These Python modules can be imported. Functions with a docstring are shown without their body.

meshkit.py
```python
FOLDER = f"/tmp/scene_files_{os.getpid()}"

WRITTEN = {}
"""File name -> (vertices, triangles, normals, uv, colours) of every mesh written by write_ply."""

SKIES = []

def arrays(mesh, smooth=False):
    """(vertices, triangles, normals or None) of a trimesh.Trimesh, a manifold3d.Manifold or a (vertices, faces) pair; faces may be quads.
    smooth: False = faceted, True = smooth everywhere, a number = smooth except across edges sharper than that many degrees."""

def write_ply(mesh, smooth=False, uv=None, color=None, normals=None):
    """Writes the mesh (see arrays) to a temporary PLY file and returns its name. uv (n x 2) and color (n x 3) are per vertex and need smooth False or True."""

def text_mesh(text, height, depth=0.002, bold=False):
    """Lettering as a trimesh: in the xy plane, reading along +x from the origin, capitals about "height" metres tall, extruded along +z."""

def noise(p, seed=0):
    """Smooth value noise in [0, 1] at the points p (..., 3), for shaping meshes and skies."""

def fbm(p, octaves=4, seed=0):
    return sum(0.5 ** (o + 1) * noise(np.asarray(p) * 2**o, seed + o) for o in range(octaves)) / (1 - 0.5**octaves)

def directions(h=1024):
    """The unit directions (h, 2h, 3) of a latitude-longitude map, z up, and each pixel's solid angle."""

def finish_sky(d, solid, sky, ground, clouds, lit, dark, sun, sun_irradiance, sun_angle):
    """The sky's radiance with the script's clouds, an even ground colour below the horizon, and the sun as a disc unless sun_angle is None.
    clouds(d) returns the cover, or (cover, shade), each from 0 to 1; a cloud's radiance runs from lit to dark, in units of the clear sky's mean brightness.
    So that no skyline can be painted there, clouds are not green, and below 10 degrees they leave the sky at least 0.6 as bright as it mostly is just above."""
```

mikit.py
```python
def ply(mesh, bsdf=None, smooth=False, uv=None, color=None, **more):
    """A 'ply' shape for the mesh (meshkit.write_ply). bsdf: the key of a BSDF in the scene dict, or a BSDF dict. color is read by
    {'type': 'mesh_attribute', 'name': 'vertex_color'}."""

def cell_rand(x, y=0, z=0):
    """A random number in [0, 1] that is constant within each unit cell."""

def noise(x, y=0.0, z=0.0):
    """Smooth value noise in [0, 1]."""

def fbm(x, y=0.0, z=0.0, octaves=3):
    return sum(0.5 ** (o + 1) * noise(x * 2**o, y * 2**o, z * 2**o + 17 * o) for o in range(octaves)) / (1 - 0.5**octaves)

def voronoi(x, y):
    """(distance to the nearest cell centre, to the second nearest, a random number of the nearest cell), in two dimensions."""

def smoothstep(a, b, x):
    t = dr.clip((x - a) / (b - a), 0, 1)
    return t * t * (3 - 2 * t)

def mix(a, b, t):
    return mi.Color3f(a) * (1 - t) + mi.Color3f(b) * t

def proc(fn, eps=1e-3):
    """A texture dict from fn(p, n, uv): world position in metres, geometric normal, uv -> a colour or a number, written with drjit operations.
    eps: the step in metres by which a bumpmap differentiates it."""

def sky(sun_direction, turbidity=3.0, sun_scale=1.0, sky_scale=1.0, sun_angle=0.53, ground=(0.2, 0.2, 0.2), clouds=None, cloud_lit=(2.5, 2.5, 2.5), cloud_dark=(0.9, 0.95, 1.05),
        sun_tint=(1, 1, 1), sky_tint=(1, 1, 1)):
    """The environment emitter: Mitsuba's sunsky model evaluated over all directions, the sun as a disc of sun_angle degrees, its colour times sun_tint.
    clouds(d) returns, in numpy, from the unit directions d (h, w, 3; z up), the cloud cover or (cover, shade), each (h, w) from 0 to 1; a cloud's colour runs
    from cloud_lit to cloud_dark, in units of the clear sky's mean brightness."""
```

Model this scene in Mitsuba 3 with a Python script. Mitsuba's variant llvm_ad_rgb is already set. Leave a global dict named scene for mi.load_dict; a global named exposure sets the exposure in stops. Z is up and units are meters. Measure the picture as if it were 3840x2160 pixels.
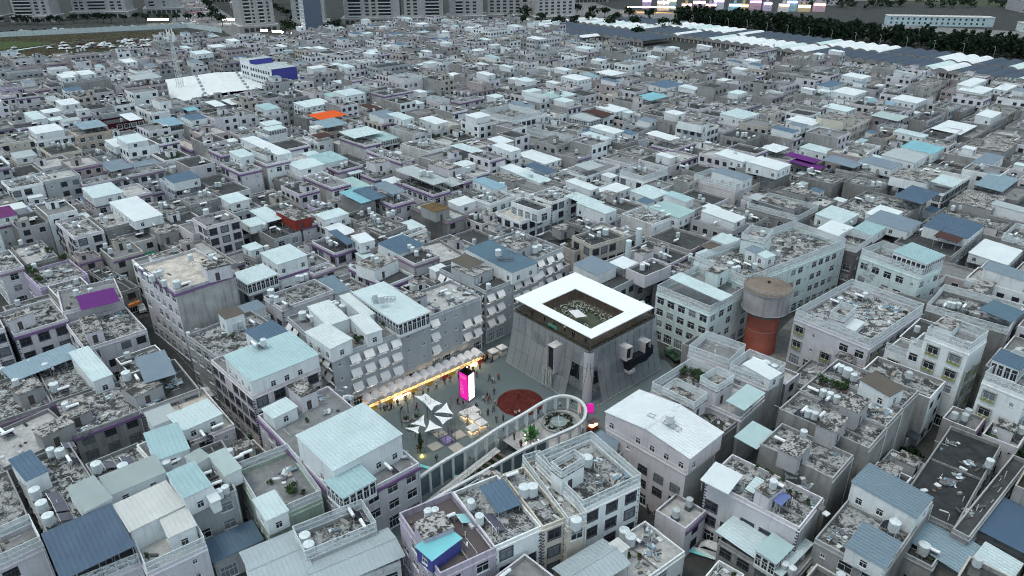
import math, random
import numpy as np
import mitsuba as mi
import drjit as dr
import mikit, meshkit
from mikit import fbm, noise, smoothstep

# ---------------------------------------------------------------- camera, sky, exposure
T = mi.ScalarTransform4f
PITCH = math.radians(26.21)
scene, labels = {'type': 'scene'}, {}
scene['camera'] = {'type': 'perspective', 'fov': 69.73, 'fov_axis': 'x', 'near_clip': 0.5, 'far_clip': 6000.0,
    'to_world': T().look_at(origin=[0, 0, 86], target=[0, math.cos(PITCH), 86 - math.sin(PITCH)], up=[0.0028, 0, 1])}
scene['sky'] = mikit.sky((-0.35, -0.2, 0.9), turbidity=3.0, sun_scale=0.12, sun_angle=14.0, sky_scale=1.0, clouds=lambda d: 1.0,
    cloud_lit=(1.30, 1.57, 1.74), ground=(0.1, 0.1, 0.1), sun_tint=(0.9, 0.98, 1.05))
exposure = 2.75

# ---------------------------------------------------------------- materials: colour and kind of surface travel in uv
C = dict(lav=(.62,.61,.66), lavw=(.60,.59,.625), lavb=(.50,.54,.64), lilac=(.50,.44,.58), white=(.76,.80,.82), cream=(.60,.57,.50), beige=(.47,.44,.40),
    grey=(.40,.42,.44), greyb=(.41,.44,.46), conc=(.30,.305,.31), concp=(.38,.385,.395), mint=(.43,.53,.45), pink=(.58,.545,.57), pinkw=(.60,.57,.59),
    purplegrey=(.46,.42,.50), mural=(.62,.72,.72), plaza=(.40,.425,.45), darkfac=(.16,.15,.155), maroon=(.085,.02,.03), redb=(.20,.045,.03), yellow=(.46,.48,.03),
    violet=(.085,.09,.30), orange=(.62,.13,.03), tanw=(.50,.43,.36), slatew=(.14,.18,.25), dimpink=(.42,.36,.37))
RC = dict(mot=((.37,.375,.38), 2), mot2=((.44,.445,.45), 2), dark=((.08,.083,.088), 8), pale=((.46,.455,.45), 8), grey=((.24,.245,.25), 8), tan=((.55,.50,.45), 8), black=((.052,.053,.057), 8), brown=((.125,.105,.108), 0))
SC = dict(teal=(.36,.50,.53), teal2=(.42,.56,.585), teal3=(.35,.48,.48), pteal=(.56,.655,.675), ptealbig=(.52,.62,.645), ptealgrey=(.40,.475,.465), white=(.66,.70,.725), whitegable=(.70,.735,.76),
    slate=(.115,.17,.235), slatep=(.20,.25,.30), slatebig=(.10,.145,.205), slatebig2=(.085,.135,.20), slatecorr=(.19,.25,.30), slatebl=(.11,.17,.22), grey=(.40,.44,.45), trans=(.33,.38,.38),
    corr=(.58,.59,.58), corrw=(.62,.67,.68), shiny=(.40,.46,.49), stain=(.27,.36,.42), glass=(.40,.52,.53), wood=(.13,.115,.10), brown=(.085,.05,.052), green=(.05,.20,.15),
    purple=(.14,.045,.19), magenta=(.15,.05,.14), orange=(.70,.12,.04), blue=(.24,.36,.44), blueteal=(.22,.44,.50), aqua=(.22,.56,.62), awn=(.16,.20,.42), red=(.25,.05,.04))
RIB = {'corr', 'corrw', 'shiny', 'slatecorr', 'slatebig', 'slate', 'stain', 'pteal', 'teal', 'whitegable', 'teal2', 'ptealbig'}

def pk(c, style=0):
    r, g, b = (int(max(0, min(1, x)) * 255 + .5) for x in c)
    return (float(r + 256 * g), float(b + 256 * style))

def paint(p, n, uv):
    a, b = dr.round(uv.x), dr.round(uv.y)
    g = dr.floor(a / 256); r = a - g * 256
    s = dr.floor(b / 256); bl = b - s * 256
    c = mi.Color3f(r, g, bl) / 255
    n1 = fbm(p.x * .42, p.y * .42, p.z * .42, 3)
    n2 = fbm(p.x * 4.1, p.y * 4.1, p.z * 4.1, 2)
    n3 = fbm(p.x * .95 + 31, p.y * .95, p.z * .3, 4)
    st = fbm(p.x * 2.3 + 7, p.y * 2.3, p.z * .16, 3)
    plain = .93 + .14 * n2
    wall = (.84 + .22 * n1) * (1 - .13 * smoothstep(.52, .74, st)) * (.93 + .14 * n2)
    patch = smoothstep(.40, .60, n3 * .58 + n2 * .42)
    mot = (.17 + .83 * patch) * (.72 + .5 * n2) * (.7 + .5 * n1)
    sheet = (.88 + .17 * n1) * (.97 + .06 * n2)
    leaf = .45 + 1.1 * n2
    grd = (.72 + .4 * n1) * (.85 + .3 * n2)
    raw = (.66 + .5 * n1) * (1 - .24 * smoothstep(.46, .74, st)) * (.85 + .3 * n2)
    zb = p.z * 8.0; rowb = dr.floor(zb); th = dr.atan2(p.y - 143.5, p.x - 55.8) * 16 + rowb * .5
    brick = dr.select((zb - rowb < .16) | (th - dr.floor(th) < .07), .72, .86 + .3 * mikit.cell_rand(dr.floor(th), rowb)) * (.7 + .5 * n1)
    flat = (.55 + .7 * n3) * (.84 + .32 * n2)
    f = dr.select(s < .5, plain, dr.select(s < 1.5, wall, dr.select(s < 2.5, mot, dr.select(s < 3.5, sheet, dr.select(s < 4.5, leaf, dr.select(s < 5.5, grd, dr.select(s < 6.5, raw, dr.select(s < 7.5, brick, flat))))))))
    return dr.clip(c * f, 0, .92)

PAINT = mikit.proc(paint)
scene['matte'] = {'type': 'twosided', 'bsdf': {'type': 'diffuse', 'reflectance': PAINT}}
scene['metal'] = {'type': 'twosided', 'bsdf': {'type': 'principled', 'base_color': PAINT, 'roughness': .42, 'specular': .5}}
scene['pane_glass'] = {'type': 'twosided', 'bsdf': {'type': 'principled', 'base_color': {'type': 'rgb', 'value': [.022, .026, .032]}, 'roughness': .14, 'specular': .55}}
def holes(p, n, uv):
    w = fbm(p.x * 2.6, p.y * 2.6, p.z * 3.2, 2)
    return dr.select(dr.abs(w - .5) < .045, 0., dr.select(noise(p.x * 7, p.y * 7, p.z * 7) > .72, 0., 1.))
scene['perforated'] = {'type': 'mask', 'opacity': mikit.proc(holes), 'bsdf': {'type': 'twosided', 'bsdf': {'type': 'diffuse', 'reflectance': {'type': 'rgb', 'value': [.58, .63, .65]}}}}
scene['scrim'] = {'type': 'mask', 'opacity': .38, 'bsdf': {'type': 'twosided', 'bsdf': {'type': 'diffuse', 'reflectance': {'type': 'rgb', 'value': [.42, .45, .48]}}}}
scene['clear_sheet'] = {'type': 'mask', 'opacity': .62, 'bsdf': {'type': 'twosided', 'bsdf': {'type': 'principled', 'base_color': {'type': 'rgb', 'value': [.42, .50, .50]}, 'roughness': .3}}}

# ---------------------------------------------------------------- mesh helpers
Z = np.array([0, 0, 1.0])
A3 = lambda *v: np.array(v, float)
class MB:
    def __init__(s): s.v, s.f, s.c, s.n = [], [], [], 0
    def add(s, v, f, c):
        v = np.asarray(v, float); f = np.asarray(f, int)
        if f.shape[1] == 4: f = np.vstack([f[:, [0, 1, 2]], f[:, [0, 2, 3]]])
        s.v.append(v); s.f.append(f + s.n); s.c.append(np.tile(c, (len(v), 1))); s.n += len(v); return s
    def quad(s, a, b, c_, d, c): return s.add([a, b, c_, d], [[0, 1, 2, 3]], c)
    def box(s, o, x, y, z, c, bottom=True):
        o, x, y, z = (np.asarray(q, float) for q in (o, x, y, z))
        v = [o, o + x, o + x + y, o + y, o + z, o + x + z, o + x + y + z, o + y + z]
        f = [[4, 5, 6, 7], [0, 1, 5, 4], [1, 2, 6, 5], [2, 3, 7, 6], [3, 0, 4, 7]] + ([[3, 2, 1, 0]] if bottom else [])
        return s.add(v, f, c)
    def cbox(s, c0, sx, sy, sz, c, rot=0):          # centred in x, y, standing on z
        cs, sn = math.cos(rot), math.sin(rot); x = A3(cs, sn, 0) * sx; y = A3(-sn, cs, 0) * sy
        return s.box(A3(*c0) - x / 2 - y / 2, x, y, Z * sz, c)
    def tube(s, a, b, r, c, k=6, r2=None, caps=True):
        a, b = np.asarray(a, float), np.asarray(b, float); d = b - a; L = np.linalg.norm(d); d = d / L
        x = np.cross(d, Z if abs(d[2]) < .9 else A3(1, 0, 0)); x /= np.linalg.norm(x); y = np.cross(d, x)
        t = np.arange(k) * 2 * math.pi / k; ring = np.cos(t)[:, None] * x + np.sin(t)[:, None] * y
        r2 = r if r2 is None else r2
        v = np.vstack([a + ring * r, b + ring * r2, [a], [b]]); i = np.arange(k); j = (i + 1) % k
        f = [np.stack([i, j, j + k], 1), np.stack([i, j + k, i + k], 1)]
        if caps: f += [np.stack([j, i, i * 0 + 2 * k], 1), np.stack([i + k, j + k, i * 0 + 2 * k + 1], 1)]
        return s.add(v, np.vstack(f), c)
    def lathe(s, c0, prof, c, k=20, arc=(0, 2 * math.pi)):
        full = abs(arc[1] - arc[0] - 2 * math.pi) < 1e-6; m = k if full else k + 1
        t = arc[0] + np.arange(m) * (arc[1] - arc[0]) / k; n = len(prof)
        v = np.array([[c0[0] + r * math.cos(q), c0[1] + r * math.sin(q), c0[2] + z] for r, z in prof for q in t])
        f = [[a * m + i, a * m + (i + 1) % m, (a + 1) * m + (i + 1) % m, (a + 1) * m + i] for a in range(n - 1) for i in range(m if full else m - 1)]
        return s.add(v, f, c)
    def leaves(s, rng, c0, rad, n, size, cols, squash=1.0, shell=.55):
        d = rng.normal(size=(n, 3)); d /= np.linalg.norm(d, axis=1)[:, None]
        rr = (shell + (1 - shell) * rng.random(n)) ** 1.0
        lump = .75 + .35 * np.sin(d[:, 0] * 4 + c0[0]) * np.sin(d[:, 1] * 5 + c0[1]) + .15 * rng.random(n)
        p = np.asarray(c0, float) + d * (rr * lump)[:, None] * A3(rad, rad, rad * squash)
        u = rng.normal(size=(n, 3)); u /= np.linalg.norm(u, axis=1)[:, None]; w = np.cross(u, d); w /= np.linalg.norm(w, axis=1)[:, None] + 1e-9
        sz = size * (.6 + .8 * rng.random(n))[:, None]
        v = np.stack([p - u * sz, p + w * sz * .6, p + u * sz, p - w * sz * .6], 1).reshape(-1, 3)
        b = np.arange(n)[:, None] * 4; f = b + np.array([[0, 1, 2, 3]])
        f = np.vstack([f[:, [0, 1, 2]], f[:, [0, 2, 3]]]); ci = rng.integers(0, len(cols), n)
        s.v.append(v); s.f.append(f + s.n); s.c.append(np.repeat(np.array(cols)[ci], 4, 0)); s.n += len(v); return s
    def ply(s, bsdf='matte', **k):
        v, f, c = np.vstack(s.v), np.vstack(s.f), np.vstack(s.c)
        return mikit.ply((v, f), bsdf, uv=c, **k)

def put(key, mb, bsdf='matte', label=None, cat=None, group=None, kind=None, **k):
    key = numbered(key)
    scene[key] = mb if isinstance(mb, dict) else mb.ply(bsdf, **k)
    if label or kind: tag(key, label, cat, group, kind)
    return key
used = {}
def numbered(name):
    k = used.get(name, 0); used[name] = k + 1
    return name if k == 0 else f'{name}_{k:03d}'
def tag(key, label=None, cat=None, group=None, kind=None):
    d = {}
    for a, b in (('label', label), ('category', cat), ('group', group), ('kind', kind)):
        if b: d[a] = b
    labels[key] = d
def thing(name, label, cat, group=None):
    key = numbered(name); tag(key, label, cat, group); return key
def place(key, proto, m, lab=None):
    key = numbered(key); scene[key] = {**proto, 'to_world': T(m)}
    if lab: labels[key] = {'label': lab}
    return key
def frame(o, x, y, z=Z, s=1.0):
    m = np.eye(4); m[:3, 0], m[:3, 1], m[:3, 2], m[:3, 3] = np.asarray(x) * s, np.asarray(y) * s, np.asarray(z) * s, o; return m
def hdg(h): h = math.radians(h); return A3(math.sin(h), math.cos(h), 0)
def emit(rgb): return {'emitter': {'type': 'area', 'radiance': {'type': 'rgb', 'value': list(rgb)}}}

def facade(mb, o, u, w, h, n, ops, c, depth=.14):
    """A wall from o along u, height h, outward normal n, with recessed openings (x0, x1, z0, z1)."""
    xs = sorted({0, w, *[q for p in ops for q in p[:2]]}); zs = sorted({0, h, *[q for p in ops for q in p[2:4]]})
    for i in range(len(xs) - 1):
        run = None
        for j in range(len(zs)):
            solid = j < len(zs) - 1 and not any(p[0] < (xs[i] + xs[i + 1]) / 2 < p[1] and p[2] < (zs[j] + zs[j + 1]) / 2 < p[3] for p in ops)
            if solid and run is None: run = zs[j]
            if not solid and run is not None:
                a, b = o + u * xs[i], o + u * xs[i + 1]
                mb.quad(a + Z * run, b + Z * run, b + Z * zs[j], a + Z * zs[j], c); run = None
    for x0, x1, z0, z1 in (p[:4] for p in ops):
        q = [o + u * x0 + Z * z0, o + u * x1 + Z * z0, o + u * x1 + Z * z1, o + u * x0 + Z * z1]
        for k in range(4): mb.quad(q[k], q[(k + 1) % 4], q[(k + 1) % 4] - n * depth, q[k] - n * depth, c)

# ---------------------------------------------------------------- window prototypes: x along the wall, y outward, z up, origin at the sill's middle, set 0.12 m back
def win(w, h, style):
    fr, pa = MB(), MB()
    dark = style in ('dark', 'bars'); fc = pk((.11, .12, .14) if dark else (.62, .65, .68))
    t = .07
    for x0, z0, sx, sz in ((-w / 2, 0, w, t), (-w / 2, h - t, w, t), (-w / 2, t, t, h - 2 * t), (w / 2 - t, t, t, h - 2 * t), (-w / 2 + t, h * .64, w - 2 * t, .05), (-.03, t, .06, h * .64 - t)):
        fr.box((x0, -.10, z0), (sx, 0, 0), (0, .09, 0), (0, 0, sz), fc)
    if w > 2:
        for q in (-w / 4, w / 4): fr.box((q - .03, -.10, t), (.06, 0, 0), (0, .088, 0), (0, 0, h - 2 * t), fc)
    if style == 'dark':
        s = pk((.075, .08, .10))
        for x0, z0, sx, sz in ((-w / 2 - .14, -.16, w + .28, .16), (-w / 2 - .14, h, w + .28, .16), (-w / 2 - .14, 0, .14, h), (w / 2, 0, .14, h)):
            fr.box((x0, 0, z0), (sx, 0, 0), (0, .05, 0), (0, 0, sz), s)
    elif style == 'bars':
        for k in range(5): fr.box((-w / 2 + .12 + k * (w - .24) / 4 - .012, .1, 0), (.024, 0, 0), (0, .024, 0), (0, 0, h), fc)
        fr.box((-w / 2, .1, h * .3), (w, 0, 0), (0, .03, 0), (0, 0, .03), fc); fr.box((-w / 2, .1, h * .7), (w, 0, 0), (0, .03, 0), (0, 0, .03), fc)
    elif style == 'hood':
        fr.add([(-w / 2 - .15, .02, h + .25), (w / 2 + .15, .02, h + .25), (w / 2 + .15, .7, h - .05), (-w / 2 - .15, .7, h - .05)], [[0, 1, 2, 3]], pk((.45, .48, .5)))
        fr.box((-w / 2 - .08, 0, -.08), (w + .16, 0, 0), (0, .1, 0), (0, 0, .08), fc)
    elif style == 'white':
        s = pk((.74, .76, .78))
        for x0, z0, sx, sz in ((-w / 2 - .2, -.22, w + .4, .22), (-w / 2 - .2, h, w + .4, .22), (-w / 2 - .2, 0, .2, h), (w / 2, 0, .2, h)):
            fr.box((x0, 0, z0), (sx, 0, 0), (0, .06, 0), (0, 0, sz), s)
    elif style == 'flower':
        s = pk((.36, .37, .35))
        for x0, z0, sx, sz in ((-w / 2 - .2, -.5, w + .4, .1), (-w / 2 - .2, h, w + .4, .16), (-w / 2 - .2, -.4, .16, h + .4), (w / 2 + .04, -.4, .16, h + .4)):
            fr.box((x0, 0, z0), (sx, 0, 0), (0, .35, 0), (0, 0, sz), s)
        fr.box((-w / 2, .02, -.4), (w, 0, 0), (0, .3, 0), (0, 0, .32), pk((.26, .30, .09)))
        fr.leaves(np.random.default_rng(3), (-w * .2, .2, 0), .3, 40, .09, [pk((.13, .22, .06)), pk((.4, .34, .2)), pk((.25, .16, .3))]); fr.leaves(np.random.default_rng(4), (w * .2, .2, 0), .3, 40, .09, [pk((.13, .22, .06)), pk((.4, .36, .2)), pk((.25, .16, .3))])
    else:
        fr.box((-w / 2 - .08, 0, -.08), (w + .16, 0, 0), (0, .1, 0), (0, 0, .08), fc)
    pa.quad((-w / 2 + t, -.07, t), (w / 2 - t, -.07, t), (w / 2 - t, -.07, h - t), (-w / 2 + t, -.07, h - t), pk((.03, .03, .03)))
    cu = MB(); cu.quad((-w / 2 + t, -.07, t), (w / 2 - t, -.07, t), (w / 2 - t, -.07, h - t), (-w / 2 + t, -.07, h - t), pk((.17, .19, .21)))
    return fr.ply(), pa.ply('pane_glass'), cu.ply('metal')
def blind(w, h):                                   # a window behind a pushed-out white blind
    fr, pa, aw = MB(), MB(), MB(); fc = pk((.5, .53, .56)); t = .07
    for x0, z0, sx, sz in ((-w / 2, 0, w, t), (-w / 2, h - t, w, t), (-w / 2, t, t, h - 2 * t), (w / 2 - t, t, t, h - 2 * t), (-.03, t, .06, h - 2 * t)): fr.box((x0, -.10, z0), (sx, 0, 0), (0, .09, 0), (0, 0, sz), fc)
    pa.quad((-w / 2 + t, -.07, t), (w / 2 - t, -.07, t), (w / 2 - t, -.07, h - t), (-w / 2 + t, -.07, h - t), pk((.03, .03, .03)))
    c = pk((.74, .72, .72)); W = w / 2 + .1
    aw.box((-W, .02, h + .1), (2 * W, 0, 0), (0, .95, -1.25), (0, .03, .02), c)
    for x in (-W + .05, W - .05): aw.tube((x, .02, h * .35), (x, .95, h - 1.15), .02, pk((.4, .4, .42)), 4)
    return fr.ply(), pa.ply('pane_glass'), aw.ply()
PW = {}
def wproto(w, h, style):
    k = (round(w, 1), round(h, 1), style)
    if k not in PW: PW[k] = blind(*k[:2]) if style == 'blind' else win(*k)
    return PW[k]
def small_win(w, h, frame_dark):                   # far away: one mesh
    k = ('far', w, h, frame_dark)
    if k not in PW:
        m = MB(); fc = pk((.15, .16, .18) if frame_dark else (.55, .58, .6)); t = .1
        for x0, z0, sx, sz in ((-w / 2, 0, w, t), (-w / 2, h - t, w, t), (-w / 2, t, t, h - 2 * t), (w / 2 - t, t, t, h - 2 * t), (-.04, t, .08, h - 2 * t)): m.box((x0, -.1, z0), (sx, 0, 0), (0, .12, 0), (0, 0, sz), fc)
        m.quad((-w / 2 + t, -.06, t), (w / 2 - t, -.06, t), (w / 2 - t, -.06, h - t), (-w / 2 + t, -.06, h - t), pk((.045, .05, .058)))
        PW[k] = m.ply()
    return PW[k]

def slots(L, top, fl, rng, hh=3.1, ground=True):
    """Window openings of one face: (x0, x1, z0, z1, kind)."""
    out = []; ns = max(1, int(round(top / hh))); sh = top / ns; n = max(1, int(L / 2.75)); pitch = L / n
    small = [rng.random() < .16 for _ in range(n)]
    for s in range(0 if ground else 1, ns):
        for i in range(n):
            if pitch < 1.7: continue
            w, h = (.7, .8) if small[i] else (min(1.9, pitch - .75), 1.7)
            if rng.random() < .06: continue
            x = pitch * (i + .5); z = s * sh + .85 + (.4 if small[i] else 0)
            if s == 0: z, h, w = s * sh + .2, 2.3, min(2.4, pitch - .6)
            if z + h < top - .25: out.append((round(x - w / 2, 2), round(x + w / 2, 2), round(z, 2), round(z + h, 2), 'shop' if s == 0 else 'win'))
    return out

# ---------------------------------------------------------------- things that stand on the roofs
def tank_proto(r, h, leg, col=(.47, .51, .53), ribs=False):
    b, s = MB(), MB(); c = pk(col)
    prof = [(r * .98, 0)]
    if ribs:
        for k in range(5): prof += [(r, h * (k + .3) / 5), (r * .9, h * (k + .85) / 5)]
    prof += [(r, h), (r * 1.02, h), (r * 1.02, h + .05), (r * .25, h + .26), (r * .2, h + .34), (0, h + .36)]
    b.lathe((0, 0, leg), prof[:-5], c, 16); b.lathe((0, 0, leg), prof[-6:], pk([x * 1.25 for x in col]), 16)
    sc = pk((.22, .24, .26))
    if leg > 0:
        for k in range(4):
            q = k * math.pi / 2 + .4; s.tube((math.cos(q) * r * 1.15, math.sin(q) * r * 1.15, 0), (math.cos(q) * r * .85, math.sin(q) * r * .85, leg), .045, sc, 4)
            q2 = q + math.pi / 2; s.tube((math.cos(q) * r, math.sin(q) * r, leg * .45), (math.cos(q2) * r, math.sin(q2) * r, leg * .55), .03, sc, 4)
    s.box((-r * .9, -r * .9, leg - .09), (r * 1.8, 0, 0), (0, r * 1.8, 0), (0, 0, .08), sc)
    return b.ply('metal'), s.ply()
TANK = {'n': tank_proto(.55, 1.15, .95), 'b': tank_proto(.78, 1.45, .7), 'r': tank_proto(.6, 1.3, .6, ribs=True), '0': tank_proto(.72, 1.3, .1), 't': tank_proto(.62, 1.2, 2.2), 'tall': tank_proto(.75, 4.6, .2, (.5, .57, .6))}
def heater_proto():
    d, p, s = MB(), MB(), MB(); c = pk((.78, .80, .82)); sc = pk((.5, .52, .54))
    d.tube((-1.0, 0, 1.55), (1.0, 0, 1.55), .25, c, 10); d.tube((-1.05, 0, 1.55), (-1.0, 0, 1.55), .2, pk((.4, .42, .45)), 8)
    for k in range(14): p.tube((-.86 + k * .132, .12, 1.42), (-.86 + k * .132, 1.45, .22), .042, pk((.035, .035, .055)), 5)
    p.box((-.95, 1.42, .16), (1.9, 0, 0), (0, .1, 0), (0, 0, .1), sc)
    p.box((-.9, .1, 1.36), (1.8, 0, 0), (0, 1.34, -1.2), (0, .01, .02), pk((.10, .10, .13)))
    for x in (-.85, .85):
        s.tube((x, 0, 1.3), (x, -.15, 0), .03, sc, 4); s.tube((x, .1, 1.35), (x, 1.5, .1), .03, sc, 4); s.tube((x, -.12, .3), (x, 1.45, .15), .025, sc, 4); s.tube((x, .7, .8), (x, .7, 0), .025, sc, 4)
    return d.ply('metal'), p.ply('metal'), s.ply()
HEAT = heater_proto()
def panel_proto(col):
    p, s = MB(), MB()
    p.box((-1, -.8, .95), (2, 0, 0), (0, 1.6, -.7), (0, .03, .06), pk(col))
    s.tube((-1, -.82, 1.0), (1, -.82, 1.0), .05, pk((.72, .74, .76)), 5); s.tube((-1, .8, .3), (1, .8, .3), .04, pk((.5, .45, .52)), 5)
    for x in (-.9, .9): s.tube((x, -.75, .95), (x, -.75, 0), .03, pk((.5, .5, .5)), 4); s.tube((x, .75, .3), (x, .75, 0), .03, pk((.5, .5, .5)), 4)
    return p.ply('metal'), s.ply()
PANEL = panel_proto((.085, .085, .115)); TABLE = panel_proto((.3, .6, .62))
GREEN = [pk((.035, .075, .03), 4), pk((.055, .10, .045), 4), pk((.03, .055, .03), 4), pk((.075, .10, .05), 4)]
def bush_proto(seed, big):
    r = np.random.default_rng(seed); lf, pot = MB(), MB()
    R = 1.15 if big else .55
    for k in range(5 if big else 3):
        o = r.normal(size=3) * R * .45; lf.leaves(r, (o[0], o[1], R * .8 + .3 + o[2] * .4), R * .62, 90 if big else 50, .17 if big else .1, GREEN, .85, .2)
    for k in range(3): pot.tube((0, 0, .2), tuple(r.normal(size=3) * (.3, .3, .1) * R + A3(0, 0, R)), .03, pk((.08, .06, .045)), 4)
    pot.lathe((0, 0, 0), [(0, 0), (.3 * R + .1, 0), (.36 * R + .12, .4), (.3 * R + .1, .4), (.28 * R + .08, .32), (0, .32)], pk((.16, .13, .12)), 10)
    return lf.ply(), pot.ply()
BUSH = [bush_proto(s, False) for s in range(3)]; BIGB = [bush_proto(s, True) for s in range(10, 13)]
def junk_proto(seed, col=None):
    r = np.random.default_rng(seed); m = MB()
    cs = [(.5, .5, .5), (.16, .16, .17), (.35, .33, .3), (.62, .64, .66), (.1, .1, .11), (.22, .3, .36)] if col is None else [(.32, .03, .035), (.2, .03, .03)]
    for k in range(12):
        c = cs[r.integers(len(cs))]; a = r.random() * 3.1; L = .3 + r.random() * 1.5; w = .12 + r.random() * .6; t = .05 + r.random() * .22
        m.cbox((r.normal() * .8, r.normal() * .8, r.random() * .25), L, w, t, pk(c), a)
    m.tube((-1.2, .2, .06), (1.1, -.5, .3), .04, pk((.55, .55, .55)), 5)
    return m.ply()
JUNK = [junk_proto(s) for s in range(5)]; JRED = JUNK[2]

def roof_item(t, x, y, z, rng, short, ua, ub, opt, pos):
    """pos: which of its kind on this roof, counted from the house's near corner, or None if it is alone."""
    names = {'K': ('water_tank', 'grey steel tank', 'water tank'), 'H': ('solar_heater', 'white-drummed solar heater', 'water heater'), 'D': ('solar_array', 'dark solar panel', 'solar panel'), 'G': ('potted_plant', 'potted green plant', 'plant'), 'J': ('junk_pile', 'scrap pile', 'junk pile')}
    nm, wd, cat = names[t]
    wd = {'tall': 'tall white cylinder tank', 'aqua': 'aqua sloping table'}.get(opt, 'dark green bush' if (t, opt) == ('G', 'b') else wd)
    key = thing(nm, f'{nth(pos)} {wd} from near corner, {short}' if pos else f'{wd} on the {short}', cat, f'{cat}s on the {short}')
    m = frame((x, y, z), *rot(rng.random() * 6))
    if t == 'K':
        pr = TANK['tall' if opt == 'tall' else 't' if opt == 't' else '0' if opt == '0' else 'b' if opt == 'b' else ('r' if rng.random() < .25 else 'n')]
        place(key + '__tank', pr[0], m); place(key + '__stand', pr[1], m)
    elif t == 'H':
        v = (ua, ub) if rng.random() < .62 else (ub, ua)
        m = frame((x - v[1][0] * .2, y - v[1][1] * .2, z), v[0], v[1]); place(key + '__drum', HEAT[0], m); place(key + '__tube_panel', HEAT[1], m); place(key + '__stand', HEAT[2], m)
    elif t == 'D':
        pr = TABLE if opt == 'aqua' else PANEL; m = frame((x, y, z), -ua, ub); place(key + '__panel', pr[0], m); place(key + '__stand', pr[1], m)
    elif t == 'G':
        pr = (BIGB if opt == 'b' else BUSH)[rng.integers(3)]; place(key + '__leaves', pr[0], m); place(key + '__pot', pr[1], m)
    else: scene[key] = {**(JRED if opt == 'r' else JUNK[rng.integers(5)]), 'to_world': T(frame((x, y, z), *rot(rng.random() * 6), s=.7 + .5 * rng.random()))}
def rot(a): return A3(math.cos(a), math.sin(a), 0), A3(-math.sin(a), math.cos(a), 0)

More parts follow.
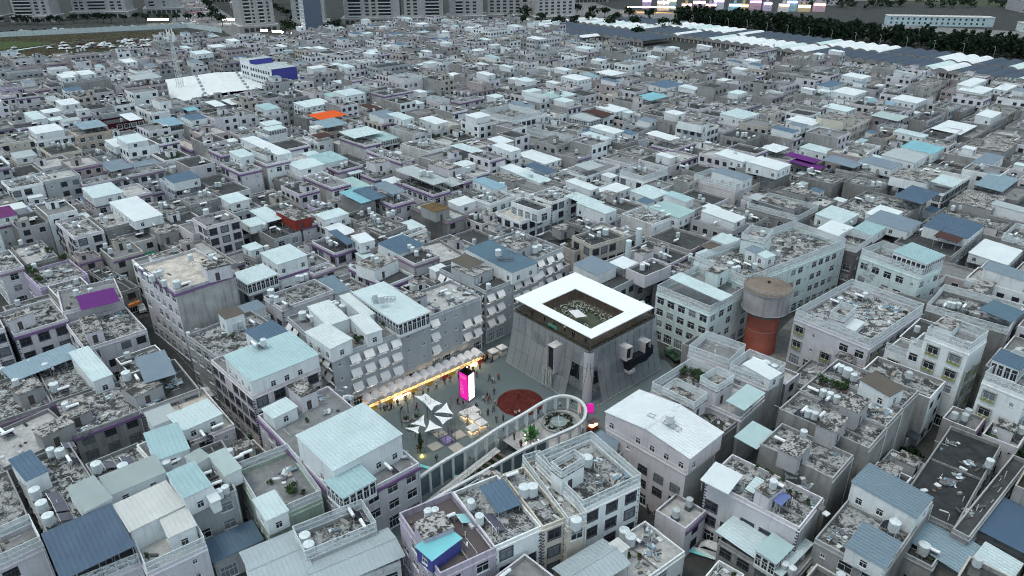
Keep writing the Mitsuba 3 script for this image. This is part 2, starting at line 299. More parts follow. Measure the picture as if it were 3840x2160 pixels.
# ---------------------------------------------------------------- houses
def block(key, part, N, ua, ub, la, lb, z0, h, ph, wc, rc, fl, rng, far, wstyle, blank=(0, 0), top_only=0):
    """Walls with real openings on the two sides that face the square, parapet, roof slab; returns nothing."""
    wcol = pk(wc, 6 if wc == C['conc'] or wc == C['concp'] else 1); raw = pk(tuple(.62 * np.mean(wc) + .06 for _ in range(3)), 6)
    o = A3(N[0], N[1], z0); L = o + ua * la; R = o + ub * lb; B = L + ub * lb; H = h - z0
    wall, wins = MB(), []
    for side, (p, u, w, n) in enumerate(((o, ub, lb, -ua), (L, -ua, la, -ub))):
        c = raw if blank[side] else wcol
        ops = [] if blank[side] else [q for q in slots(w, H - ph, fl, rng) if q[2] >= top_only]
        facade(wall, p, u, w, H, n, ops, c); wins += [(p, u, n, q) for q in ops]
    wall.quad(R, B, B + Z * H, R + Z * H, raw); wall.quad(B, L, L + Z * H, B + Z * H, raw)
    t = .22                                        # inner faces of the parapet
    i0, i1, i2, i3 = (o + (ua + ub) * t, R + ua * t - ub * t, B - (ua + ub) * t, L - ua * t + ub * t)
    zt, zr = Z * H, Z * (H - ph)
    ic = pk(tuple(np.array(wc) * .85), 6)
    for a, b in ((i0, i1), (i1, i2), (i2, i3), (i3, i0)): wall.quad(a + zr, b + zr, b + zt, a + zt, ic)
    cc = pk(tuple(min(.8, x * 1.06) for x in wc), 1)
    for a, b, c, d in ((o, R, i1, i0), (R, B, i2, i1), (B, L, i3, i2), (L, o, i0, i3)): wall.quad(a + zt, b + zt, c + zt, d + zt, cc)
    put(f'{key}__{part}', wall)
    rf = MB(); rf.quad(i0 + zr, i1 + zr, i2 + zr, i3 + zr, pk(*RC[rc])); put(f'{key}__roof', rf)
    strips = MB()
    for p, u, n, q in wins:
        w, hh = q[1] - q[0], q[3] - q[2]; m = frame(p + u * (q[0] + q[1]) / 2 + Z * q[2], u, n)
        if far: place(f'{key}__window', small_win(round(w, 1), round(hh, 1), wstyle == 'dark'), m); continue
        st = wstyle if q[4] == 'win' and w > .9 else 'plain'
        if st == 'flower' and rng.random() < .4: st = 'plain'
        pr = wproto(w, hh, st); k = place(f'{key}__window', pr[0], m)
        scene[k + '__pane'] = {**(pr[2] if rng.random() < .3 and st != 'blind' else pr[1]), 'to_world': T(m)}
        if st == 'blind':
            place(f'{key}__window_blind', pr[2], m)
            strips.box(p + u * (q[0] - .15) + n * .01 + Z * (q[2] - .42), u * (w + .3), n * .16, Z * .12, pk((.85, .83, .8)))
    if strips.n: scene[f'{key}__light_strips'] = strips.ply(**emit((.95, .88, .78))); labels[f'{key}__light_strips'] = {'label': 'white light strips glowing under the windows', 'kind': 'stuff'}
    return o, L, R, B

def lattice(key, a, b, z, h=1.7):
    d = b - a; L = np.linalg.norm(d); 
    if L < .8: return
    u = d / L; m, f = MB(), MB(); fc = pk((.70, .74, .76)); n = max(1, int(round(L / 1.3)))
    m.quad(a + Z * (z + .06), b + Z * (z + .06), b + Z * (z + h), a + Z * (z + h), fc)
    for k in range(n + 1): p = a + u * (L * k / n); f.box(p - u * .03 - A3(u[1], -u[0], 0) * .03 + Z * z, u * .06, A3(u[1], -u[0], 0) * .06, Z * h, fc)
    for zz in (z + .02, z + h * .5, z + h - .06): f.box(a - A3(u[1], -u[0], 0) * .04 + Z * zz, d, A3(u[1], -u[0], 0) * .08, Z * .06, fc)
    k = put(f'{key}__lattice_screen', f); scene[k + '__mesh_sheet'] = m.ply('perforated')

def rect(x, y, hd, la, lb): return A3(x, y, 0), hdg(hd - 90), hdg(hd), la, lb
def shed(key, kind, N, ua, ub, la, lb, z, zr, walled, rng, far=False, glaz=False, wallc=None, gable=False):
    """A sheet roof on low walls or posts; z is the height of the eaves, zr that of the roof it stands on."""
    col = SC[kind]; sc = pk(col, 3); e = .18; o = N - ua * e - ub * e; la2, lb2 = la + 2 * e, lb + 2 * e
    rf = MB(); th = Z * .07
    rise = .07 * min(la, 9)
    def slab(p, x, y, ribs_along):                 # a sheet from p along x and y, ribs running along y
        rf.box(p, x, y, th, sc)
        if ribs_along and not far:
            Lx = np.linalg.norm(x); n = int(Lx / .62); xh = x / Lx; nrm = np.cross(x, y); nrm /= np.linalg.norm(nrm); nrm = nrm if nrm[2] > 0 else -nrm
            for k in range(n): rf.box(p + xh * ((k + .5) * Lx / n - .06) + nrm * .06, xh * .12, y, nrm * .07, pk(tuple(np.array(col) * .93), 3), False)
    if gable or kind == 'whitegable':
        hb = la2 / 2; up = .22 * hb if gable else .12 * hb
        slab(o + Z * z, ub * lb2, ua * hb + Z * up, True); slab(o + ua * la2 + Z * z, ub * lb2, -ua * hb + Z * up, True)
        rf.box(o + ua * (hb - .15) + Z * (z + up + .06), ub * lb2, ua * .3, Z * .09, pk(tuple(np.array(col) * .9), 3))
        top = [(0, 0), (la, 0)]; peak = up
    else:
        slab(o + Z * z, ub * lb2, ua * la2 + Z * rise, kind in RIB); peak = 0
    k = put(f'{key}__sheet_roof', rf, 'matte')
    Z0 = z - zr
    if walled and Z0 > .5:
        wc = pk(wallc or (.70, .74, .76), 1); wl = MB(); O = N + Z * zr; H = Z0 - .01
        P0, P1, P2, P3 = O, O + ub * lb, O + ub * lb + ua * la, O + ua * la; zt = Z * H; zb = Z * (H + (0 if peak else rise))
        wins = []
        for p, u, w, n in ((P0, ub, lb, -ua), (P3, -ua, la, -ub)):
            nw = int(w / (1.0 if glaz else 2.6)); ops = []
            if H > 1.7:
                for i in range(nw):
                    ww = w / nw - .14 if glaz else 1.0; x = w * (i + .5) / nw
                    if glaz or rng.random() < .7: ops.append((round(x - ww / 2, 2), round(x + ww / 2, 2), .6, round(min(H - .3, 1.8 if not glaz else H - .25), 2)))
            facade(wl, p, u, w, H, n, ops, wc); wins += [(p, u, n, q) for q in ops]
        wl.quad(P1, P2, P2 + zb, P1 + zt, wc); wl.quad(P2, P3, P3 + zb, P2 + zb, wc); wl.add([P3 + zt, P0 + zt, P3 + zb], [[0, 1, 2]], wc); wl.add([P1 + zt, P2 + zt, P2 + zb], [[0, 1, 2]], wc)
        if peak:
            for a in (P0, P1): wl.add([a + zt, a + ua * la + zt, a + ua * la / 2 + zt + Z * peak], [[0, 1, 2]], wc)
        put(f'{key}__shed_wall', wl)
        for p, u, n, q in wins:
            m = frame(p + u * (q[0] + q[1]) / 2 + Z * q[2], u, n); w, hh = q[1] - q[0], q[3] - q[2]
            if far: place(f'{key}__window', small_win(round(w, 1), round(hh, 1), False), m)
            else:
                pr = wproto(w, hh, 'plain'); kk = place(f'{key}__window', pr[0], m); scene[kk + '__pane'] = {**pr[1], 'to_world': T(m)}
    elif Z0 > .4:
        ps = MB()
        for i in range(max(2, int(lb / 3) + 1)):
            for j, r in ((0.1, 0), (la - .1, rise if not peak else 0)):
                q = N + ub * (.1 + (lb - .2) * i / (max(2, int(lb / 3) + 1) - 1)) + ua * j; ps.tube(q + Z * zr, q + Z * (z + r), .05, pk((.4, .42, .44)), 5)
        put(f'{key}__post_frame', ps)

def stair_room(key, N, ua, ub, la, lb, z, zr, wc, rng, lat=False, top=None):
    w = MB(); O = N + Z * zr; H = z - zr; c = pk(wc, 1)
    ops = [(round(lb * .3, 2), round(lb * .3 + .9, 2), .05, 1.95)] if lb > 2 and H > 2.2 else []
    facade(w, O, ub, lb, H, -ua, ops, c)
    P1, P2, P3 = O + ub * lb, O + ub * lb + ua * la, O + ua * la; zt = Z * H
    w.quad(P1, P2, P2 + zt, P1 + zt, c); w.quad(P2, P3, P3 + zt, P2 + zt, c); w.quad(P3, O, O + zt, P3 + zt, c)
    k = put(f'{key}__stair_room', w)
    r = MB(); r.box(O - (ua + ub) * .12 + zt, ub * (lb + .24), ua * (la + .24), Z * .14, pk((.16, .11, .06), 8) if top == 'rust' else pk((.40, .39, .38), 2)); scene[k + '__roof'] = r.ply()
    for q in ops: d = MB(); d.box(O + ub * q[0] + ua * .1 + Z * q[2], ub * (q[1] - q[0]), ua * .05, Z * 1.9, pk((.09, .08, .08))); scene[k + '__door'] = d.ply()
    if lat:
        for a, b in ((O, P1), (P3, O), (P1, P2), (P2, P3)): lattice(key, a + Z * .0, b, H + .15, 1.5)

def house(rec):
    nm, x, y, hd, la, lb, h, wk, rk, fl, subs = rec[:11]; ph = rec[11] if len(rec) > 11 else .7; short, label = SHORT[rec_i], LABEL[rec_i]
    rng = np.random.default_rng(hash_(nm)); far = 'z' in fl
    key = thing('house', label, 'house', None); N, ua, ub, la, lb = rect(x, y, hd, la, lb); wc = C[wk]
    ws = 'blind' if 'n' in fl and wk == 'plaza' else 'flower' if 'F' in fl else 'dark' if ('k' in fl or 'q' in fl) else 'hood' if 'h' in fl else 'white' if 'W' in fl else 'bars' if rng.random() < .3 else 'plain'
    o, L, R, B = block(key, 'wall', N, ua, ub, la, lb, 0, h, ph, wc, rk, fl, rng, far, ws, ('b' in fl or 'R' in fl, 'B' in fl))
    zr = h - ph
    if 'p' in fl:
        t = MB(); pc = pk((.20, .13, .25) if rng.random() < .6 else (.26, .2, .27), 1)
        t.box(o + Z * (zr - .5) - ua * .28 - ub * .28, ub * (lb + .28), ua * .279, Z * .55, pc); t.box(o + Z * (zr - .5) - ub * .28, ub * .279, ua * la, Z * .55, pc); put(f'{key}__trim_band', t)
        labels[f'{key}__trim_band'] = {'label': 'purple band under the roof edge'}
    elif not far:
        t = MB(); pc = pk(tuple(min(.8, q * 1.1) for q in wc), 1)
        t.box(o + Z * (zr - .1) - ua * .15 - ub * .15, ub * (lb + .15), ua * .149, Z * .22, pc)
        if 'B' not in fl: t.box(o + Z * (zr - .1) - ub * .15, ub * .149, ua * la, Z * .22, pc)
        put(f'{key}__trim_band', t)
    if 'q' in fl:
        for p in (o, R, L):
            m = MB(); c = pk((.09, .095, .12)); n = int(h / .55)
            for i in range(n): s = .42 if i % 2 else .26; m.box(p - (ua + ub) * .04 + Z * i * .55 - (ub * (s - .04) if p is R else 0) - (ua * (s - .04) if p is L else 0), ub * s, ua * s, Z * .26, c)
            put(f'{key}__corner_quoins', m)
    if not far and rng.random() < .6:
        d = MB(); q = R - ub * .25 - ua * .12; d.tube(q, q + Z * (h - .3), .06, pk((.72, .74, .76)), 6); put(f'{key}__drainpipe', d)
    if 'l' in fl or 'f' in fl:
        i = .1
        for k_, (a, b) in enumerate(((o + (ua + ub) * i, R + ua * i - ub * i), (L - ua * i + ub * i, o + (ua + ub) * i), (R - ub * i + ua * i, B - (ua + ub) * i), (B - (ua + ub) * i, L + ub * i - ua * i))):
            if k_ == 0 or 'l' in fl: lattice(key, a, b, h)
    if 'm' in fl:
        m = MB(); r2 = np.random.default_rng(5); c = pk((.36, .37, .36))
        for i in range(70):
            q = r2.random(2); th = r2.random() * 6.28; pp = L - ua * (1.0 + q[0] * 3.6) + Z * (h - 5.6 + q[1] * 4.6) - ub * .0; e = -ua * math.cos(th) + Z * math.sin(th); m.box(pp - ub * .1, e * (.35 + .5 * q[0]), ub * .1, np.cross(e, ub) * .12, c)
        put(f'{key}__wall_relief', m)
    cl = MB(); nq = 7 + rng.integers(12)
    for i in range(nq):                            # boards, pipes, pots and kerbs lying about on the roof
        p = o + ub * (.5 + (lb - 1.) * rng.random()) + ua * (.5 + (la - 1.) * rng.random()) + Z * (zr + .005); k_ = rng.random(); g_ = [(.5, .52, .53), (.10, .10, .11), (.30, .29, .28), (.62, .64, .66), (.06, .07, .05), (.17, .21, .25)][rng.integers(6)]
        if k_ < .45: cl.cbox(p, .3 + 1.3 * rng.random(), .2 + .5 * rng.random(), .08 + .45 * rng.random() ** 2, pk(g_), rng.random() * 3)
        elif k_ < .7: e = (ua if rng.random() < .5 else ub) * (1 + 2.5 * rng.random()); cl.tube(p + Z * .06, p + e * min(1, .3 * la) + Z * .06, .045, pk((.6, .62, .63)), 5)
        elif k_ < .85: cl.lathe(tuple(p), [(.22, 0), (.28, .32), (.24, .32), (.22, .2), (0, .2)], pk((.2, .17, .15)), 8)
        else: cl.tube(p, p + Z * (.8 + .8 * rng.random()), .06, pk((.68, .7, .71)), 6)
    if la > 4 and lb > 4 and rng.random() < .5: cl.box(o + ua * .25 + ub * lb * (.3 + .4 * rng.random()) + Z * zr, ub * .16, ua * (la - .5), Z * .35, pk((.3, .3, .3), 6))
    if cl.n and not far: put(f'{key}__roof_clutter', cl, kind='stuff')
    for s in subs:
        if s[0] == 'S':
            n2, a2, b2, l2, w2 = rect(*s[2:7]); shed(key, s[1], n2, a2, b2, l2, w2, s[7], min(s[7] - .05, zr) if s[7] > zr - .5 else 0, s[8] & 1, rng, far, s[8] & 2, C.get(s[9]) if len(s) > 9 else None)
        elif s[0] == 'GB':
            n2, a2, b2, l2, w2 = rect(*s[2:7]); shed(key, s[1], n2, a2, b2, l2, w2, s[7], zr, False, rng, far, gable=True)
        elif s[0] == 'P':
            n2, a2, b2, l2, w2 = rect(*s[1:6]); stair_room(key, n2, a2, b2, l2, w2, s[6], zr, (.25, .05, .045) if s[7] == 'red' else wc, rng, s[7] == 'lat', s[7])
        elif s[0] == 'X':
            n2, a2, b2, l2, w2 = rect(*s[1:6]); q = block(key, 'upper_wall' if s[6] > h else 'wing_wall', n2, a2, b2, l2, w2, zr if s[6] > h else 0, s[6], ph, wc, s[7] if s[7] in RC else rk, fl, rng, far, ws)
            if s[7] == 'lat':
                for a, b in ((q[0], q[2]), (q[1], q[0])): lattice(key, a + Z * 0, b, s[6])
        elif s[0] == 'R':
            m = MB(); a, b = A3(s[1], s[2], s[5]), A3(s[3], s[4], s[5]); d = b - a; w = np.cross(Z, d) / np.linalg.norm(d) * .9; c = pk((.2, .2, .23))
            for q in (a, a + w):
                m.tube(q + Z * .9, q + d + Z * .9, .05, c, 4); m.tube(q + Z * .1, q + d + Z * .1, .05, c, 4)
            for i in range(7):
                q = a + d * i / 6; m.tube(q, q + Z * .9, .04, c, 4); m.tube(q + w, q + w + Z * .9, .04, c, 4); m.tube(q + Z * .9, q + w + Z * .9, .04, c, 4)
                if i < 6: m.tube(q, q + d / 6 + Z * .9, .03, c, 4)
            put(f'{key}__tank_rack', m)
        else:
            same = sorted((q for q in subs if q[0] == s[0]), key=lambda q: (q[1] - N[0]) ** 2 + (q[2] - N[1]) ** 2)
            roof_item(s[0], s[1], s[2], s[3], rng, short, ua, ub, s[4] if len(s) > 4 else None, same.index(s) + 1 if len(same) > 1 else None)
def hash_(s):
    h = 7
    for ch in s: h = (h * 131 + ord(ch)) % 1000000007
    return h

ORD = 'first second third fourth fifth sixth seventh eighth ninth tenth eleventh twelfth thirteenth fourteenth fifteenth sixteenth seventeenth eighteenth nineteenth'.split()
def nth(n):
    if n <= 19: return ORD[n - 1]
    t, u = divmod(n, 10); return ['twentieth', 'thirtieth', 'fortieth', 'fiftieth', 'sixtieth', 'seventieth'][t - 2] if u == 0 else ['twenty', 'thirty', 'forty', 'fifty', 'sixty', 'seventy'][t - 2] + '-' + ORD[u - 1]
HOUSES = [
('A1',-70.74,68.8,46.41,6.02,8.9,10,'lav','grey','l',[]),
('A2',-74.03,76.25,47.43,14.47,6.09,9.6,'conc','mot','',[]),
('A3',-64.43,76.33,46.62,20.38,8.17,10.5,'conc','mot','',[('S','slate',-71.72,84.79,40.53,6.49,2.86,12.8,1),('S','trans',-59.83,78.6,42.12,6.4,3.54,12.6,1),('K',-70.34,83.9,9.8,'b'),('K',-67.77,81.19,9.8,'b'),('K',-65.37,78.61,9.8,'b'),('K',-73.5,93.53,9.8),('K',-72.02,93.28,9.8),('K',-71.56,93.16,9.8),('H',-69.38,91.7,9.8),('D',-67.99,84.28,9.8),('D',-66.89,83.23,9.8),('D',-65.59,81.78,9.8),('D',-63.95,79.97,9.8),('D',-72.28,96.17,9.8)]),
('A6',-58.66,82.28,47.31,12.81,7.95,10.2,'conc','mot','',[('S','trans',-58.37,82.24,49.87,4.76,7.75,12.2,1),('K',-64.45,90.01,9.5,'b'),('K',-60.13,89.65,9.5,'b'),('K',-53.87,90.44,9.5,'b'),('H',-53.03,91.39,9.5),('D',-63.46,91.57,9.5),('D',-61.2,92.77,9.5),('D',-59.7,91.56,9.5)]),
('A7',-54.39,89.54,43.69,9.48,4.69,10.4,'white','grey','',[('S','teal',-55.1,89.94,55.15,7.48,5,12.2,1),('G',-53.2,95.45,9.7),('G',-52.8,96.47,9.7)]),
('A8',-47.36,80.89,54.95,9.12,7.5,10.6,'grey','dark','',[('S','teal',-46.59,80.36,47.74,6.33,3.9,13.4,1),('S','white',-43.13,80.97,48.82,3.03,1.2,12,1),('K',-43.13,83.68,9.9),('K',-42.41,84.31,9.9),('H',-46.9,88.1,9.9),('H',-44.58,85.86,9.9)]),
('A8b',-46.53,88.14,52.31,8.49,4.73,10.2,'conc','dark','',[('S','ptealgrey',-43.09,86.47,47.54,5.8,2.47,12.2,1),('H',-43.54,92.31,9.5),('H',-42.52,93.53,9.5),('K',-44.9,93.29,9.5),('S','trans',-48.45,88.98,36.27,2.79,2.4,12.2,1),('G',-47.72,90.56,9.5)]),
('A9',-57.78,68.57,56.09,15.2,8.59,8.4,'lav','dark','f',[('S','slatebig',-57.27,67.46,48.47,9.77,8.54,11.6,0)]),
('A10',-48.81,71.23,51.83,15.52,7.88,8.6,'lav','pale','l',[('S','corr',-52.51,75.82,46.47,6.38,7.25,11.6,1),('S','corr',-47.09,75.31,51.76,4.51,3.53,11,1),('G',-45.39,78.17,7.9),('G',-50.38,74.51,7.9)]),
('A11',-42.94,77.32,54.9,4.47,7.02,4.2,'grey','grey','',[('S','slate',-42.73,76.94,52.97,4.44,7.12,4.6,0)]),
('B1',-35.47,80.25,53.87,13.77,8.55,8.8,'mint','grey','l',[('S','pteal',-34.61,78.45,51.52,4.87,3.07,11,1),('G',-33.53,87.56,8.1,'b'),('G',-32.04,87.12,8.1),('G',-37.56,89.38,8.1),('J',-36.4,91,8.1),('J',-35.87,91.94,8.1)]),
('B2',-24.98,82.88,48.57,29.11,13.69,10,'lav','grey','p',[('S','ptealbig',-26.41,85.41,45.8,10.55,12.36,14,1),('S','teal',-24.42,81.37,46.2,4.54,5.64,12.4,3),('H',-20.9,92.46,9.3),('H',-19.17,90.31,9.3),('K',-22.68,92.95,9.3),('G',-18.82,96.32,9.3),('G',-32.92,92.4,9.3),('G',-30.9,91.2,9.3),('J',-17.62,94.29,9.3),('S','pteal',-40.21,101.3,42.59,3.44,4.51,11.8,1),('P',-36.8,106.3,47.42,4.79,3.13,12.6,0),('J',-34.05,110.77,9.3),('J',-31.97,113.01,9.3),('J',-29.9,110.75,9.3),('J',-32.45,106.46,9.3),('G',-35.37,103.6,9.3),('G',-39.12,105.14,9.3)]),
('B3',-32.52,67.46,57.86,10.46,7.28,7.4,'white','grey','',[('GB','shiny',-32.02,66.43,56.65,10.04,7.25,8.6)]),
('B4',-25.87,68.85,62.64,6.26,11.71,7.6,'white','grey','',[('GB','shiny',-25.28,67.97,59,5.86,12.07,8.6)]),
('B4b',-27.87,72.53,57.94,5.57,10.37,9.4,'grey','mot','l',[('H',-23.15,81.02,8.7),('H',-21,78.65,8.7),('K',-28.68,75.82,8.7,'b'),('K',-27.73,74.19,8.7,'b')]),
('B5',-9.17,67.05,58.32,12.6,8.21,13,'purplegrey','brown','w',[('P',-11.43,70.62,60.19,3.24,4.18,15.2,0),('S','aqua',-10.21,68.09,43.02,3,5,14.2,1,'violet'),('K',-11.67,77.32,11.9),('K',-10.71,77.32,11.9),('H',-8.91,76.78,11.9),('D',-6.7,77.15,11.9,'aqua')],1.1),
('B6',-2.44,71.41,59.61,12.2,7.33,13,'white','mot','q',[('S','slate',-1.99,77.04,60.77,5.28,3.55,13.6,0),('K',-5.79,78.47,12.3),('K',-4.52,75.91,12.3),('D',-2.96,76.78,12.3),('D',-1.97,75.29,12.3)]),
('B7',4.05,74.79,62.57,12.08,3.74,13.2,'cream','mot','q',[('K',1.63,81.06,12.5,'b'),('K',2.83,81.23,12.5,'b'),('H',-0.17,84.71,12.5)]),
('B7b',7.51,75.64,65.45,14.71,3.06,12.2,'cream','pale','l',[('K',8.6,75.71,11.5,'b'),('J',7.22,82.23,11.5)]),
('B8',9.77,78.36,58.21,12.08,10.65,12.8,'white','mot','lq',[('P',6.99,82.14,50.91,2.17,4.48,15.2,'lat'),('K',11.31,88.04,12.1,'b'),('J',13.37,85.1,12.1),('J',15.72,85.09,12.1),('J',13.08,89.69,12.1)]),
('B9',12.4,67.59,52.33,7.65,15.17,6.5,'white','pale','',[('GB','shiny',8.64,67.45,53.99,5.42,8.82,8.6),('S','corr',14.72,74.15,50.07,1.97,1.6,9,1),('K',16.08,79.53,5.8,'b'),('K',16.79,78.34,5.8,'b'),('H',17.71,78.74,5.8),('J',20.29,81.42,5.8),('J',19.44,78.68,5.8),('J',19.73,76.7,5.8),('J',18.13,74.47,5.8),('G',17.86,76.13,5.8),('G',16.42,76.45,5.8)]),
('B10',26.35,87.88,46.48,15.63,8.18,11.6,'pink','grey','b',[('S','whitegable',26.64,87.71,46.42,16.33,9.04,14.2,1,'pink'),('R',21.76,97.2,25.97,93.1,14.3),('K',24.71,94.39,16,'0')]),
('C1a',39.5,76.14,43.39,14.5,8.06,11.6,'lavw','mot','qb',[('S','white',30.96,81.87,38.92,4.08,4.94,12.6,0),('P',35.97,79.51,52.21,2.23,4.32,13.9,0),('K',37.06,81.39,13.2),('H',37.78,81.67,13.2),('G',37.43,89.08,10.9),('G',38.73,88.06,10.9),('G',39.28,87.25,10.9),('G',40.48,86.07,10.9),('G',41.52,83.02,10.9),('G',42.53,81.55,10.9),('G',40.68,83.58,10.9),('J',44.14,85,10.9,'r'),('J',42.2,86.95,10.9,'r'),('J',43.3,81.3,10.9,'r'),('J',33.33,84.66,10.9,'r'),('S','pteal',34.68,82.04,41.72,1,3.29,12.6,0),('S','awn',37.7,79.08,45.16,1,2.42,13,0)]),
('C1b',47.26,84.76,44.65,11.67,7.52,12.8,'concp','mot','Bb',[('P',42.25,86.44,43.74,3,5,15.2,0),('H',42.22,93.07,12.1),('K',46.19,94.32,12.1),('S','glass',38.21,92.21,45.51,3.68,5.65,12.4,3)]),
('C1c',55.45,91.43,45.13,14.96,7.38,13,'concp','mot','Bbh',[('P',50,92.02,42.09,3,5,15.6,0),('K',48.73,99.48,12.3),('K',49.6,98.85,12.3),('H',48.4,100.78,12.3),('H',50.76,99.29,12.3)]),
('C1d',60.47,96.69,46.02,14.79,7.3,13.2,'concp','mot','bh',[('P',55.34,96.48,42.99,3,5,16,0),('K',53.27,105.03,12.5),('K',54.17,104.23,12.5),('K',54.89,103.19,12.5),('H',52.2,106.42,12.5),('H',53.61,103.77,12.5),('J',60.81,100.52,12.5),('J',63.02,101.5,12.5),('J',61.03,103.02,12.5),('J',63.28,104.03,12.5),('G',55.71,109.65,12.5,'b'),('G',57.45,108.53,12.5,'b'),('G',58.23,107.43,12.5,'b')]),
('C1e',65.75,102.09,46.59,14.48,7.01,13.2,'concp','mot','bh',[('S','wood',62.92,101.96,56.75,5.41,4.35,15.4,1),('K',59.52,112.83,12.5),('K',60.59,109.93,12.5),('K',60.21,111.65,12.5,'b'),('H',58.92,113.76,12.5),('G',54.99,110.22,12.5)]),
('C1g',48.26,69.5,45.14,9.12,19.31,9.8,'concp','mot','b',[('S','slatecorr',55.74,77.08,47.52,9.07,5.9,12.4,1),('S','slatecorr',47.99,69.19,44.17,4.91,6.04,11.4,1),('K',53.43,77.54,9.1,'b'),('K',55.36,79.94,9.1),('H',53.63,78.46,9.1),('H',56.24,80.54,9.1),('J',45.87,77.96,9.1),('J',44.36,76.64,9.1)]),
('C1h',37.49,71.3,45.33,11.06,8.86,6.4,'conc','grey','',[('S','pteal',36.35,72.05,47.67,10.23,8.54,6.9,0),('S','glass',35.55,72.6,47.85,3.03,4.49,8.6,3),('K',37.16,73.37,5.7),('K',37.98,72.61,5.7)]),
('C1i',42.96,67.7,44.22,5.56,8.73,5.6,'conc','mot','',[('G',44.33,74.5,4.9),('G',44.88,73.73,4.9),('G',42.94,73.73,4.9),('G',44.03,73.42,4.9),('J',45.97,76.81,4.9),('J',42.46,74.13,4.9)]),
('C1j',28.66,70.06,42.33,3.94,5.22,5.2,'white','mot','',[('G',30.7,74.14,4.5)]),
('C3a',64.51,80.55,43.65,7.85,26.21,7.2,'conc','black','',[('J',74.98,95.36,6.5),('J',69.09,91.34,6.5),('J',71.61,92.37,6.5),('J',74.8,100.38,6.5)]),
('C3b',62.78,73.38,52.07,8.23,7.21,5,'conc','dark','',[('S','stain',62.31,72.84,51.6,8.13,7.25,5.6,0)]),
('C3b2',66.91,71.56,49.8,4.76,6.58,5,'white','dark','',[('S','pteal',66.41,71.03,49.8,4.73,6.53,5.6,0),('H',63.81,71.89,5.8),('K',64.6,71.7,5.6)]),
('C3c',73.37,77.08,45.2,7.56,10.41,5.4,'conc','dark','',[('S','slatebig2',72.82,76.5,44.31,7.61,10.18,6,0)]),
('C3d',65.16,78.26,48.79,2.29,25.19,7.6,'concp','dark','',[('K',76.86,93.68,6.9),('J',68.28,84.05,6.9)]),
('C3e',58.27,74.33,45.09,3.81,3.56,6,'grey','dark','',[('K',58.19,77.02,5.3,'b'),('H',59.41,76.92,5.3)]),
('C2a',82.12,113.25,51.31,7.78,7.55,17.2,'white','grey','lF',[('X',77.74,119.84,47.57,2.32,7.08,13.8,'lat'),('X',76.67,122.33,48.57,4.05,6.93,10.4,'lat'),('P',81.22,118.26,45.99,3,5,18.7,0)]),
('C2d',87.01,103.22,52.01,7,12.52,14.2,'white','grey','lF',[('S','slate',88.05,107.99,48.57,4.35,4.9,16.6,3)]),
('C2e',70.67,125.18,50.41,16.43,23.53,11.2,'lav','mot2','lF',[('P',67.43,130.85,43.78,3,5.89,13.4,'lat'),('S','white',69.53,130.04,44.39,3,5,12,1),('K',72.26,144.07,10.5),('K',78.63,145.97,10.5),('H',70.98,143.58,10.5),('H',77.6,146.12,10.5),('J',80.85,142.24,10.5),('J',82.87,142.85,10.5),('J',76.73,144.15,10.5),('J',78,141.02,10.5),('J',77.5,138.61,10.5),('J',81.46,139.78,10.5)]),
('D1',-102.73,131.63,46.47,13.21,10.24,10.8,'lavw','mot','pq',[('P',-104.14,133.27,33.49,3,5,13,0),('G',-102,143.91,10.1),('G',-101.18,141.43,10.1),('J',-106.6,147.22,10.1)]),
('D0',-105.16,128.88,49.02,13.6,2.64,13,'lavw','mot','q',[]),
('D2',-86.22,127.6,48.02,14.19,12.07,9.8,'lavw','mot','a',[('P',-86.68,130.16,52.38,8,2.99,11.8,0),('J',-86.08,142.7,9.1)]),
('D3',-97.02,140.07,56.22,12.35,11.94,11.6,'lavw','grey','a',[('S','purple',-92.2,139.44,54.77,6.81,7.23,12.4,0),('K',-98.2,148.27,10.9),('K',-95.09,148.59,10.9)]),
('D4',-83.31,109.85,48.43,15.15,11.22,9.2,'conc','mot','p',[('S','pteal',-76.35,112.72,45.14,12.85,3.23,11.8,1),('K',-84.51,113.71,8.5,'b'),('K',-93.73,121.68,8.5),('K',-90.1,120.71,8.5),('H',-92.85,122.32,8.5),('H',-88.69,120.7,8.5),('H',-82.68,113.44,8.5),('G',-85.21,122.11,8.5),('S','stain',-92.53,114.92,39.22,5.72,12.18,10.4,0)]),
('D5',-93.14,101.43,49.54,14.87,13.64,9,'conc','mot','p',[('P',-88.02,109.17,39.05,4.07,4.06,11.2,0),('K',-90.09,112.17,10.5),('H',-91.56,116.3,8.3),('H',-95.66,119.8,8.3),('K',-97.55,119.49,8.3),('G',-86.13,112.22,8.3)]),
('D6',-73.59,99.84,49.38,12.39,10.56,9.6,'conc','mot2','p',[('P',-75.72,101.84,49.98,6.13,4.05,11.2,0),('K',-77.06,104.74,10.5),('H',-76.03,105.04,10.5),('J',-73.17,102.18,8.9),('J',-72.02,104.67,8.9),('J',-73.58,111.6,8.9)]),
('D7',-65.12,106.21,49.89,13.56,10.16,10.2,'concp','dark','q',[('S','slatep',-65.8,111,55.3,8.99,5,12.6,0),('P',-65.99,107.08,36.89,4.79,5,12.2,0),('K',-70.11,112.85,11.5,'b'),('H',-67.72,112.29,11.5),('G',-62.49,111.76,9.5),('G',-65.03,113.19,9.5),('J',-64.31,109.04,9.5),('J',-63,115.83,9.5)]),
('D8',-80.71,92.09,38.36,11.52,11.33,9.2,'conc','pale','',[('P',-76.59,96.56,37.41,3.25,5,11.6,0),('H',-84.97,100.32,8.5),('H',-85.72,100.57,8.5)]),
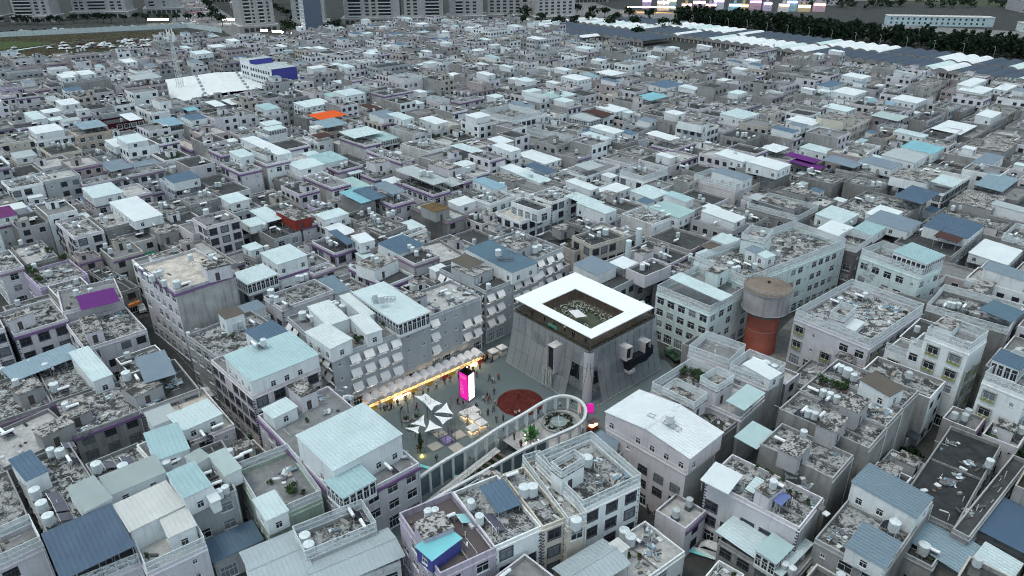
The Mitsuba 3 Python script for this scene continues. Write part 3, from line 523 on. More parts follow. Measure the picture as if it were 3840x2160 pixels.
('D9',-55.65,96.57,49.39,14.85,10.23,9.2,'pinkw','tan','q',[('S','pteal',-54.77,98.87,44.81,5.49,6.84,11,1),('S','grey',-60.06,100.06,49.99,4.33,3.95,11.2,1),('H',-51.98,103.86,8.5),('H',-50.2,101.86,8.5),('H',-51.63,99.69,8.5),('K',-53.35,104.08,8.5),('K',-52.52,103.07,8.5),('G',-57.11,100.16,8.5),('G',-53.94,98.49,8.5),('G',-55.34,102.82,8.5),('J',-54.76,101.41,8.5)]),
('D10',-70.82,138.32,43.73,19.1,13.41,17.4,'lavw','tan','pR',[('P',-65.64,143.57,53.74,4.81,5.1,19.8,0),('K',-74.14,141.18,16.7),('K',-77.85,143.52,16.7),('K',-77.44,144.87,16.7),('K',-76.86,145.55,16.7),('K',-71.06,140.19,16.7,'b'),('H',-83.74,149.97,16.7),('H',-81.9,148.19,16.7),('H',-79.48,145.06,16.7),('H',-69.37,140.68,16.7),('K',-70.96,148.67,19.1),('K',-66.28,148.63,19.1),('H',-65.13,148.09,19.1)]),
('D11',-54.71,119.04,42.24,15.2,14.36,12,'concp','mot','',[('S','slate',-47.75,121.34,43.2,6.37,5.96,14.4,1),('K',-56.98,131.93,11.3,'b'),('K',-55.94,132.49,11.3),('H',-53.6,133.48,11.3),('S','wood',-57.87,130.34,47.76,3.59,3.87,15,1),('J',-64.61,132.23,11.3),('J',-58.94,131.64,11.3),('G',-56.56,128.95,11.3)]),
('D12',-45.52,107.03,46,16.77,13.52,12.4,'pinkw','grey','qn',[('S','teal2',-45.51,107.54,46.98,10.51,13.18,15,1),('H',-47.58,117.6,15.4),('K',-46.13,117.87,15.4)]),
('E1',-80.62,181.27,46,9.18,9.39,15,'pinkw','grey','q',[('X',-86.09,184.28,46,9.66,5,11.7,0),('K',-84.11,190.75,14.3,'b'),('H',-87.49,197.62,14.3),('H',-79.46,187,14.3),('H',-77.3,188.33,14.3)]),
('E2',-116.54,181.53,46,17.18,7.47,12,'lavw','mot2','q',[('K',-120.45,189.45,11.3),('H',-118,187.81,11.3)]),
('E3',-111.67,188.6,46,13.39,7.44,11.8,'conc','pale','',[('S','white',-103.45,188.95,46,19.71,7.6,13.6,1),('K',-116.35,196.13,11.1),('K',-113.71,193.31,11.1),('D',-110.71,196.72,11.1),('H',-110.04,200.03,11.1),('K',-112.15,200.42,11.1),('K',-110.36,198.22,11.1)]),
('E4',-92.5,183.12,46,21.23,5,8.2,'conc','mot','B',[('P',-96.12,186.2,46,8.29,5,10.8,0),('H',-99.79,192.07,10.1),('S','green',-100.13,181.16,46,10.35,5,5.2,0)]),
('E5',-140.56,203.53,46,6.71,8.79,11.4,'lavb','mot','',[('K',-138.6,207.01,10.7),('G',-139.97,214.09,10.7),('G',-138.72,210.89,10.7),('J',-141.52,207.16,10.7)]),
('E6',-156.12,218.9,46,11,9.31,13.2,'white','mot','q',[('K',-156.92,221.69,12.5),('K',-154.31,226.16,12.5),('J',-161.44,231.56,12.5),('J',-159.62,236.31,12.5)]),
('E7',-149.43,225.86,46,11,10.72,13.2,'greyb','pale','',[('H',-151.92,231.12,12.5)]),
('E8',-125.91,164.06,46,14.81,5.23,10,'lavw','mot','p',[('J',-132.66,176.84,9.3),('J',-129.88,174.54,9.3)]),
('E8b',-145,192.1,46,10.59,5.04,11.2,'white','grey','p',[('S','magenta',-144.72,193.92,46,8.35,5,12.6,1)]),
('E9',-124.78,172.3,46,15.56,7.37,8.4,'conc','pale','',[('K',-133.61,185,7.7),('G',-123.93,180.85,7.7,'b'),('G',-117.83,176.16,7.7,'b'),('J',-129.51,184.09,7.7),('J',-123.26,178.13,7.7)]),
('E10',-112.98,158.01,43.75,13.35,10.76,8.6,'lilac','mot','a',[('G',-119.5,166.5,7.9,'b'),('G',-121.61,168.61,7.9,'b'),('G',-116.4,163.41,7.9,'b'),('J',-112.11,168.78,7.9),('J',-114.48,169.86,7.9),('K',-114.9,165.14,7.9),('K',-120.87,169.4,7.9)]),
('E11',-94.97,159.94,40.82,19.37,4.27,6.4,'conc','dark','',[('J',-102.63,169.21,5.7),('J',-101.6,170.78,5.7),('J',-106.19,174.58,5.7),('J',-99.04,169.19,5.7),('J',-108.59,175.7,5.7),('G',-106.31,173.28,5.7),('G',-106.11,176.6,5.7)]),
('E13',-125.69,210.61,46,12.51,16.45,11,'lavw','pale','p',[('S','pteal',-125.4,210,46,11,8.31,13,1),('K',-133.56,222.91,10.3),('K',-128.53,222.86,10.3),('G',-128.62,227.06,10.3)]),
('E14',-102.91,202.1,46,10.29,10.76,11,'conc','mot','',[('K',-104.86,207.86,10.3),('K',-103.87,208.63,10.3),('H',-102.92,207.41,10.3),('H',-101.05,210.52,10.3),('G',-104.27,217.39,10.3)]),
('E15',-95.31,206.79,46,10.41,10.7,12,'conc','grey','',[('K',-95.56,215.34,11.3),('K',-94.52,216.17,11.3),('H',-92.68,215.66,11.3),('D',-97.91,213.4,11.3),('J',-102.11,220.41,11.3)]),
('E16',-109.15,227.19,46,11.76,8.94,11,'lavb','grey','',[('S','slate',-107.4,224.05,46,7.15,8.51,13.2,1)]),
('E17',-139.88,230.47,46,6.4,26,10.6,'lavw','mot','p',[('K',-130.92,236.98,9.9),('K',-118.8,232.12,9.9),('H',-126.87,234.38,9.9),('H',-116.48,230.56,9.9),('G',-118.5,226.4,9.9),('G',-136.94,241.51,9.9),('G',-141.94,239.6,9.9),('S','slatep',-135.43,240.3,46,11,7.14,12,0)]),
('G1',-58.93,193.17,46,7.42,7.04,10.4,'lavw','dark','p',[('P',-60.19,191.57,46,11,5,12.6,'red')]),
('G2',-64.8,185.7,46,13.35,8.12,9.6,'greyb','dark','B',[('K',-69.62,193.58,8.9),('H',-67.16,192.56,8.9),('H',-64.8,191.21,8.9),('S','pteal',-72.76,191.08,46,5.56,5,11,1),('S','pteal',-68.79,194.32,46,11,5,11.2,0)]),
('G2b',-65.39,201.23,46,12.26,7.49,10,'conc','dark','B',[('K',-69.25,209.22,9.3),('K',-65.93,207.65,9.3),('H',-67.76,210.33,9.3)]),
('G4',-52.91,194.65,46,6.21,8.45,9.8,'white','grey','',[('S','pteal',-52.31,193.24,46,5.18,7.65,12.2,1)]),
('G5',-47.25,189.35,46,8.73,6.06,8.2,'white','grey','',[('S','white',-46.54,186.87,41.06,7.7,4.89,10,1),('K',-46.1,191.59,7.5),('K',-44.99,190.93,7.5),('H',-43.37,192.57,7.5),('G',-36.72,187.76,7.5)]),
('G6',-45.56,173.67,45.06,11.19,8,10.6,'lavw','dark','qp',[('S','slate',-42.7,175.91,50.62,10.06,2.17,12,0),('S','white',-39.03,174.91,53.19,5.28,4.04,12.8,1),('K',-48.79,180.62,9.9),('K',-47.69,178.79,9.9),('H',-46.12,178.78,9.9)]),
('G7',-35.09,187.72,40.56,13.57,8.5,10.4,'conc','mot','B',[('K',-39.39,198.21,9.7),('K',-37.78,195.38,9.7),('K',-40.39,199.66,9.7),('K',-35.79,201.07,9.7),('K',-34.72,202.53,9.7),('G',-41.78,198.3,9.7),('J',-37.14,194.28,9.7)]),
('G8',-18.41,197.92,46,17.65,7.34,10.2,'conc','pale','Bp',[('P',-21.71,198.26,46,6.95,5,12.6,'rust')]),
('G9',-29.05,188.96,45.08,3,7.17,9.2,'white','grey','',[]),
('G10b',-29.22,171.44,45.43,8.64,8.15,10.2,'white','mot','',[('S','slate',-28.36,169.43,42.93,8.36,8.1,12.2,1)]),
('G10',-23.8,164.28,47.57,8.44,7.47,11.8,'lavw','dark','qp',[('K',-26.08,172.84,11.1),('K',-25.14,171.35,11.1),('K',-23.92,168.88,11.1),('D',-21.46,173,11.1)]),
('G10c',-17.96,168.19,54.35,13.07,7.59,10.4,'conc','pale','',[]),
('G11',-29.92,156.64,45.49,15.66,8.36,9.6,'white','dark','p',[('P',-32.92,159.68,36.31,6.6,7.95,12.2,0),('K',-32.93,163.71,11.5),('K',-34.19,165.31,11.5),('D',-32.22,164.51,11.5)]),
('G12',-60.38,151.07,46.29,7.82,8.04,10.8,'greyb','grey','q',[('S','pteal',-60.17,150.1,43.68,6.78,7.75,13.2,3)]),
('G13',-55.58,158.44,46.97,7.86,7.83,11.6,'white','grey','p',[('S','pteal',-55.51,158.78,44.77,7.97,7.81,14.2,1)]),
('G13b',-65.03,170.69,38.14,5.73,6.73,10.4,'conc','mot','',[('H',-65.61,177.38,9.7),('K',-63.88,176.42,9.7),('S','pteal',-66.54,172.05,42.66,3.9,3.58,12,1)]),
('G15',-49.91,140.98,45.66,8.22,12.96,11.8,'lavw','mot','q',[('K',-51.94,144.27,11.1),('K',-52.91,144.28,11.1),('K',-54,147.33,11.1,'b'),('H',-49.26,142.08,11.1),('K',-48.99,154.65,11.1),('K',-49.81,154.66,11.1),('K',-48.2,155.61,11.1)]),
('G16',-48.33,162.07,43.04,3,6.32,10.2,'lavw','mot','p',[]),
('G17',-41.32,152.82,50.14,10.48,4.79,8.4,'white','grey','',[('S','slatecorr',-40.71,150.88,50.93,8.58,3.88,10.2,1)]),
('G17b',-38.18,155.42,41.75,7.55,5.46,8,'conc','mot','',[('K',-41.54,160.15,7.3),('H',-39.98,158.54,7.3)]),
('P1',-33.99,118.36,51.4,20.45,15.12,13.4,'plaza','grey','n',[('S','corrw',-33.71,117.37,41.75,7.91,4.84,15.8,1),('S','corrw',-36.14,126.07,51.67,8.84,4.55,15.8,1),('S','corrw',-29.62,130.02,50.66,10.43,2.18,15.6,1),('S','corrw',-28.02,122.92,54.77,7.41,3.22,15.6,1),('K',-43.18,133.46,12.7,'b'),('K',-40.63,131.93,12.7),('K',-37.03,137.74,12.7),('K',-35.48,136.53,12.7,'b'),('H',-41.68,133.05,12.7),('H',-38.54,139.33,12.7),('G',-25.68,130.87,12.7,'b'),('G',-25.54,132.35,12.7,'b'),('G',-30.55,124.52,12.7,'b')]),
('P2',-22.62,128.35,46.31,17.28,7.76,13.4,'plaza','grey','n',[('S','pteal',-22.37,126.34,48.39,16.99,7.63,16,3),('K',-26.51,132.68,17.6,'0'),('K',-28.08,134.47,16.4),('R',-28.97,135.02,-24.25,134.99,16.3)]),
('P3',-17.44,134.16,49.21,11.27,14.13,13.4,'plaza','pale','n',[('P',-21.02,137.71,50.69,3.09,3.68,15.4,0),('J',-11.37,148.15,12.7),('J',-9.3,146.37,12.7),('J',-12.15,142.11,12.7),('J',-18.57,141.32,12.7),('K',-13.84,142.57,12.7),('H',-15.17,144.67,12.7),('D',-16.35,138.09,12.7)]),
('P4',-5.95,145.55,47.44,16.54,8.65,13.6,'plaza','dark','n',[('K',-8.3,149.73,12.9),('K',-7.58,150.42,12.9),('K',-5.22,146.29,12.9),('P',-8.54,148.74,44.08,7.26,5.95,15.6,0)]),
('P5',0.01,151.84,46.71,17.6,8.72,13.6,'plaza','grey','n',[('S','slatebl',0.01,150.14,47.85,16.56,7.78,16,1),('K',-3.14,156.41,17.4,'0'),('R',-3.29,155.18,0.39,155.91,16.3),('S','wood',-9.89,152.13,41,5.61,4.94,16,1)]),
('P6',5.5,159.85,46.25,16.11,9.87,15,'plaza','mot','n',[('P',1.5,159.94,41.07,3.76,5.16,17.2,0),('K',1.47,167.84,16.5),('H',2.55,167.96,16.5),('K',5.54,163.86,14.3,'b'),('K',6.72,165.5,14.3),('J',-2.62,175.74,14.3),('J',9,168.67,14.3)]),
('I1',2.54,197.1,46,10.87,12.7,10.2,'white','tan','qk',[('X',7.52,197.06,46,11.3,5.32,13.4,'dark'),('K',3.19,205.74,12.7,'t'),('K',5.82,203.39,12.7,'t')]),
('I2',11.92,206.7,46,9.54,11.16,12.6,'white','mot','qk',[('K',11.56,212.81,11.9),('K',12.47,212.81,11.9),('K',13.13,210.36,11.9)]),
('I3',20.19,171.13,55.53,8.04,11.36,13.6,'beige','dark','k',[('X',16.17,173.6,50.72,5,4.11,11,0),('G',14.55,174.16,12.9),('H',20.39,181.52,12.9),('H',22.88,180.87,12.9),('H',20.77,175.97,12.9),('K',24.45,178.61,12.9,'b'),('K',22.56,176.78,12.9)]),
('I4',28.04,159.98,50.73,9.9,12.75,10.4,'lavw','grey','p',[('X',31.01,154.68,50.6,5.97,9.44,12.8,'dark'),('S','white',26.74,159.25,45.37,4.35,5.09,12.6,0),('K',30.94,158.67,12.1),('H',32.25,160.06,12.1),('K',37.77,170.94,9.7),('K',38.54,169.82,9.7),('H',39.67,170.17,9.7),('P',32.34,165.75,49.31,2.8,4.03,13.4,0),('J',36.44,164.47,12.1,'r'),('K',29.61,172.12,9.7,'tall'),('K',33.53,180.3,9.7,'tall')]),
('I5',38.96,190.74,49.78,11.42,10.31,11.6,'white','mot','B',[('K',41.84,202.09,10.9),('K',42.71,202.08,10.9),('H',43.19,199.49,10.9),('H',44.1,196.32,10.9),('J',40.63,197.25,10.9),('J',39.12,197.27,10.9)]),
('I5c',20.15,197.43,46,6.47,11.91,8.4,'conc','mot','',[('H',20.1,200.27,7.7),('K',21.88,199.22,7.7),('P',13.51,189.08,55.32,3.91,4.28,10.4,0)]),
('I5d',26.18,197.6,46,7.67,8.89,9.4,'lavw','grey','',[('S','pteal',26.86,198.1,46,11,5,12,1),('S','pteal',23.79,205.1,46,11,5.26,11.6,0),('K',31.43,212.49,8.7),('K',34.17,214.88,8.7),('H',35.66,214.87,8.7)]),
('I6',47.74,196.91,46,9.86,8.49,9.6,'lavw','grey','p',[('S','teal3',47.02,194.55,46,10.33,8.18,12,1)]),
('I7',43.9,216.57,46,8.88,8.87,9,'white','grey','',[('S','pteal',43.06,212.77,46,8.71,8.7,11.2,1)]),
('I8',31.53,226.25,46,7.06,11.05,6.8,'conc','grey','B',[('S','white',31.09,223.58,46,5.84,10.9,8.8,1)]),
('I9',13.33,233.24,46,8.14,16.85,9,'white','mot','',[('K',18.49,245.89,8.3,'b'),('K',11.85,239.97,8.3,'b'),('H',15.34,238.29,8.3),('J',20.31,249.32,8.3),('J',22,247.27,8.3),('S','slate',11.81,239.38,46,11,5.23,11,0)]),
('I9b',25.23,241.39,46,11,18.93,9.4,'white','grey','',[('S','grey',26.2,241.28,46,6.36,7.91,11.6,0),('H',22.04,260.89,8.7),('K',24.47,259.49,8.7)]),
('I9c',5.2,234.24,46,8.42,9.32,9,'conc','mot','',[('P',0.51,228.47,46,11,5,11.8,0),('S','pteal',9.09,229.57,46,11,5.43,11,1),('S','white',3.48,237.51,46,11,5.47,11,1),('H',3.09,229.1,8.3),('H',5.7,230.89,8.3)]),
('I10',43.78,234.8,46,9.99,13.96,9.8,'white','grey','lk',[('K',44.34,247.14,9.1),('K',45.95,245.07,9.1),('H',42.71,247.44,9.1)]),
('I11',56.78,225.83,46,5.71,6.24,12.2,'beige','mot','B',[('K',59.38,241.1,11.5),('H',58,241.43,11.5)]),
('I13b',-0.04,256.01,46,11,5,12,'white','grey','p',[('S','white',-0.34,253.97,46,9.61,5,14.5,1)]),
('I14',12.01,257.35,46,15.27,8.92,8,'white','grey','',[('S','white',11.9,255.28,46,15.12,8.83,9.6,1)]),
('I15',-6.43,210.1,46,8.18,10.52,11,'white','mot','',[('K',-8.57,219.4,10.3),('K',-7.38,216.02,10.3),('K',-6.48,212.74,10.3),('H',-9.5,214.73,10.3)]),
('I15b',-11.22,222.49,46,8.6,8.38,10,'conc','mot','',[('S','blue',-5.05,221.45,46,11,5,11.5,1),('K',-3.49,229.43,9.3),('K',-2.62,228.52,9.3)]),
('J1',42.02,137.86,47.16,14.01,16.43,12,'mural','grey','l',[('S','pteal',44.3,138.51,48.59,13.54,3.94,14.6,0)]),
('J2',52.72,148.74,54.44,15.47,38.76,13.6,'mural','mot','l',[('P',61.08,164.47,33.8,5.59,6.9,16.6,'lat'),('S','pteal',59.92,158.77,58.78,3.26,3.36,15.4,1),('S','slatep',58.24,160.99,49.5,2.81,3.23,15.8,1),('K',51.25,157.14,12.9,'b'),('K',51.62,155.15,12.9),('K',52.69,155.64,12.9),('K',56.86,156.6,12.9),('H',53.61,159.53,12.9),('H',55.68,157.99,12.9),('K',62.22,169.46,15.9),('K',64.81,164.31,12.9),('G',70.33,170.15,12.9),('G',68.89,172.45,12.9),('J',73.76,179.84,12.9),('J',75.66,177.39,12.9),('J',68.95,175.06,12.9),('P',45.84,147.94,44.02,3,5,16.4,0)]),
('J3',87,170.44,44.24,6.61,10.83,11.6,'darkfac','mot','l',[('J',90.91,183.4,10.9),('J',93.27,183.39,10.9),('K',88.91,183.61,10.9)]),
('J3b',89.7,188.34,46,6.55,9,10.4,'conc','grey','',[('S','white',85.84,179.14,46,6,9.16,12.6,1),('S','pteal',91.1,189.17,46,7.9,10.26,12.4,1),('S','teal',95.35,180.18,46,5.37,9.28,12.4,1),('K',94.85,192.56,9.7),('D',96.54,196.62,9.7)]),
('J4',92.44,150.19,55.71,14.86,9.02,14.6,'mural','mot','lm',[('S','teal',93.35,150.69,53.7,7.8,8.56,17.4,3)]),
('J5',110.6,169.26,46,13.91,26,11,'conc','dark','B',[('S','brown',114.07,174.03,46,5.43,8.64,12.8,0),('S','slate',118.34,176.74,46,11,13.7,12.8,1),('S','slatep',105.43,182.28,46,11,10.03,12.6,1),('H',110.82,185.79,10.3),('H',109.17,186.6,10.3),('H',116.91,191.4,10.3),('H',118.56,190.56,10.3),('K',112.06,185.57,10.3),('K',119.95,190.34,10.3),('K',120.88,189.51,10.3)]),
('J6',105.35,191.06,46,17.06,25.89,11,'conc','mot','Bb',[('S','white',103.99,190.05,46,6.27,10.03,12.8,1),('K',107.66,211.56,10.3),('K',108.9,210.75,10.3),('H',105.03,211.44,10.3),('S','slate',118.83,201.54,46,7.9,14.31,13.4,0)]),
('J8',132.54,214.85,46,13.71,25.02,12,'white','pale','q',[('S','pteal',134,213.83,46,6.15,10.13,14.4,0),('G',127.5,229.1,11.3),('G',130.69,231.35,11.3),('G',130.83,224.63,11.3),('G',128.93,223.57,11.3),('P',128.08,217.63,46,11,11.19,14.4,0)]),
('J13',124.72,168.17,46,9.14,14.26,8.6,'conc','grey','',[('S','white',123.56,166.85,46,8.81,13.14,9.8,1)]),
('J14',101.4,130.66,42.71,15.68,13.61,10.6,'conc','mot','lB',[('S','slatebl',102.59,132.49,52.66,6.07,6.94,12.6,0),('K',95.66,142.74,9.9),('K',96.33,142.23,9.9),('K',97.5,142.22,9.9),('H',94.46,142.5,9.9),('H',98.4,141.97,9.9),('G',98.43,138.34,9.9),('G',99.72,137.37,9.9),('G',98.87,140.79,9.9)]),
('J14b',104.95,149.49,46.82,8.54,8.98,8,'conc','grey','l',[('P',107.32,149.64,48.93,3,8.75,10.4,0)]),
('J16',136.77,190.63,46,17.68,8.12,9.8,'conc','mot','Bb',[('K',131.33,206.63,9.1),('K',133.55,206.61,9.1),('K',135.78,206.59,9.1),('H',135.63,209.02,9.1),('P',138.81,200.71,46,11,15.64,11.8,0)]),
('J17',152,209.81,46,12.97,16.32,11.5,'conc','grey','B',[('S','stain',150,214.56,46,7.77,18.25,12.6,0)]),
('J18',134.92,178.66,46,5.29,12.42,10,'conc','mot','l',[('K',133.94,183.23,9.3),('K',133.92,180.21,9.3),('H',136.29,184.97,9.3)]),
('J9b',92.26,216.17,46,12.99,7.15,9.5,'conc','mot','B',[('K',92.96,228.05,8.8,'b'),('H',91.48,230.19,8.8),('H',93.67,227.46,8.8),('K',92.3,225.38,8.8),('P',89.5,214.2,46,6.92,5.22,11.9,0)]),
('J9c',94.39,209.2,46,5.54,8.38,10,'conc','pale','',[]),
('J10',81.39,196.3,46,16.14,13.12,10.2,'conc','dark','l',[('S','grey',78.57,202.3,46,11,5.31,12,0),('P',81.22,199.9,46,11,5.36,12.6,0)]),
('J11',67.49,193.39,46,11.03,9.59,10.2,'conc','mot','',[('K',68.3,201.07,9.5),('K',68.94,198.89,9.5),('H',64,202.92,9.5),('H',69.68,197.81,9.5)]),
('J12',57.4,177.8,42.77,5.65,6.36,10,'grey','grey','',[('S','pteal',56.2,174.27,42.47,5.51,5.99,12,1)]),
('J12b',52.41,172.35,43.81,4.6,6.31,9.4,'conc','mot','',[('S','wood',51.81,170.92,54.47,5.24,4.92,11.4,0),('S','pteal',48.85,167.87,50.55,3.54,4.13,11.4,1),('H',57.62,185.86,8.7),('K',59.22,184.87,8.7)]),
('J19',70.04,219.68,46,15.44,9.82,11.8,'pinkw','grey','l',[('S','slatep',72.25,221.04,46,11,5.55,14.5,1),('J',68.94,230.07,11.1)]),
('K0',30.92,103.06,47.27,9.09,12.17,11.6,'lavw','mot','l',[('P',30.21,101.1,45.49,6.25,3.97,13.4,'lat'),('G',31.89,114.97,10.9,'b'),('G',34.14,114.69,10.9,'b'),('G',34.64,113.12,10.9,'b'),('G',33.39,115.22,10.9,'b'),('K',27.82,108,10.9),('K',30.75,106.3,10.9)]),
('K1',34.39,98.21,47.16,6.69,5.14,10.6,'conc','mot','b',[]),
('K2',38.46,101.25,43.55,7.28,8.79,11.6,'lavw','pale','b',[('S','glass',38.37,100.22,44.95,3.19,6.9,14,2),('P',35,104.95,50.04,3.59,4.75,14.2,'lat')]),
('K3',44.96,109.09,44.67,7.41,7.27,12.6,'lavw','mot','lb',[('S','white',45.26,108.7,52.14,5.63,3.27,14.4,1),('K',46.64,115.06,11.9,'b'),('K',47.96,114.25,11.9),('H',45.86,117.07,11.9),('H',47.73,115.15,11.9)]),
('K4',40.66,117.38,40.05,8.43,7.49,11.4,'lavw','grey','l',[]),
('K5',56.3,120.11,45.27,3.66,12.57,4.5,'conc','mot','',[]),
('Q1',-57.76,225.5,46,17.59,7.11,11,'white','grey','Bp',[('K',-64.47,234.71,10.3),('K',-62.76,231.86,10.3),('H',-61.07,233.1,10.3)]),
('Q2',-82.17,239.27,46,18,8.77,14.6,'white','grey','Bp',[('S','white',-79.46,244.12,46,27.43,5,16.4,1),('K',-83.92,246.49,16.6),('K',-82.34,244.61,16.2),('P',-83.6,244.86,46,11.58,5,16.2,0)]),
('Q3',-88.72,232.06,46,14.36,7.71,14,'lavw','mot','pqh',[('K',-89.22,235.93,13.3),('J',-88.7,242.6,13.3),('S','pteal',-91.56,241.76,46,7.95,5,16.2,1)]),
('Q3b',-103.47,256.25,46,11,12.38,13,'lavw','mot','p',[('K',-114.24,269.73,12.3),('K',-109.17,264.79,12.3),('H',-108.71,268.69,12.3),('H',-103.93,266.2,12.3)]),
('Q4',-74.92,248.51,46,11,8.31,12,'white','pale','',[('J',-73.08,255.58,11.3)]),
('Q5',-82.99,278.8,46,6.8,8.42,11,'white','grey','B',[('K',-86.12,284.76,10.3),('K',-83.02,292.98,10.3),('G',-82.48,293.09,10.3),('S','brown',-74.38,280.45,46,5.23,5.85,12.6,0)]),
('Q6',-75.45,281.29,46,11,6.83,11,'white','grey','',[]),
('Q7',-96.64,288.54,46,11,8.06,11.6,'white','grey','',[('S','pteal',-96.14,288.94,46,5.12,7.43,13.4,3)]),
('Q8',-108.71,290.99,46,9.44,11.39,11,'lavw','mot','',[('G',-109.85,312.61,10.3),('G',-106.9,307.94,10.3),('G',-110.36,309.51,10.3),('K',-109.73,299.03,10.3)]),
('Q9',-55.31,272.3,46,17.67,7.84,12,'white','mot','Bp',[('S','pteal',-59.94,276.49,46,10.47,12.94,13.6,0),('K',-61.36,289,12.3),('K',-59.71,287.58,12.3)]),
('Q9b',-50.05,282.15,46,11,7.58,10,'white','grey','',[('S','teal3',-49.46,279.31,46,11,7.49,11.8,3)]),
('Q10',-30.17,260.06,46,15.92,11.74,13,'white','mot','B',[('K',-34.12,267.65,12.3),('K',-32.61,266.9,12.3),('K',-31.65,268.86,12.3),('H',-37.41,270.41,12.3),('G',-29.41,279.37,12.3,'b')]),
('Q11',-37.39,278.94,46,16.05,8.57,14.6,'lavw','grey','B',[('K',-40.45,287.93,13.9),('K',-39.41,287.92,13.9),('K',-38.07,286.49,13.9),('H',-35.19,283.88,13.9),('H',-33.67,282.49,13.9),('S','pteal',-43.25,293.79,46,11,5.27,16.5,1)]),
('Q12',-30.61,291.78,46,11,6.84,12,'grey','grey','',[('S','white',-30.61,296.66,46,11,6.46,14,1)]),
('Q13',-66.67,251,46,11,10.49,9,'white','grey','p',[('S','teal',-66.03,249.47,46,11,10.17,11.5,1)]),
('Q14',-73.01,262.07,46,6.28,5,9.6,'white','grey','',[('S','pteal',-72.03,257.68,46,6.55,5,11.4,1)]),
('Q15',-59.75,245.37,46,11,10.05,10.4,'lavw','dark','p',[('K',-59.44,250.34,9.7),('K',-58.25,251.18,9.7),('S','pteal',-55.73,245.79,46,11,5,9,3)]),
('Q16',-38.98,251.64,46,21.25,5.95,11.6,'lavw','mot','p',[('K',-47.16,260.94,10.9,'b'),('K',-43.63,258.61,10.9),('J',-45.73,261.17,10.9),('J',-39.82,259.97,10.9),('P',-46.08,241.54,46,5.77,5.78,14,0),('H',-47.98,246.16,13.3)]),
('Q16b',-46.55,241.63,46,11.6,10.94,8.6,'lavw','mot','p',[('G',-50.09,251.82,7.9),('G',-46.64,249.71,7.9),('G',-42.62,251.75,7.9),('G',-44.63,248.67,7.9)]),
('Q17',-24.41,218.34,46,19.37,6.75,11,'lavw','dark','p',[('S','grey',-24.5,220.59,46,19.94,6.78,13.4,0),('K',-29.14,227.92,13.8),('K',-26.56,226.95,13.8),('K',-27.9,227.91,13.8),('K',-25.52,226.57,13.8),('G',-35.87,230.4,10.3),('G',-30.96,227.63,10.3)]),
('Q17b',-15.36,228.36,46,9.36,5.55,12,'lavw','mot','p',[('K',-23.27,239.92,11.3),('H',-17.58,232.38,11.3),('H',-16.83,229.56,11.3),('K',-14.63,238.84,11.3,'b'),('P',-20.5,233.66,46,11,5.31,14.2,0)]),
('Q17c',-19.49,225.24,46,6.26,5.58,9.5,'white','grey','p',[('S','grey',-19.11,224.84,46,6.67,5,11.4,0)]),
('Q18',-6.58,254.7,46,23.93,5.18,10.6,'concp','grey','B',[('S','pteal',-6.48,251.19,46,23.06,5.1,12.4,0)]),
('Q19',-45.28,209.63,46,11.66,5,11,'concp','grey','B',[('S','blueteal',-44.82,207.61,46,11.74,6.94,12,0),('S','slate',-41.77,209.84,46,10.45,5,12.2,0)]),
('Q19b',-35.63,208.78,46,10.11,7.9,11,'lavw','mot','p',[('S','slatep',-36.04,212.62,46,11,5,13,0),('G',-40.57,213.27,10.3),('G',-39.53,210.09,10.3),('K',-41.56,202.48,10.3),('K',-37.23,217.45,10.3),('K',-34.7,214.11,10.3),('K',-43.39,224.4,10.3),('K',-44.08,223.52,10.3)]),
('Q20',-72.99,231.34,46,11,5,10,'conc','mot','B',[]),
('Q21',-51.48,229.64,46,11,6.52,8.4,'grey','grey','',[('S','teal3',-51.25,228.75,46,11,6.49,9,0)]),
('Q22',-59.7,211.39,46,5.19,5,9,'lilac','mot','',[('K',-61.28,215.19,8.3),('K',-59.27,213.57,8.3),('K',-57.82,211.97,8.3),('H',-57.5,213.88,8.3)]),
('R1',-154.87,316.86,46,18.64,7.87,14.4,'white','mot','',[('P',-154.61,325.67,46,9.17,5,17.4,0),('K',-157.12,336.74,16.7),('J',-165.3,336.72,13.7)]),
('R1b',-141.54,297.05,46,12.25,8.64,11,'white','grey','',[('S','blue',-141.4,297.71,46,12.63,8.63,13,0),('S','blueteal',-143.77,328.07,46,5.77,5,12.6,0)]),
('R2',-187.76,364.64,46,6.81,19.67,15.6,'dimpink','dark','',[('K',-186.25,371.65,14.9),('K',-183.62,371.61,14.9),('K',-180.39,376.17,14.9),('K',-177.86,378.47,14.9),('H',-189.97,373.84,14.9),('S','grey',-185.62,370.98,46,11,12.82,18.2,0)]),
('R3',-229.81,384.55,46,5.43,22.97,14.5,'greyb','grey','bR',[('S','white',-231.49,388.8,46,11,5.84,16.2,1),('S','white',-226.36,397.22,46,11,6.92,16.2,1)]),
('R4',-273.23,466.95,46,11,19.46,15,'dimpink','grey','z',[('K',-281.14,483.72,14.3),('K',-276.38,487.33,14.3),('K',-274.91,488.79,14.3),('K',-272.64,488.75,14.3),('H',-275.43,479.09,14.3)]),
('R4b',-282.64,463.42,46,5.63,9.27,13.5,'pinkw','mot','z',[]),
('R5',-248.74,456.23,46,11,7.99,12.5,'dimpink','dark','z',[('K',-259.85,482.16,11.8),('K',-253,475.05,11.8)]),
('R5b',-238.67,454.24,46,11,14.73,13,'lavw','mot','z',[('S','white',-226.85,446.65,46,11,6.49,14.5,1)]),
('R5c',-228.55,465.79,46,11,6.82,13.5,'lavw','mot','z',[('K',-231.95,475.05,12.8)]),
('R6',-221.85,469.15,46,11,12.91,14,'dimpink','dark','z',[('K',-224.65,478.64,13.3),('K',-219.78,475.02,13.3)]),
('R7',-237.96,526.94,46,11,11.47,15,'greyb','grey','zb',[]),
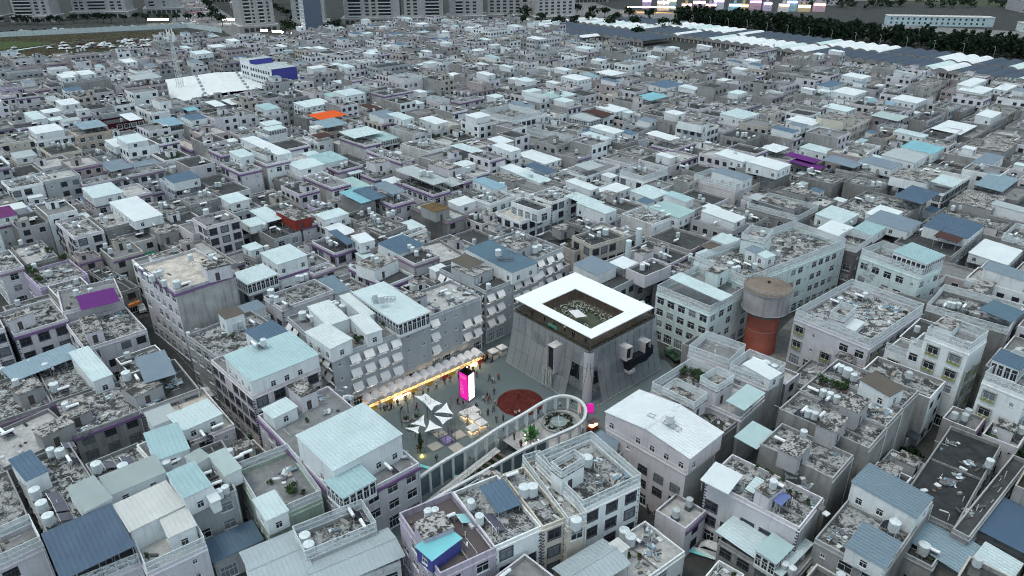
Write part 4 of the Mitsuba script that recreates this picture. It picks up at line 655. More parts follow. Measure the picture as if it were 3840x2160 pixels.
('R8',-207,531.81,46,11,17.87,16,'dimpink','grey','z',[]),
('R8b',-179.81,483.23,46,11,16.56,16,'dimpink','dark','z',[('K',-183.46,497.63,15.3),('K',-177.55,493.62,15.3),('H',-176.44,500.37,15.3)]),
('R9',-198.86,482.15,46,11,10.87,13,'lavw','grey','z',[('S','pteal',-195.28,473.81,46,11,10.11,15,1)]),
('R9b',-183.53,470.53,46,11,11.41,10,'greyb','mot','z',[]),
('R10',-258.68,380.86,46,10.99,8.29,12.2,'lilac','mot','z',[]),
('R11',-286.44,430.16,46,12.07,17.97,11.5,'grey','grey','z',[]),
('R11b',-288.79,444.6,46,5.94,13.42,12.5,'dimpink','grey','z',[]),
('R11c',-279.22,417.14,46,11,20.22,9,'conc','mot','z',[]),
('R12',-169.15,306.59,46,11,14.86,12,'maroon','dark','W',[('S','white',-158.18,304.26,46,12.47,5,14,0),('K',-153.38,280.42,11.3),('K',-165.14,310.84,11.3)]),
('R12b',-151.08,274.26,46,11,13.03,10.4,'white','grey','',[('S','white',-147.93,269.43,46,11,12.47,12.4,1)]),
('R13',-183.74,280.07,46,11,14.36,12,'white','grey','',[('S','white',-184.85,282.99,46,11,9.77,14,1),('K',-190.11,309.56,11.3),('K',-181.29,304.81,11.3),('H',-183.87,301.97,11.3)]),
('R13b',-170.53,285.58,46,11,12.39,12.6,'tanw','mot','',[('S','stain',-170.25,289.71,46,11,9.2,14,0)]),
('R14',-194.55,275.09,46,16.95,12.52,12,'cream','mot','k',[('K',-196.87,291.79,11.3),('K',-192.37,288.95,11.3),('H',-195.85,286.43,11.3)]),
('R14b',-170.1,265.38,46,15.04,10.49,10.6,'cream','dark','k',[('K',-176.27,278.17,9.9),('K',-173.53,276.87,9.9),('K',-170.81,275.58,9.9),('K',-170.16,278.1,9.9),('G',-178.93,262.81,9.9),('G',-176.32,261.65,9.9)]),
('R15',-209.17,308.11,46,11,11.63,11,'white','grey','',[('S','pteal',-201.12,308.84,46,15.25,5,13.4,1)]),
('R16',-205.01,337.27,46,11,8.53,11.5,'white','grey','z',[('S','white',-204.68,337.52,46,11,7.39,13.2,1)]),
('R17',-180.8,326.51,46,7.04,11.98,11.5,'greyb','mot','z',[('G',-182.04,343.84,10.8,'b'),('G',-179.57,343.81,10.8,'b'),('K',-193.44,354.22,10.8),('K',-190.77,352.21,10.8),('H',-194.2,352.19,10.8)]),
('R18',-123.65,277.79,46,21.49,5,9,'lilac','tan','p',[]),
('R20',-137.62,332.5,46,10.42,9.5,10.4,'lavw','dark','',[('K',-146.34,350.98,9.7),('S','white',-135.18,337.74,46,11,5,12.4,0),('K',-125.81,318.78,9.7),('K',-123.33,317.13,9.7)]),
('R21',-128.53,332.41,46,11,9.68,10,'white','grey','',[('S','white',-129.48,343.2,46,11,7.78,12,0)]),
('R22',-144.5,252.06,46,11,10.8,8.6,'lilac','mot','',[('S','slatep',-130.99,248.25,46,5.1,8.12,11,0),('K',-149.93,264.5,7.9,'b'),('H',-147.53,262.43,7.9)]),
('R23',-158.6,266.19,46,11,8.62,9,'greyb','dark','',[('K',-157.59,273.82,8.3),('K',-156.31,272.59,8.3),('G',-150.54,265.77,8.3)]),
('R24',-133.67,242.6,46,5.19,23.04,9,'lavw','mot','',[('G',-125.49,266.67,8.3,'b'),('G',-123.71,265.5,8.3,'b'),('K',-134.79,273.59,8.3),('H',-132.07,270.16,8.3)]),
('S2',-111.46,416.17,46,11,17.92,13,'pinkw','grey','z',[('S','white',-110.32,418.69,46,5.67,8.89,15.4,1)]),
('S3',-91.76,438.24,46,11,9.65,15,'white','grey','zB',[]),
('S4',-74.08,420.32,46,11,23.09,15.5,'greyb','dark','z',[('K',-73.55,439.6,14.8),('K',-71.05,436.47,14.8),('K',-64.97,436.37,14.8)]),
('S5',-55.5,385.97,46,13.56,12.29,14.2,'pinkw','mot','l',[]),
('S6',-40.93,449.11,46,11,15.31,13.6,'white','mot','z',[('K',-38.41,457.49,12.9),('K',-36.3,457.45,12.9)]),
('S7',-60.12,351.7,46,11,17.08,14.5,'lavw','dark','pB',[('K',-58.58,355.94,13.8),('K',-56.6,353.84,13.8)]),
('S8',-77.22,347.37,46,11,10.74,13.4,'white','grey','',[('S','pteal',-76.53,345.04,46,11,10.35,15.5,1)]),
('S9',-64.75,340.48,46,7.91,5.86,10.8,'white','dark','',[('S','brown',-62.32,331.48,46,11,5,12,0),('K',-63.56,346.12,10.1)]),
('S10',-89.61,321.39,46,12.24,5.23,10.5,'conc','mot','zB',[('K',-95.24,335.01,9.8)]),
('S11',-82.44,313.73,46,8,13.59,10.4,'pinkw','dark','W',[('S','orange',-81.12,310.8,46,9.36,13,12.6,0),('H',-87.83,337.16,9.7),('H',-81.78,338.89,9.7),('K',-80.14,319.87,9.7)]),
('S11b',-75.11,297.89,46,6.83,10.07,10.6,'tanw','grey','',[('S','stain',-74.86,296.31,46,11,10.24,12.8,0)]),
('S12',-94.12,338.14,46,11,13.87,11,'white','grey','z',[('S','pteal',-93.01,334.49,46,11,13.7,12.6,1)]),
('S13',-107.12,354.04,46,8.55,12.71,12.5,'concp','dark','z',[('K',-109.89,371.1,11.8),('K',-108.72,373.29,11.8),('K',-103.77,356.22,11.8)]),
('S14',-97.93,362.41,46,11,12.79,12,'pinkw','mot','z',[('K',-96.58,387.16,11.3),('P',-94.79,357.81,46,11,5,14.6,0)]),
('S15',-77.21,370.55,46,11,8.33,12,'greyb','mot','zl',[('K',-79.3,384.57,11.3),('K',-77.03,384.54,11.3)]),
('S16',-32.6,348.47,46,12,5,11,'pinkw','mot','zl',[('H',-38.69,360.53,10.3)]),
('S17',-24.23,347.51,46,6.42,15.55,12,'lavw','mot','pB',[('K',-27.94,366,11.3),('K',-24.35,363.83,11.3),('K',-20.81,361.68,11.3)]),
('S17b',-20.98,364.78,46,11,18.33,13,'dimpink','mot','zp',[('P',-14.72,371.52,46,11,5.92,15.5,0)]),
('S18',-109.87,329.63,46,11,10.85,9.8,'lavw','mot','z',[('S','teal',-110.27,332.08,46,11,6.92,12,1),('G',-116.33,332.7,9.1,'b'),('G',-114.48,334.41,9.1,'b'),('G',-117.38,330.99,9.1,'b')]),
('U1',0.05,302.65,46,19.58,17.26,13.6,'white','mot','lkW',[('K',-7.53,338.01,12.9),('K',-3.54,339.85,12.9),('K',-2.32,337.94,12.9),('H',-5.45,332.46,12.9),('H',6.45,335.98,12.9),('X',-2.12,297.17,46,9.54,8.58,10.6,0)]),
('U1b',9.12,315.57,46,11,10.45,12,'white','pale','',[('J',11.79,327.69,11.3)]),
('U2',14.43,289.75,46,12.92,5,9.6,'white','dark','l',[]),
('U2b',20.26,277.67,46,8.82,5,11.4,'pinkw','mot','lk',[('K',21.93,296.11,10.7),('H',20.56,293.43,10.7)]),
('U2c',25.7,290.01,46,11,5,9.5,'pinkw','grey','',[]),
('U3',-4.54,266.82,46,6.76,7.72,12.4,'white','grey','p',[('S','white',-3.85,264.8,46,7.45,6.47,14.4,0)]),
('U4',32.85,281.96,46,7.23,18.69,11.6,'redb','grey','W',[('S','white',39.7,282.95,46,12.09,6.58,13.4,1),('S','slate',33.27,286.34,46,7.32,5.41,12.2,0)]),
('U5',42.83,274.9,46,14.36,8.75,11.4,'conc','mot','B',[('S','pteal',34.68,274.58,46,11,5,13,1),('K',42.36,282.01,10.7),('K',41.16,278.08,10.7),('H',44.28,280.87,10.7)]),
('U6',18.66,347.93,46,8.62,8.57,11,'white','grey','',[('S','teal3',18.71,349.93,46,8.06,8.96,13.2,1),('S','pteal',25.13,353.02,46,11,8.8,13.2,1)]),
('U7',66.12,351.9,46,9.37,15,9.6,'pinkw','grey','',[('S','blueteal',65.35,348.61,46,9.26,14.82,12.2,0)]),
('U8',34.84,389.15,46,12.38,10.53,11.6,'white','grey','zB',[('S','white',35,391.93,46,12.43,10.58,13.5,1)]),
('U9',52.72,400.96,46,11,12.05,11.6,'white','grey','zB',[('S','white',53.29,402.91,46,11,11.63,14,0)]),
('U9b',44.41,402.49,46,11,11.84,11.8,'dimpink','grey','z',[('S','stain',44.46,403.49,46,11,7.35,13,1)]),
('U10',30.12,445.65,46,8.2,16.44,13.5,'lavw','mot','zB',[('K',29.91,477.64,12.8),('K',32.1,477.6,12.8)]),
('U10b',8.32,428.38,46,13.96,10.46,12.5,'lavw','mot','zB',[('K',3.3,451.09,11.8),('K',6.39,447.91,11.8)]),
('U11',18.33,527.56,46,11.07,22.25,16,'lavw','mot','z',[('K',22.19,550.06,15.3),('S','white',17.94,516.26,46,11,8.57,17.5,0)]),
('U11b',25.69,503.31,46,6.41,26,12,'lavw','mot','zB',[('K',32.34,539.5,11.3),('K',35.77,535.08,11.3)]),
('U12',-15.53,578.5,46,11,23.49,15,'white','mot','z',[('H',-12.35,620.97,14.3),('H',-6.73,620.84,14.3)]),
('U13',68.51,439.54,46,11,16.54,13.4,'white','grey','z',[('K',70.03,450.65,12.7),('K',72.67,447.43,12.7)]),
('U14',68.72,384.02,46,9.03,15.29,11.6,'lavw','mot','zB',[('K',72.88,404.17,10.9),('K',74.29,404.15,10.9),('K',75.27,401.59,10.9)]),
('U14b',79.41,382.69,46,11,16.06,10.5,'lavw','grey','z',[('S','slate',78.14,376.97,46,11,15.49,12.5,1)]),
('U15',76.2,289.62,46,12.9,11.59,13,'white','dark','',[('K',70.13,297.83,12.3),('K',71.36,296.92,12.3),('K',76.2,296.27,12.3),('P',74.75,287.62,46,11,6.03,15.6,0)]),
('U16',59.58,265.22,46,9.89,14.73,12,'pinkw','mot','p',[('S','white',58.64,268.3,46,11,6.22,14.6,0),('K',66.29,277.6,11.3),('K',65.8,263.2,11.3),('H',64.05,262.3,11.3)]),
('U18',79.44,325.64,46,16.49,6.96,11,'concp','mot','B',[('K',71.58,337.98,10.3),('K',72.82,336.14,10.3),('P',74.83,327.1,46,11,5,13.4,0)]),
('U19',39.62,317.77,46,11,7.83,11.4,'white','grey','',[('S','brown',39.16,314.26,46,11,7.38,12.6,0),('S','white',45.55,323.11,46,11,9.33,12.6,1)]),
('U19b',32.88,310.02,46,11,8.13,9.5,'concp','grey','',[('S','grey',32.67,308.96,46,11,8.07,12,3)]),
('U20',50.74,295.56,46,5.84,8.9,10.5,'concp','dark','',[]),
('U20b',66.88,296.99,46,12.31,5,9,'conc','dark','',[('P',65.86,304.11,46,11,5,11.6,0)]),
('U21',52.49,363.33,46,10.53,5.53,11,'lavw','mot','zB',[]),
('V1',88.16,272.3,46,11.17,14.02,13.6,'conc','dark','b',[('K',86.57,278.49,12.9),('K',88.56,278.47,12.9),('K',89.76,278.46,12.9),('H',91.68,275.3,12.9)]),
('V2',85.72,230.41,46,14.46,10.57,13,'conc','mot','b',[('S','white',77.38,239.06,46,11,8.18,15,1),('S','white',85.34,228.32,46,11,9.04,15.4,1),('K',83.57,244.17,12.3),('K',87.12,244.14,12.3)]),
('V4',103.03,226.2,46,11.31,10.8,11.5,'conc','mot','bB',[('K',99.44,238.12,10.8),('K',100.92,239.29,10.8),('H',102.26,237.05,10.8),('H',99.33,234.77,10.8)]),
('V5',118.72,234.54,46,11.64,10.27,11.6,'concp','mot','b',[('K',120.48,242.38,10.9),('K',121.54,242.37,10.9),('K',119.78,242.38,10.9),('H',122.91,241.26,10.9),('S','slatep',114.74,238.83,46,11,8.34,12.8,0)]),
('V7',128.38,238.66,46,11,8.16,11,'lavw','mot','',[('S','slatep',126.41,236.89,46,11,8.96,13,1),('K',130.15,249.27,10.3)]),
('V7b',115.38,220.88,46,11,11.63,11.5,'conc','mot','B',[('K',115.1,224.55,10.8),('K',116.76,224.54,10.8),('K',116.94,223.47,10.8)]),
('V8',138.88,245.72,46,11,13.81,11,'white','grey','',[('S','grey',137.55,243.99,46,11,13.28,13,1),('S','blueteal',148.23,252.54,46,11,12.13,13.6,1)]),
('V9',162.57,241.87,46,5.5,15.29,11,'white','grey','B',[('S','slatep',160.98,240.12,46,5.25,16.35,13,1)]),
('V9b',178.31,254.57,46,7,14.65,10.5,'conc','mot','B',[('P',175.04,255.45,46,11,20.68,13.3,0),('G',175.34,262.24,9.8),('G',176.81,260.87,9.8)]),
('V10',126.44,264.08,46,5.45,7.31,11,'concp','mot','B',[('K',130.8,274.1,10.3),('H',132.22,272.59,10.3)]),
('V10b',133.72,268.24,46,11,9.59,10.6,'white','grey','',[]),
('V11',143.9,279.28,46,5.98,14.45,12,'tanw','dark','B',[('K',148.35,292.38,11.3),('H',148.13,288.94,11.3)]),
('V12',136.75,295.34,46,9.57,22.51,12.5,'cream','mot','',[('P',133.24,294.3,46,11,11.79,15.3,0),('K',135.57,304.6,11.8)]),
('V13',126.16,283.59,46,11,11.28,10.5,'white','grey','',[('S','grey',124.11,279.38,46,11,11.47,12.6,1)]),
('V14',119.17,298.4,46,5.92,18.82,10.5,'white','grey','',[('S','slatep',117.2,295.25,46,5.21,9.09,13,1),('S','white',122.04,296.93,46,11,10.27,13,1)]),
('V15',110.04,315.47,46,5.91,12.82,13,'cream','mot','zB',[]),
('V15b',95.84,305.41,46,11,24.45,11,'lavw','mot','',[('S','pteal',97.18,308.02,46,11,13.79,13,1)]),
('V16',87.07,298.36,46,11,13.05,10.6,'lavw','mot','',[('K',93.43,326.9,9.9),('K',94.74,324.85,9.9)]),
('V17',173.2,305.55,46,6.67,22.34,12.5,'concp','dark','B',[('H',179.38,317.23,11.8),('K',181.62,317.41,11.8)]),
('V18',191.43,322.2,46,5.12,16.26,13.5,'greyb','mot','B',[]),
('V18b',198.7,324.72,46,11,19.87,12,'conc','mot','B',[]),
('V19',200.31,306.25,46,11.25,23.38,10.5,'concp','mot','B',[('S','white',201.87,308.64,46,5.97,14.49,13,1),('K',214.1,332.07,9.8),('K',208.93,327.97,9.8)]),
('V20',154.49,291.74,46,8.23,10.92,12.5,'greyb','grey','B',[('S','ptealgrey',158.88,301.53,46,11,12.38,13.5,0)]),
('V21',197.17,357.68,46,7.18,25.43,16.5,'beige','mot','zB',[('K',210.45,386.76,15.8),('K',213.55,389.71,15.8)]),
('V21b',190.04,373,46,5.12,23.26,11,'white','mot','z',[('H',198.77,387.55,10.3),('H',199.61,384.76,10.3)]),
('V22',181.15,333.52,46,6.39,18.02,11,'concp','grey','zB',[('S','white',184.4,337.25,46,11,12.97,13,1)]),
('V23',136.54,379.19,46,10.42,18.93,12,'lavw','mot','z',[('K',142.83,392.25,11.3),('K',145,392.22,11.3)]),
('V23b',155.01,405.08,46,16.44,12.06,13,'conc','mot','zb',[]),
('V23c',170.05,418.38,46,11,22.17,13.4,'concp','grey','zB',[]),
('V24',106.32,352.05,46,11,10.49,12,'conc','grey','zB',[('S','pteal',107.37,353.25,46,5.26,8.59,14,1)]),
('V25',165.46,358.91,46,11,15.73,10.4,'white','grey','z',[('S','white',164.43,357.43,46,11,15.63,12.4,1)]),
('V26',170.85,335.77,46,11,10.89,11,'lavb','grey','z',[('S','blue',169.99,333.64,46,11,10.34,12.6,1)]),
('V27',160.87,378.63,46,6.05,18.19,11,'white','grey','z',[('S','slate',160.4,376.83,46,6.56,16.87,12.6,1)]),
('V28',183.64,395.02,46,11,14.63,11.5,'white','grey','z',[('S','white',184.18,394.63,46,11,11.93,13.4,1)]),
('V29',187.34,391.92,46,11,16.2,11,'beige','grey','z',[]),
('V30',222.43,365.02,46,11,26,12,'dimpink','grey','z',[('S','white',227.36,370.22,46,6.19,26,14,1)]),
('V31',226.14,357.62,46,11,19.45,11,'white','grey','z',[('S','white',227.28,359.5,46,11,19.56,12.6,1),('S','white',243.28,366.79,46,5.51,19.49,12.6,1)]),
('V32',147.04,321.72,46,11,6.4,11,'white','grey','z',[('S','pteal',146.67,322.71,46,11,9.64,12.6,1)]),
('V33',128.91,317.62,46,11,10.88,12,'white','dark','z',[]),
('V34',157.75,488.86,46,11,26,13,'lavw','mot','zp',[('K',168.9,517.1,12.3),('K',177.29,516.93,12.3)]),
('V35',178.08,470.11,46,11,22.42,12,'dimpink','mot','z',[]),
('V37',100.32,258.72,46,10.73,16.21,9.5,'lavw','mot','',[('S','white',96.73,262.61,46,6.26,9.46,11.5,0),('K',104.7,276.94,8.8),('K',105.89,276.93,8.8)]),
('V38',115.49,260.89,46,11,12.17,9.6,'greyb','grey','',[('S','pteal',114.67,259.7,46,11,7.69,11.5,1)]),
('V39',106.91,248.16,46,11,5,9.6,'conc','dark','',[('S','purple',104.84,247.67,46,11,5,12,0),('S','purple',105.13,243.13,46,11,5,11,0)]),
('V40',143.26,236.22,46,11,13.2,11,'conc','mot','B',[('H',143.6,245.48,10.3),('H',140.44,240.67,10.3),('H',142.74,238.29,10.3),('K',143.18,239.34,10.3),('K',148.88,244.1,10.3)]),
('V41',162.61,258.87,46,11,9.14,8.5,'conc','mot','B',[('K',161.31,265.53,7.8),('K',162.84,265.52,7.8),('K',163.64,264.13,7.8)]),
('V42',167,281.22,46,10.45,25.37,10.6,'lavw','dark','B',[('S','pteal',158.65,279.91,46,11,6.62,12.2,1),('H',168.57,292.59,9.9)]),
('V43',185.59,291.83,46,5.02,24.25,9,'conc','grey','B',[('S','white',180.89,292.95,46,11,20.77,10,0)]),
]
MARKH = {'S11': 'orange roof', 'U4': 'brick red house', 'U7': 'bright blue canopy roof', 'J4': 'dragon relief house', 'B10': 'butterfly mural house', 'D10': 'tall blank-walled house', 'D3': 'purple sheet roof', 'R12': 'maroon house', 'E4': 'green awning', 'A9': 'slate blue roof', 'B1': 'mint green house', 'V8': 'bright blue shed', 'V12': 'cream house', 'C3a': 'black flat roof', 'C1a': 'striped awning terrace', 'C2a': 'tall white house', 'I3': 'beige house', 'P1': 'awninged row', 'Q17': 'long terrace canopy', 'R2': 'dusty pink block', 'V21': 'tall beige house', 'V39': 'purple shed roofs', 'U11': 'tall lavender block', 'J8': 'broad white house', 'C2e': 'lavender lattice house', 'G8': 'rust-topped house', 'R10': 'lilac house', 'S5': 'pinkish lattice house', 'I10': 'red sign house', 'Q10': 'raw-sided house'}

WN = dict(lav='lavender grey', lavw='pale lavender', lavb='lavender blue', conc='raw concrete', concp='pale concrete', mint='mint green', pink='pale pink', pinkw='pinkish white', purplegrey='purplish grey', mural='white mural-painted', plaza='grey awninged', darkfac='dark-fronted', redb='brick red', greyb='blue-grey', tanw='tan', dimpink='dusty pink', yellow='violet and yellow')
SN = dict(teal='teal sheet roof', teal2='teal sheet roof', teal3='teal sheet roof', pteal='pale teal shed roof', ptealbig='broad pale teal roof', ptealgrey='grey-green shed roof', white='white shed roof', whitegable='broad white roof', slate='slate blue shed roof', slatep='grey shed roof', slatebig='big slate blue roof', slatebig2='big slate blue roof', slatecorr='corrugated slate roof', slatebl='dark slate roof', grey='grey shed roof', trans='translucent canopy', corr='pale corrugated roof', corrw='white corrugated roofs', shiny='shiny corrugated roof', stain='stained corrugated roof', glass='glass canopy', wood='brown plank roof', brown='dark brown roof', purple='purple sheet roof', magenta='magenta roof', orange='orange roof', blue='blue roof', blueteal='bright blue roof', aqua='aqua shed roof', awn='striped awning')
RN = dict(mot='mottled roof', mot2='mottled roof', dark='dark roof', pale='pale flat roof', grey='grey flat roof', tan='tan roof', black='black flat roof', brown='brown roof')
def ctr(r): n, a, b, la, lb = rect(*r[1:6]); return (n + a * la / 2 + b * lb / 2)[:2]
MARKS = [(n, np.array(p)) for n, p in (('water tower', (55.8, 143.5)), ('rooftop pavilion', (15, 138)), ('ramp loop', (9, 112)), ('white factory', (-160, 410)), ('radio mast', (-179, 405)), ('food cart', (15, 113)), ('boundary wall', (-330, 560)), ('slate block', (-165, 640)), ('painted building', (-122, 412)))]
MARKS += [(n, ctr(next(r for r in HOUSES if r[0] == k))) for k, n in MARKH.items()]
SHORT, LABEL, by_mark = {}, {}, {}
for i, r in enumerate(HOUSES):
    c = ctr(r); n, p = min(MARKS, key=lambda m: np.linalg.norm(m[1] - c)); by_mark.setdefault(n, []).append((float(np.linalg.norm(p - c)), i))
for n, v in by_mark.items():
    k = 0
    for d, i in sorted(v):
        r = HOUSES[i]; sheds = [SN[q[1]] for q in r[10] if q[0] in ('S', 'GB') and q[1] in SN]; f = sheds[:1] + (['purple trim'] if 'p' in r[9] else ['lattice screens'] if 'l' in r[9] else ['dark quoins'] if 'q' in r[9] else ['flower boxes'] if 'F' in r[9] else [])
        f = f or [RN[r[8]]]; st = ['one', 'two', 'three', 'four', 'five', 'six'][min(5, max(0, round((r[5 + 1] - .7) / 3.15) - 1))]; desc = f'{st}-storey {WN.get(r[7], r[7])} house with {" and ".join(f[:2])}'
        if MARKH.get(r[0]) == n: SHORT[i], LABEL[i] = n, (n if n.startswith(('butterfly', 'tall')) else n + ' itself') + ', ' + desc.replace(' house', ' building')
        elif len((desc + n).replace('-', '').split()) > 11: desc = desc.split(' and ')[0]
        if MARKH.get(r[0]) != n: k += 1; SHORT[i] = f'{nth(k)} house from the {n}'; LABEL[i] = f'{desc}, {nth(k)} from the {n}'
for rec_i, rec in enumerate(HOUSES): house(rec)
# ---------------------------------------------------------------- setting
def sheet(name, pts, z, col, style=5, label=None, kind='structure'):
    from shapely.geometry import Polygon
    import trimesh
    v, f = trimesh.creation.triangulate_polygon(Polygon(pts), engine='earcut'); m = MB(); m.add(np.column_stack([v, np.full(len(v), z)]), f, pk(col, style)); return put(name, m, kind=kind, label=label)
g = MB(); g.quad((-4000, -400, 0), (4000, -400, 0), (4000, 6000, 0), (-4000, 6000, 0), pk((.075, .078, .08), 5)); put('ground', g, kind='structure')
PLAZA = [(-36, 119), (12, 168), (16, 152), (34, 138), (36, 130), (16, 107), (-24, 80), (-34, 92), (-22, 104), (-30, 110)]
sheet('plaza_pavement', PLAZA, .02, (.135, .16, .17), 0)
sheet('side_street', [(28, 116), (34, 122), (62, 150), (92, 186), (99, 181), (70, 146), (58, 130), (52, 134), (36, 118)], .016, (.20, .20, .195), 8)
sheet('lower_street', [(14, 84), (38, 100), (41, 97), (20, 78), (34, 74), (26, 66), (12, 80)], .012, (.10, .10, .105), 8)
sheet('back_street', [(-96, 164), (-91, 167), (-40, 104), (-36, 92), (-41, 90), (-46, 103)], .012, (.07, .072, .075), 8)
sheet('courtyard_paving', [(64, 101), (73, 92), (78, 99), (70, 107)], .016, (.22, .235, .235), 0)
sheet('field', [(-700, 600), (-520, 655), (-447, 673), (-311, 722), (-262, 610), (-236, 520), (-330, 500), (-420, 520)], .02, (.115, .105, .075), 2, None)
sheet('grass_strip', [(-345, 590), (-262, 612), (-266, 600), (-343, 580)], .04, (.03, .05, .025), 4)
sheet('grass_patch', [(-560, 610), (-420, 650), (-380, 640), (-400, 600), (-480, 575)], .04, (.075, .10, .05), 8)
sheet('avenue', [(-330, 748), (-272, 725), (-225, 640), (-215, 652), (-240, 730), (-262, 760), (-400, 1034), (-436, 1040)], .03, (.20, .205, .21), 0)
sheet('outer_road', [(-10, 720), (60, 700), (140, 735), (190, 790), (700, 500), (720, 540), (200, 840), (120, 900), (80, 1100), (40, 1100), (70, 860), (-20, 760)], .03, (.20, .2, .205), 0)
sheet('meadow', [(430, 1000), (900, 700), (2500, 1500), (1500, 3000), (500, 2500)], .05, (.09, .105, .075), 8)

def tree(loc, h, r, n=500, lsize=.45, label='dark green leafy tree', group=None, cols=GREEN, name='tree', seed=0):
    rng = np.random.default_rng(seed); k = thing(name, label, 'tree', group); tr, cr = MB(), MB(); o = A3(*loc); bc = pk((.07, .06, .05))
    tr.tube(o, o + Z * h * .55, h * .035, bc, 6, h * .02)
    for i in range(6):
        a = i * 1.05 + rng.random(); q = o + A3(math.cos(a) * r * .55, math.sin(a) * r * .55, h * (.55 + .3 * rng.random())); tr.tube(o + Z * h * (.25 + .05 * i), q, h * .014, bc, 4, h * .005); cr.leaves(rng, q, r * .55, n // 8, lsize, cols, .8, .15)
    cr.leaves(rng, o + Z * h * .78, r * .62, n // 4, lsize, cols, .9, .15)
    put(k + '__trunk', tr); put(k + '__crown', cr); return k
def bare_tree(loc, h, label, seed, wrapped=False):
    rng = np.random.default_rng(seed); k = thing('bare_tree', label, 'tree', None); t, b = MB(), MB(); c = pk((.13, .11, .095)); o = A3(*loc)
    t.tube(o, o + Z * h * .35, .09, c, 6, .06)
    def grow(p, d, L, r, lev):
        q = p + d * L; b.tube(p, q, r, c, 4, r * .55, False)
        if lev < 4:
            for _ in range(3 if lev < 3 else 2): e = d + rng.normal(size=3) * .42 + Z * .12; e /= np.linalg.norm(e); grow(q, e, L * .68, r * .55, lev + 1)
    for i in range(4): e = A3(math.cos(i * 1.57) * .4, math.sin(i * 1.57) * .4, 1); grow(o + Z * h * .33, e / np.linalg.norm(e), h * .24, .045, 1)
    put(k + '__trunk', t); put(k + '__branches', b)

# ---------------------------------------------------------------- people
import manifold3d as m3
def caps(bones, edge=None, it=4):
    parts = [m3.Manifold.batch_hull([m3.Manifold.sphere(r0, 12).translate(a), m3.Manifold.sphere(r1, 12).translate(b)]) for a, r0, b, r1 in bones]
    b = m3.Manifold.batch_boolean(parts, m3.OpType.Add)
    m = b.to_mesh(); return np.array(m.vert_properties[:, :3]), np.array(m.tri_verts)
def person_proto(pose):
    hip, sh = .92, 1.40
    sw = {'stand': 0, 'walk': .30, 'hold': .04}[pose]
    J = {}
    for s, n in ((-1, 'l'), (1, 'r')):
        f = sw * s; J[n + 'hip'] = (s * .1, 0, hip); J[n + 'knee'] = (s * .105, f * .5 + .02, .50); J[n + 'ank'] = (s * .11, f * (1.0 if f > 0 else 1.25), .08 + (.06 if f < 0 else 0)); J[n + 'toe'] = (s * .13, J[n + 'ank'][1] + .17, .035)
        J[n + 'sh'] = (s * .19, 0, sh); a = -f * .8
        if pose == 'hold': J[n + 'elb'] = (s * .25, .06, 1.12); J[n + 'wri'] = (s * .15, .29, 1.16)
        else: J[n + 'elb'] = (s * .25, a * .35, 1.13); J[n + 'wri'] = (s * .27, a * .8 + .05, .90)
    body = [((0, .0, 1.47), .055, (0, .02, 1.58), .055), ((0, .02, 1.62), .095, (0, .035, 1.68), .088), ((0, .06, 1.57), .055, (0, .05, 1.62), .07), ((0, .118, 1.60), .014, (0, .11, 1.64), .008), ((-.09, .02, 1.61), .018, (-.09, .02, 1.65), .018), ((.09, .02, 1.61), .018, (.09, .02, 1.65), .018), ((0, 0, 1.0), .13, (0, 0, 1.38), .13)]
    top = [((-.09, 0, 1.0), .125, (-.1, 0, 1.34), .13), ((.09, 0, 1.0), .125, (.1, 0, 1.34), .13), ((-.15, 0, 1.37), .085, (.15, 0, 1.37), .085), ((-.1, 0, 1.02), .13, (.1, 0, 1.02), .13), ((-.1, 0, 1.3), .12, (.1, 0, 1.3), .12)]
    pants = [((-.08, 0, .93), .13, (.08, 0, .93), .13)]; shoes = []
    for n, s in (('l', -1), ('r', 1)):
        g_ = lambda q: J[n + q]
        top += [(g_('sh'), .07, g_('elb'), .055), (g_('elb'), .055, g_('wri'), .045)]; body += [(g_('sh'), .05, g_('elb'), .042), (g_('elb'), .042, g_('wri'), .03), (g_('hip'), .08, g_('knee'), .055), (g_('knee'), .055, g_('ank'), .04)]
        pants += [(g_('hip'), .105, g_('knee'), .075), (g_('knee'), .075, g_('ank'), .062)]; shoes += [(g_('ank'), .055, g_('toe'), .04)]
        w = np.array(g_('wri')); d = w - np.array(g_('elb')); d = d / np.linalg.norm(d); lat = np.cross(d, (s * 1.0, 0, 0)); lat = lat / (np.linalg.norm(lat) + 1e-9); pm = w + d * .08
        body.append((tuple(w), .028, tuple(pm), .03))
        for i, L in enumerate((.065, .075, .07, .055)):
            b0 = pm + lat * (.027 - .018 * i); e = b0 + d * L * .6 - np.array((s * .01, 0, 0)); body += [(tuple(b0), .009, tuple(e), .008), (tuple(e), .008, tuple(e + d * L * .4 - np.array((s * .018, 0, 0))), .007)]
        body.append((tuple(w + d * .03 + lat * .02), .011, tuple(w + d * .075 + lat * .05), .008))
    hair = [((0, -.005, 1.68), .094, (0, -.02, 1.62), .085)]
    return [caps(x) for x in (body, top, pants, shoes, hair)]
POSE = {p: person_proto(p) for p in ('stand', 'walk', 'hold')}
PP = {}
def ppart(pose, i, col):
    k = (pose, i, col)
    if k not in PP: m = MB(); m.add(*POSE[pose][i], pk(col)); PP[k] = m.ply(smooth=True)
    return PP[k]
TOPS = [('black', (.02, .02, .022)), ('white', (.62, .62, .62)), ('dark grey', (.07, .07, .075)), ('red', (.30, .03, .03)), ('dark blue', (.03, .04, .10)), ('beige', (.42, .36, .28)), ('orange', (.55, .17, .03)), ('pale blue', (.3, .4, .5))]
LEGS = [('black', (.018, .018, .02)), ('dark blue', (.035, .045, .08)), ('grey', (.15, .15, .155)), ('pale', (.45, .43, .4))]
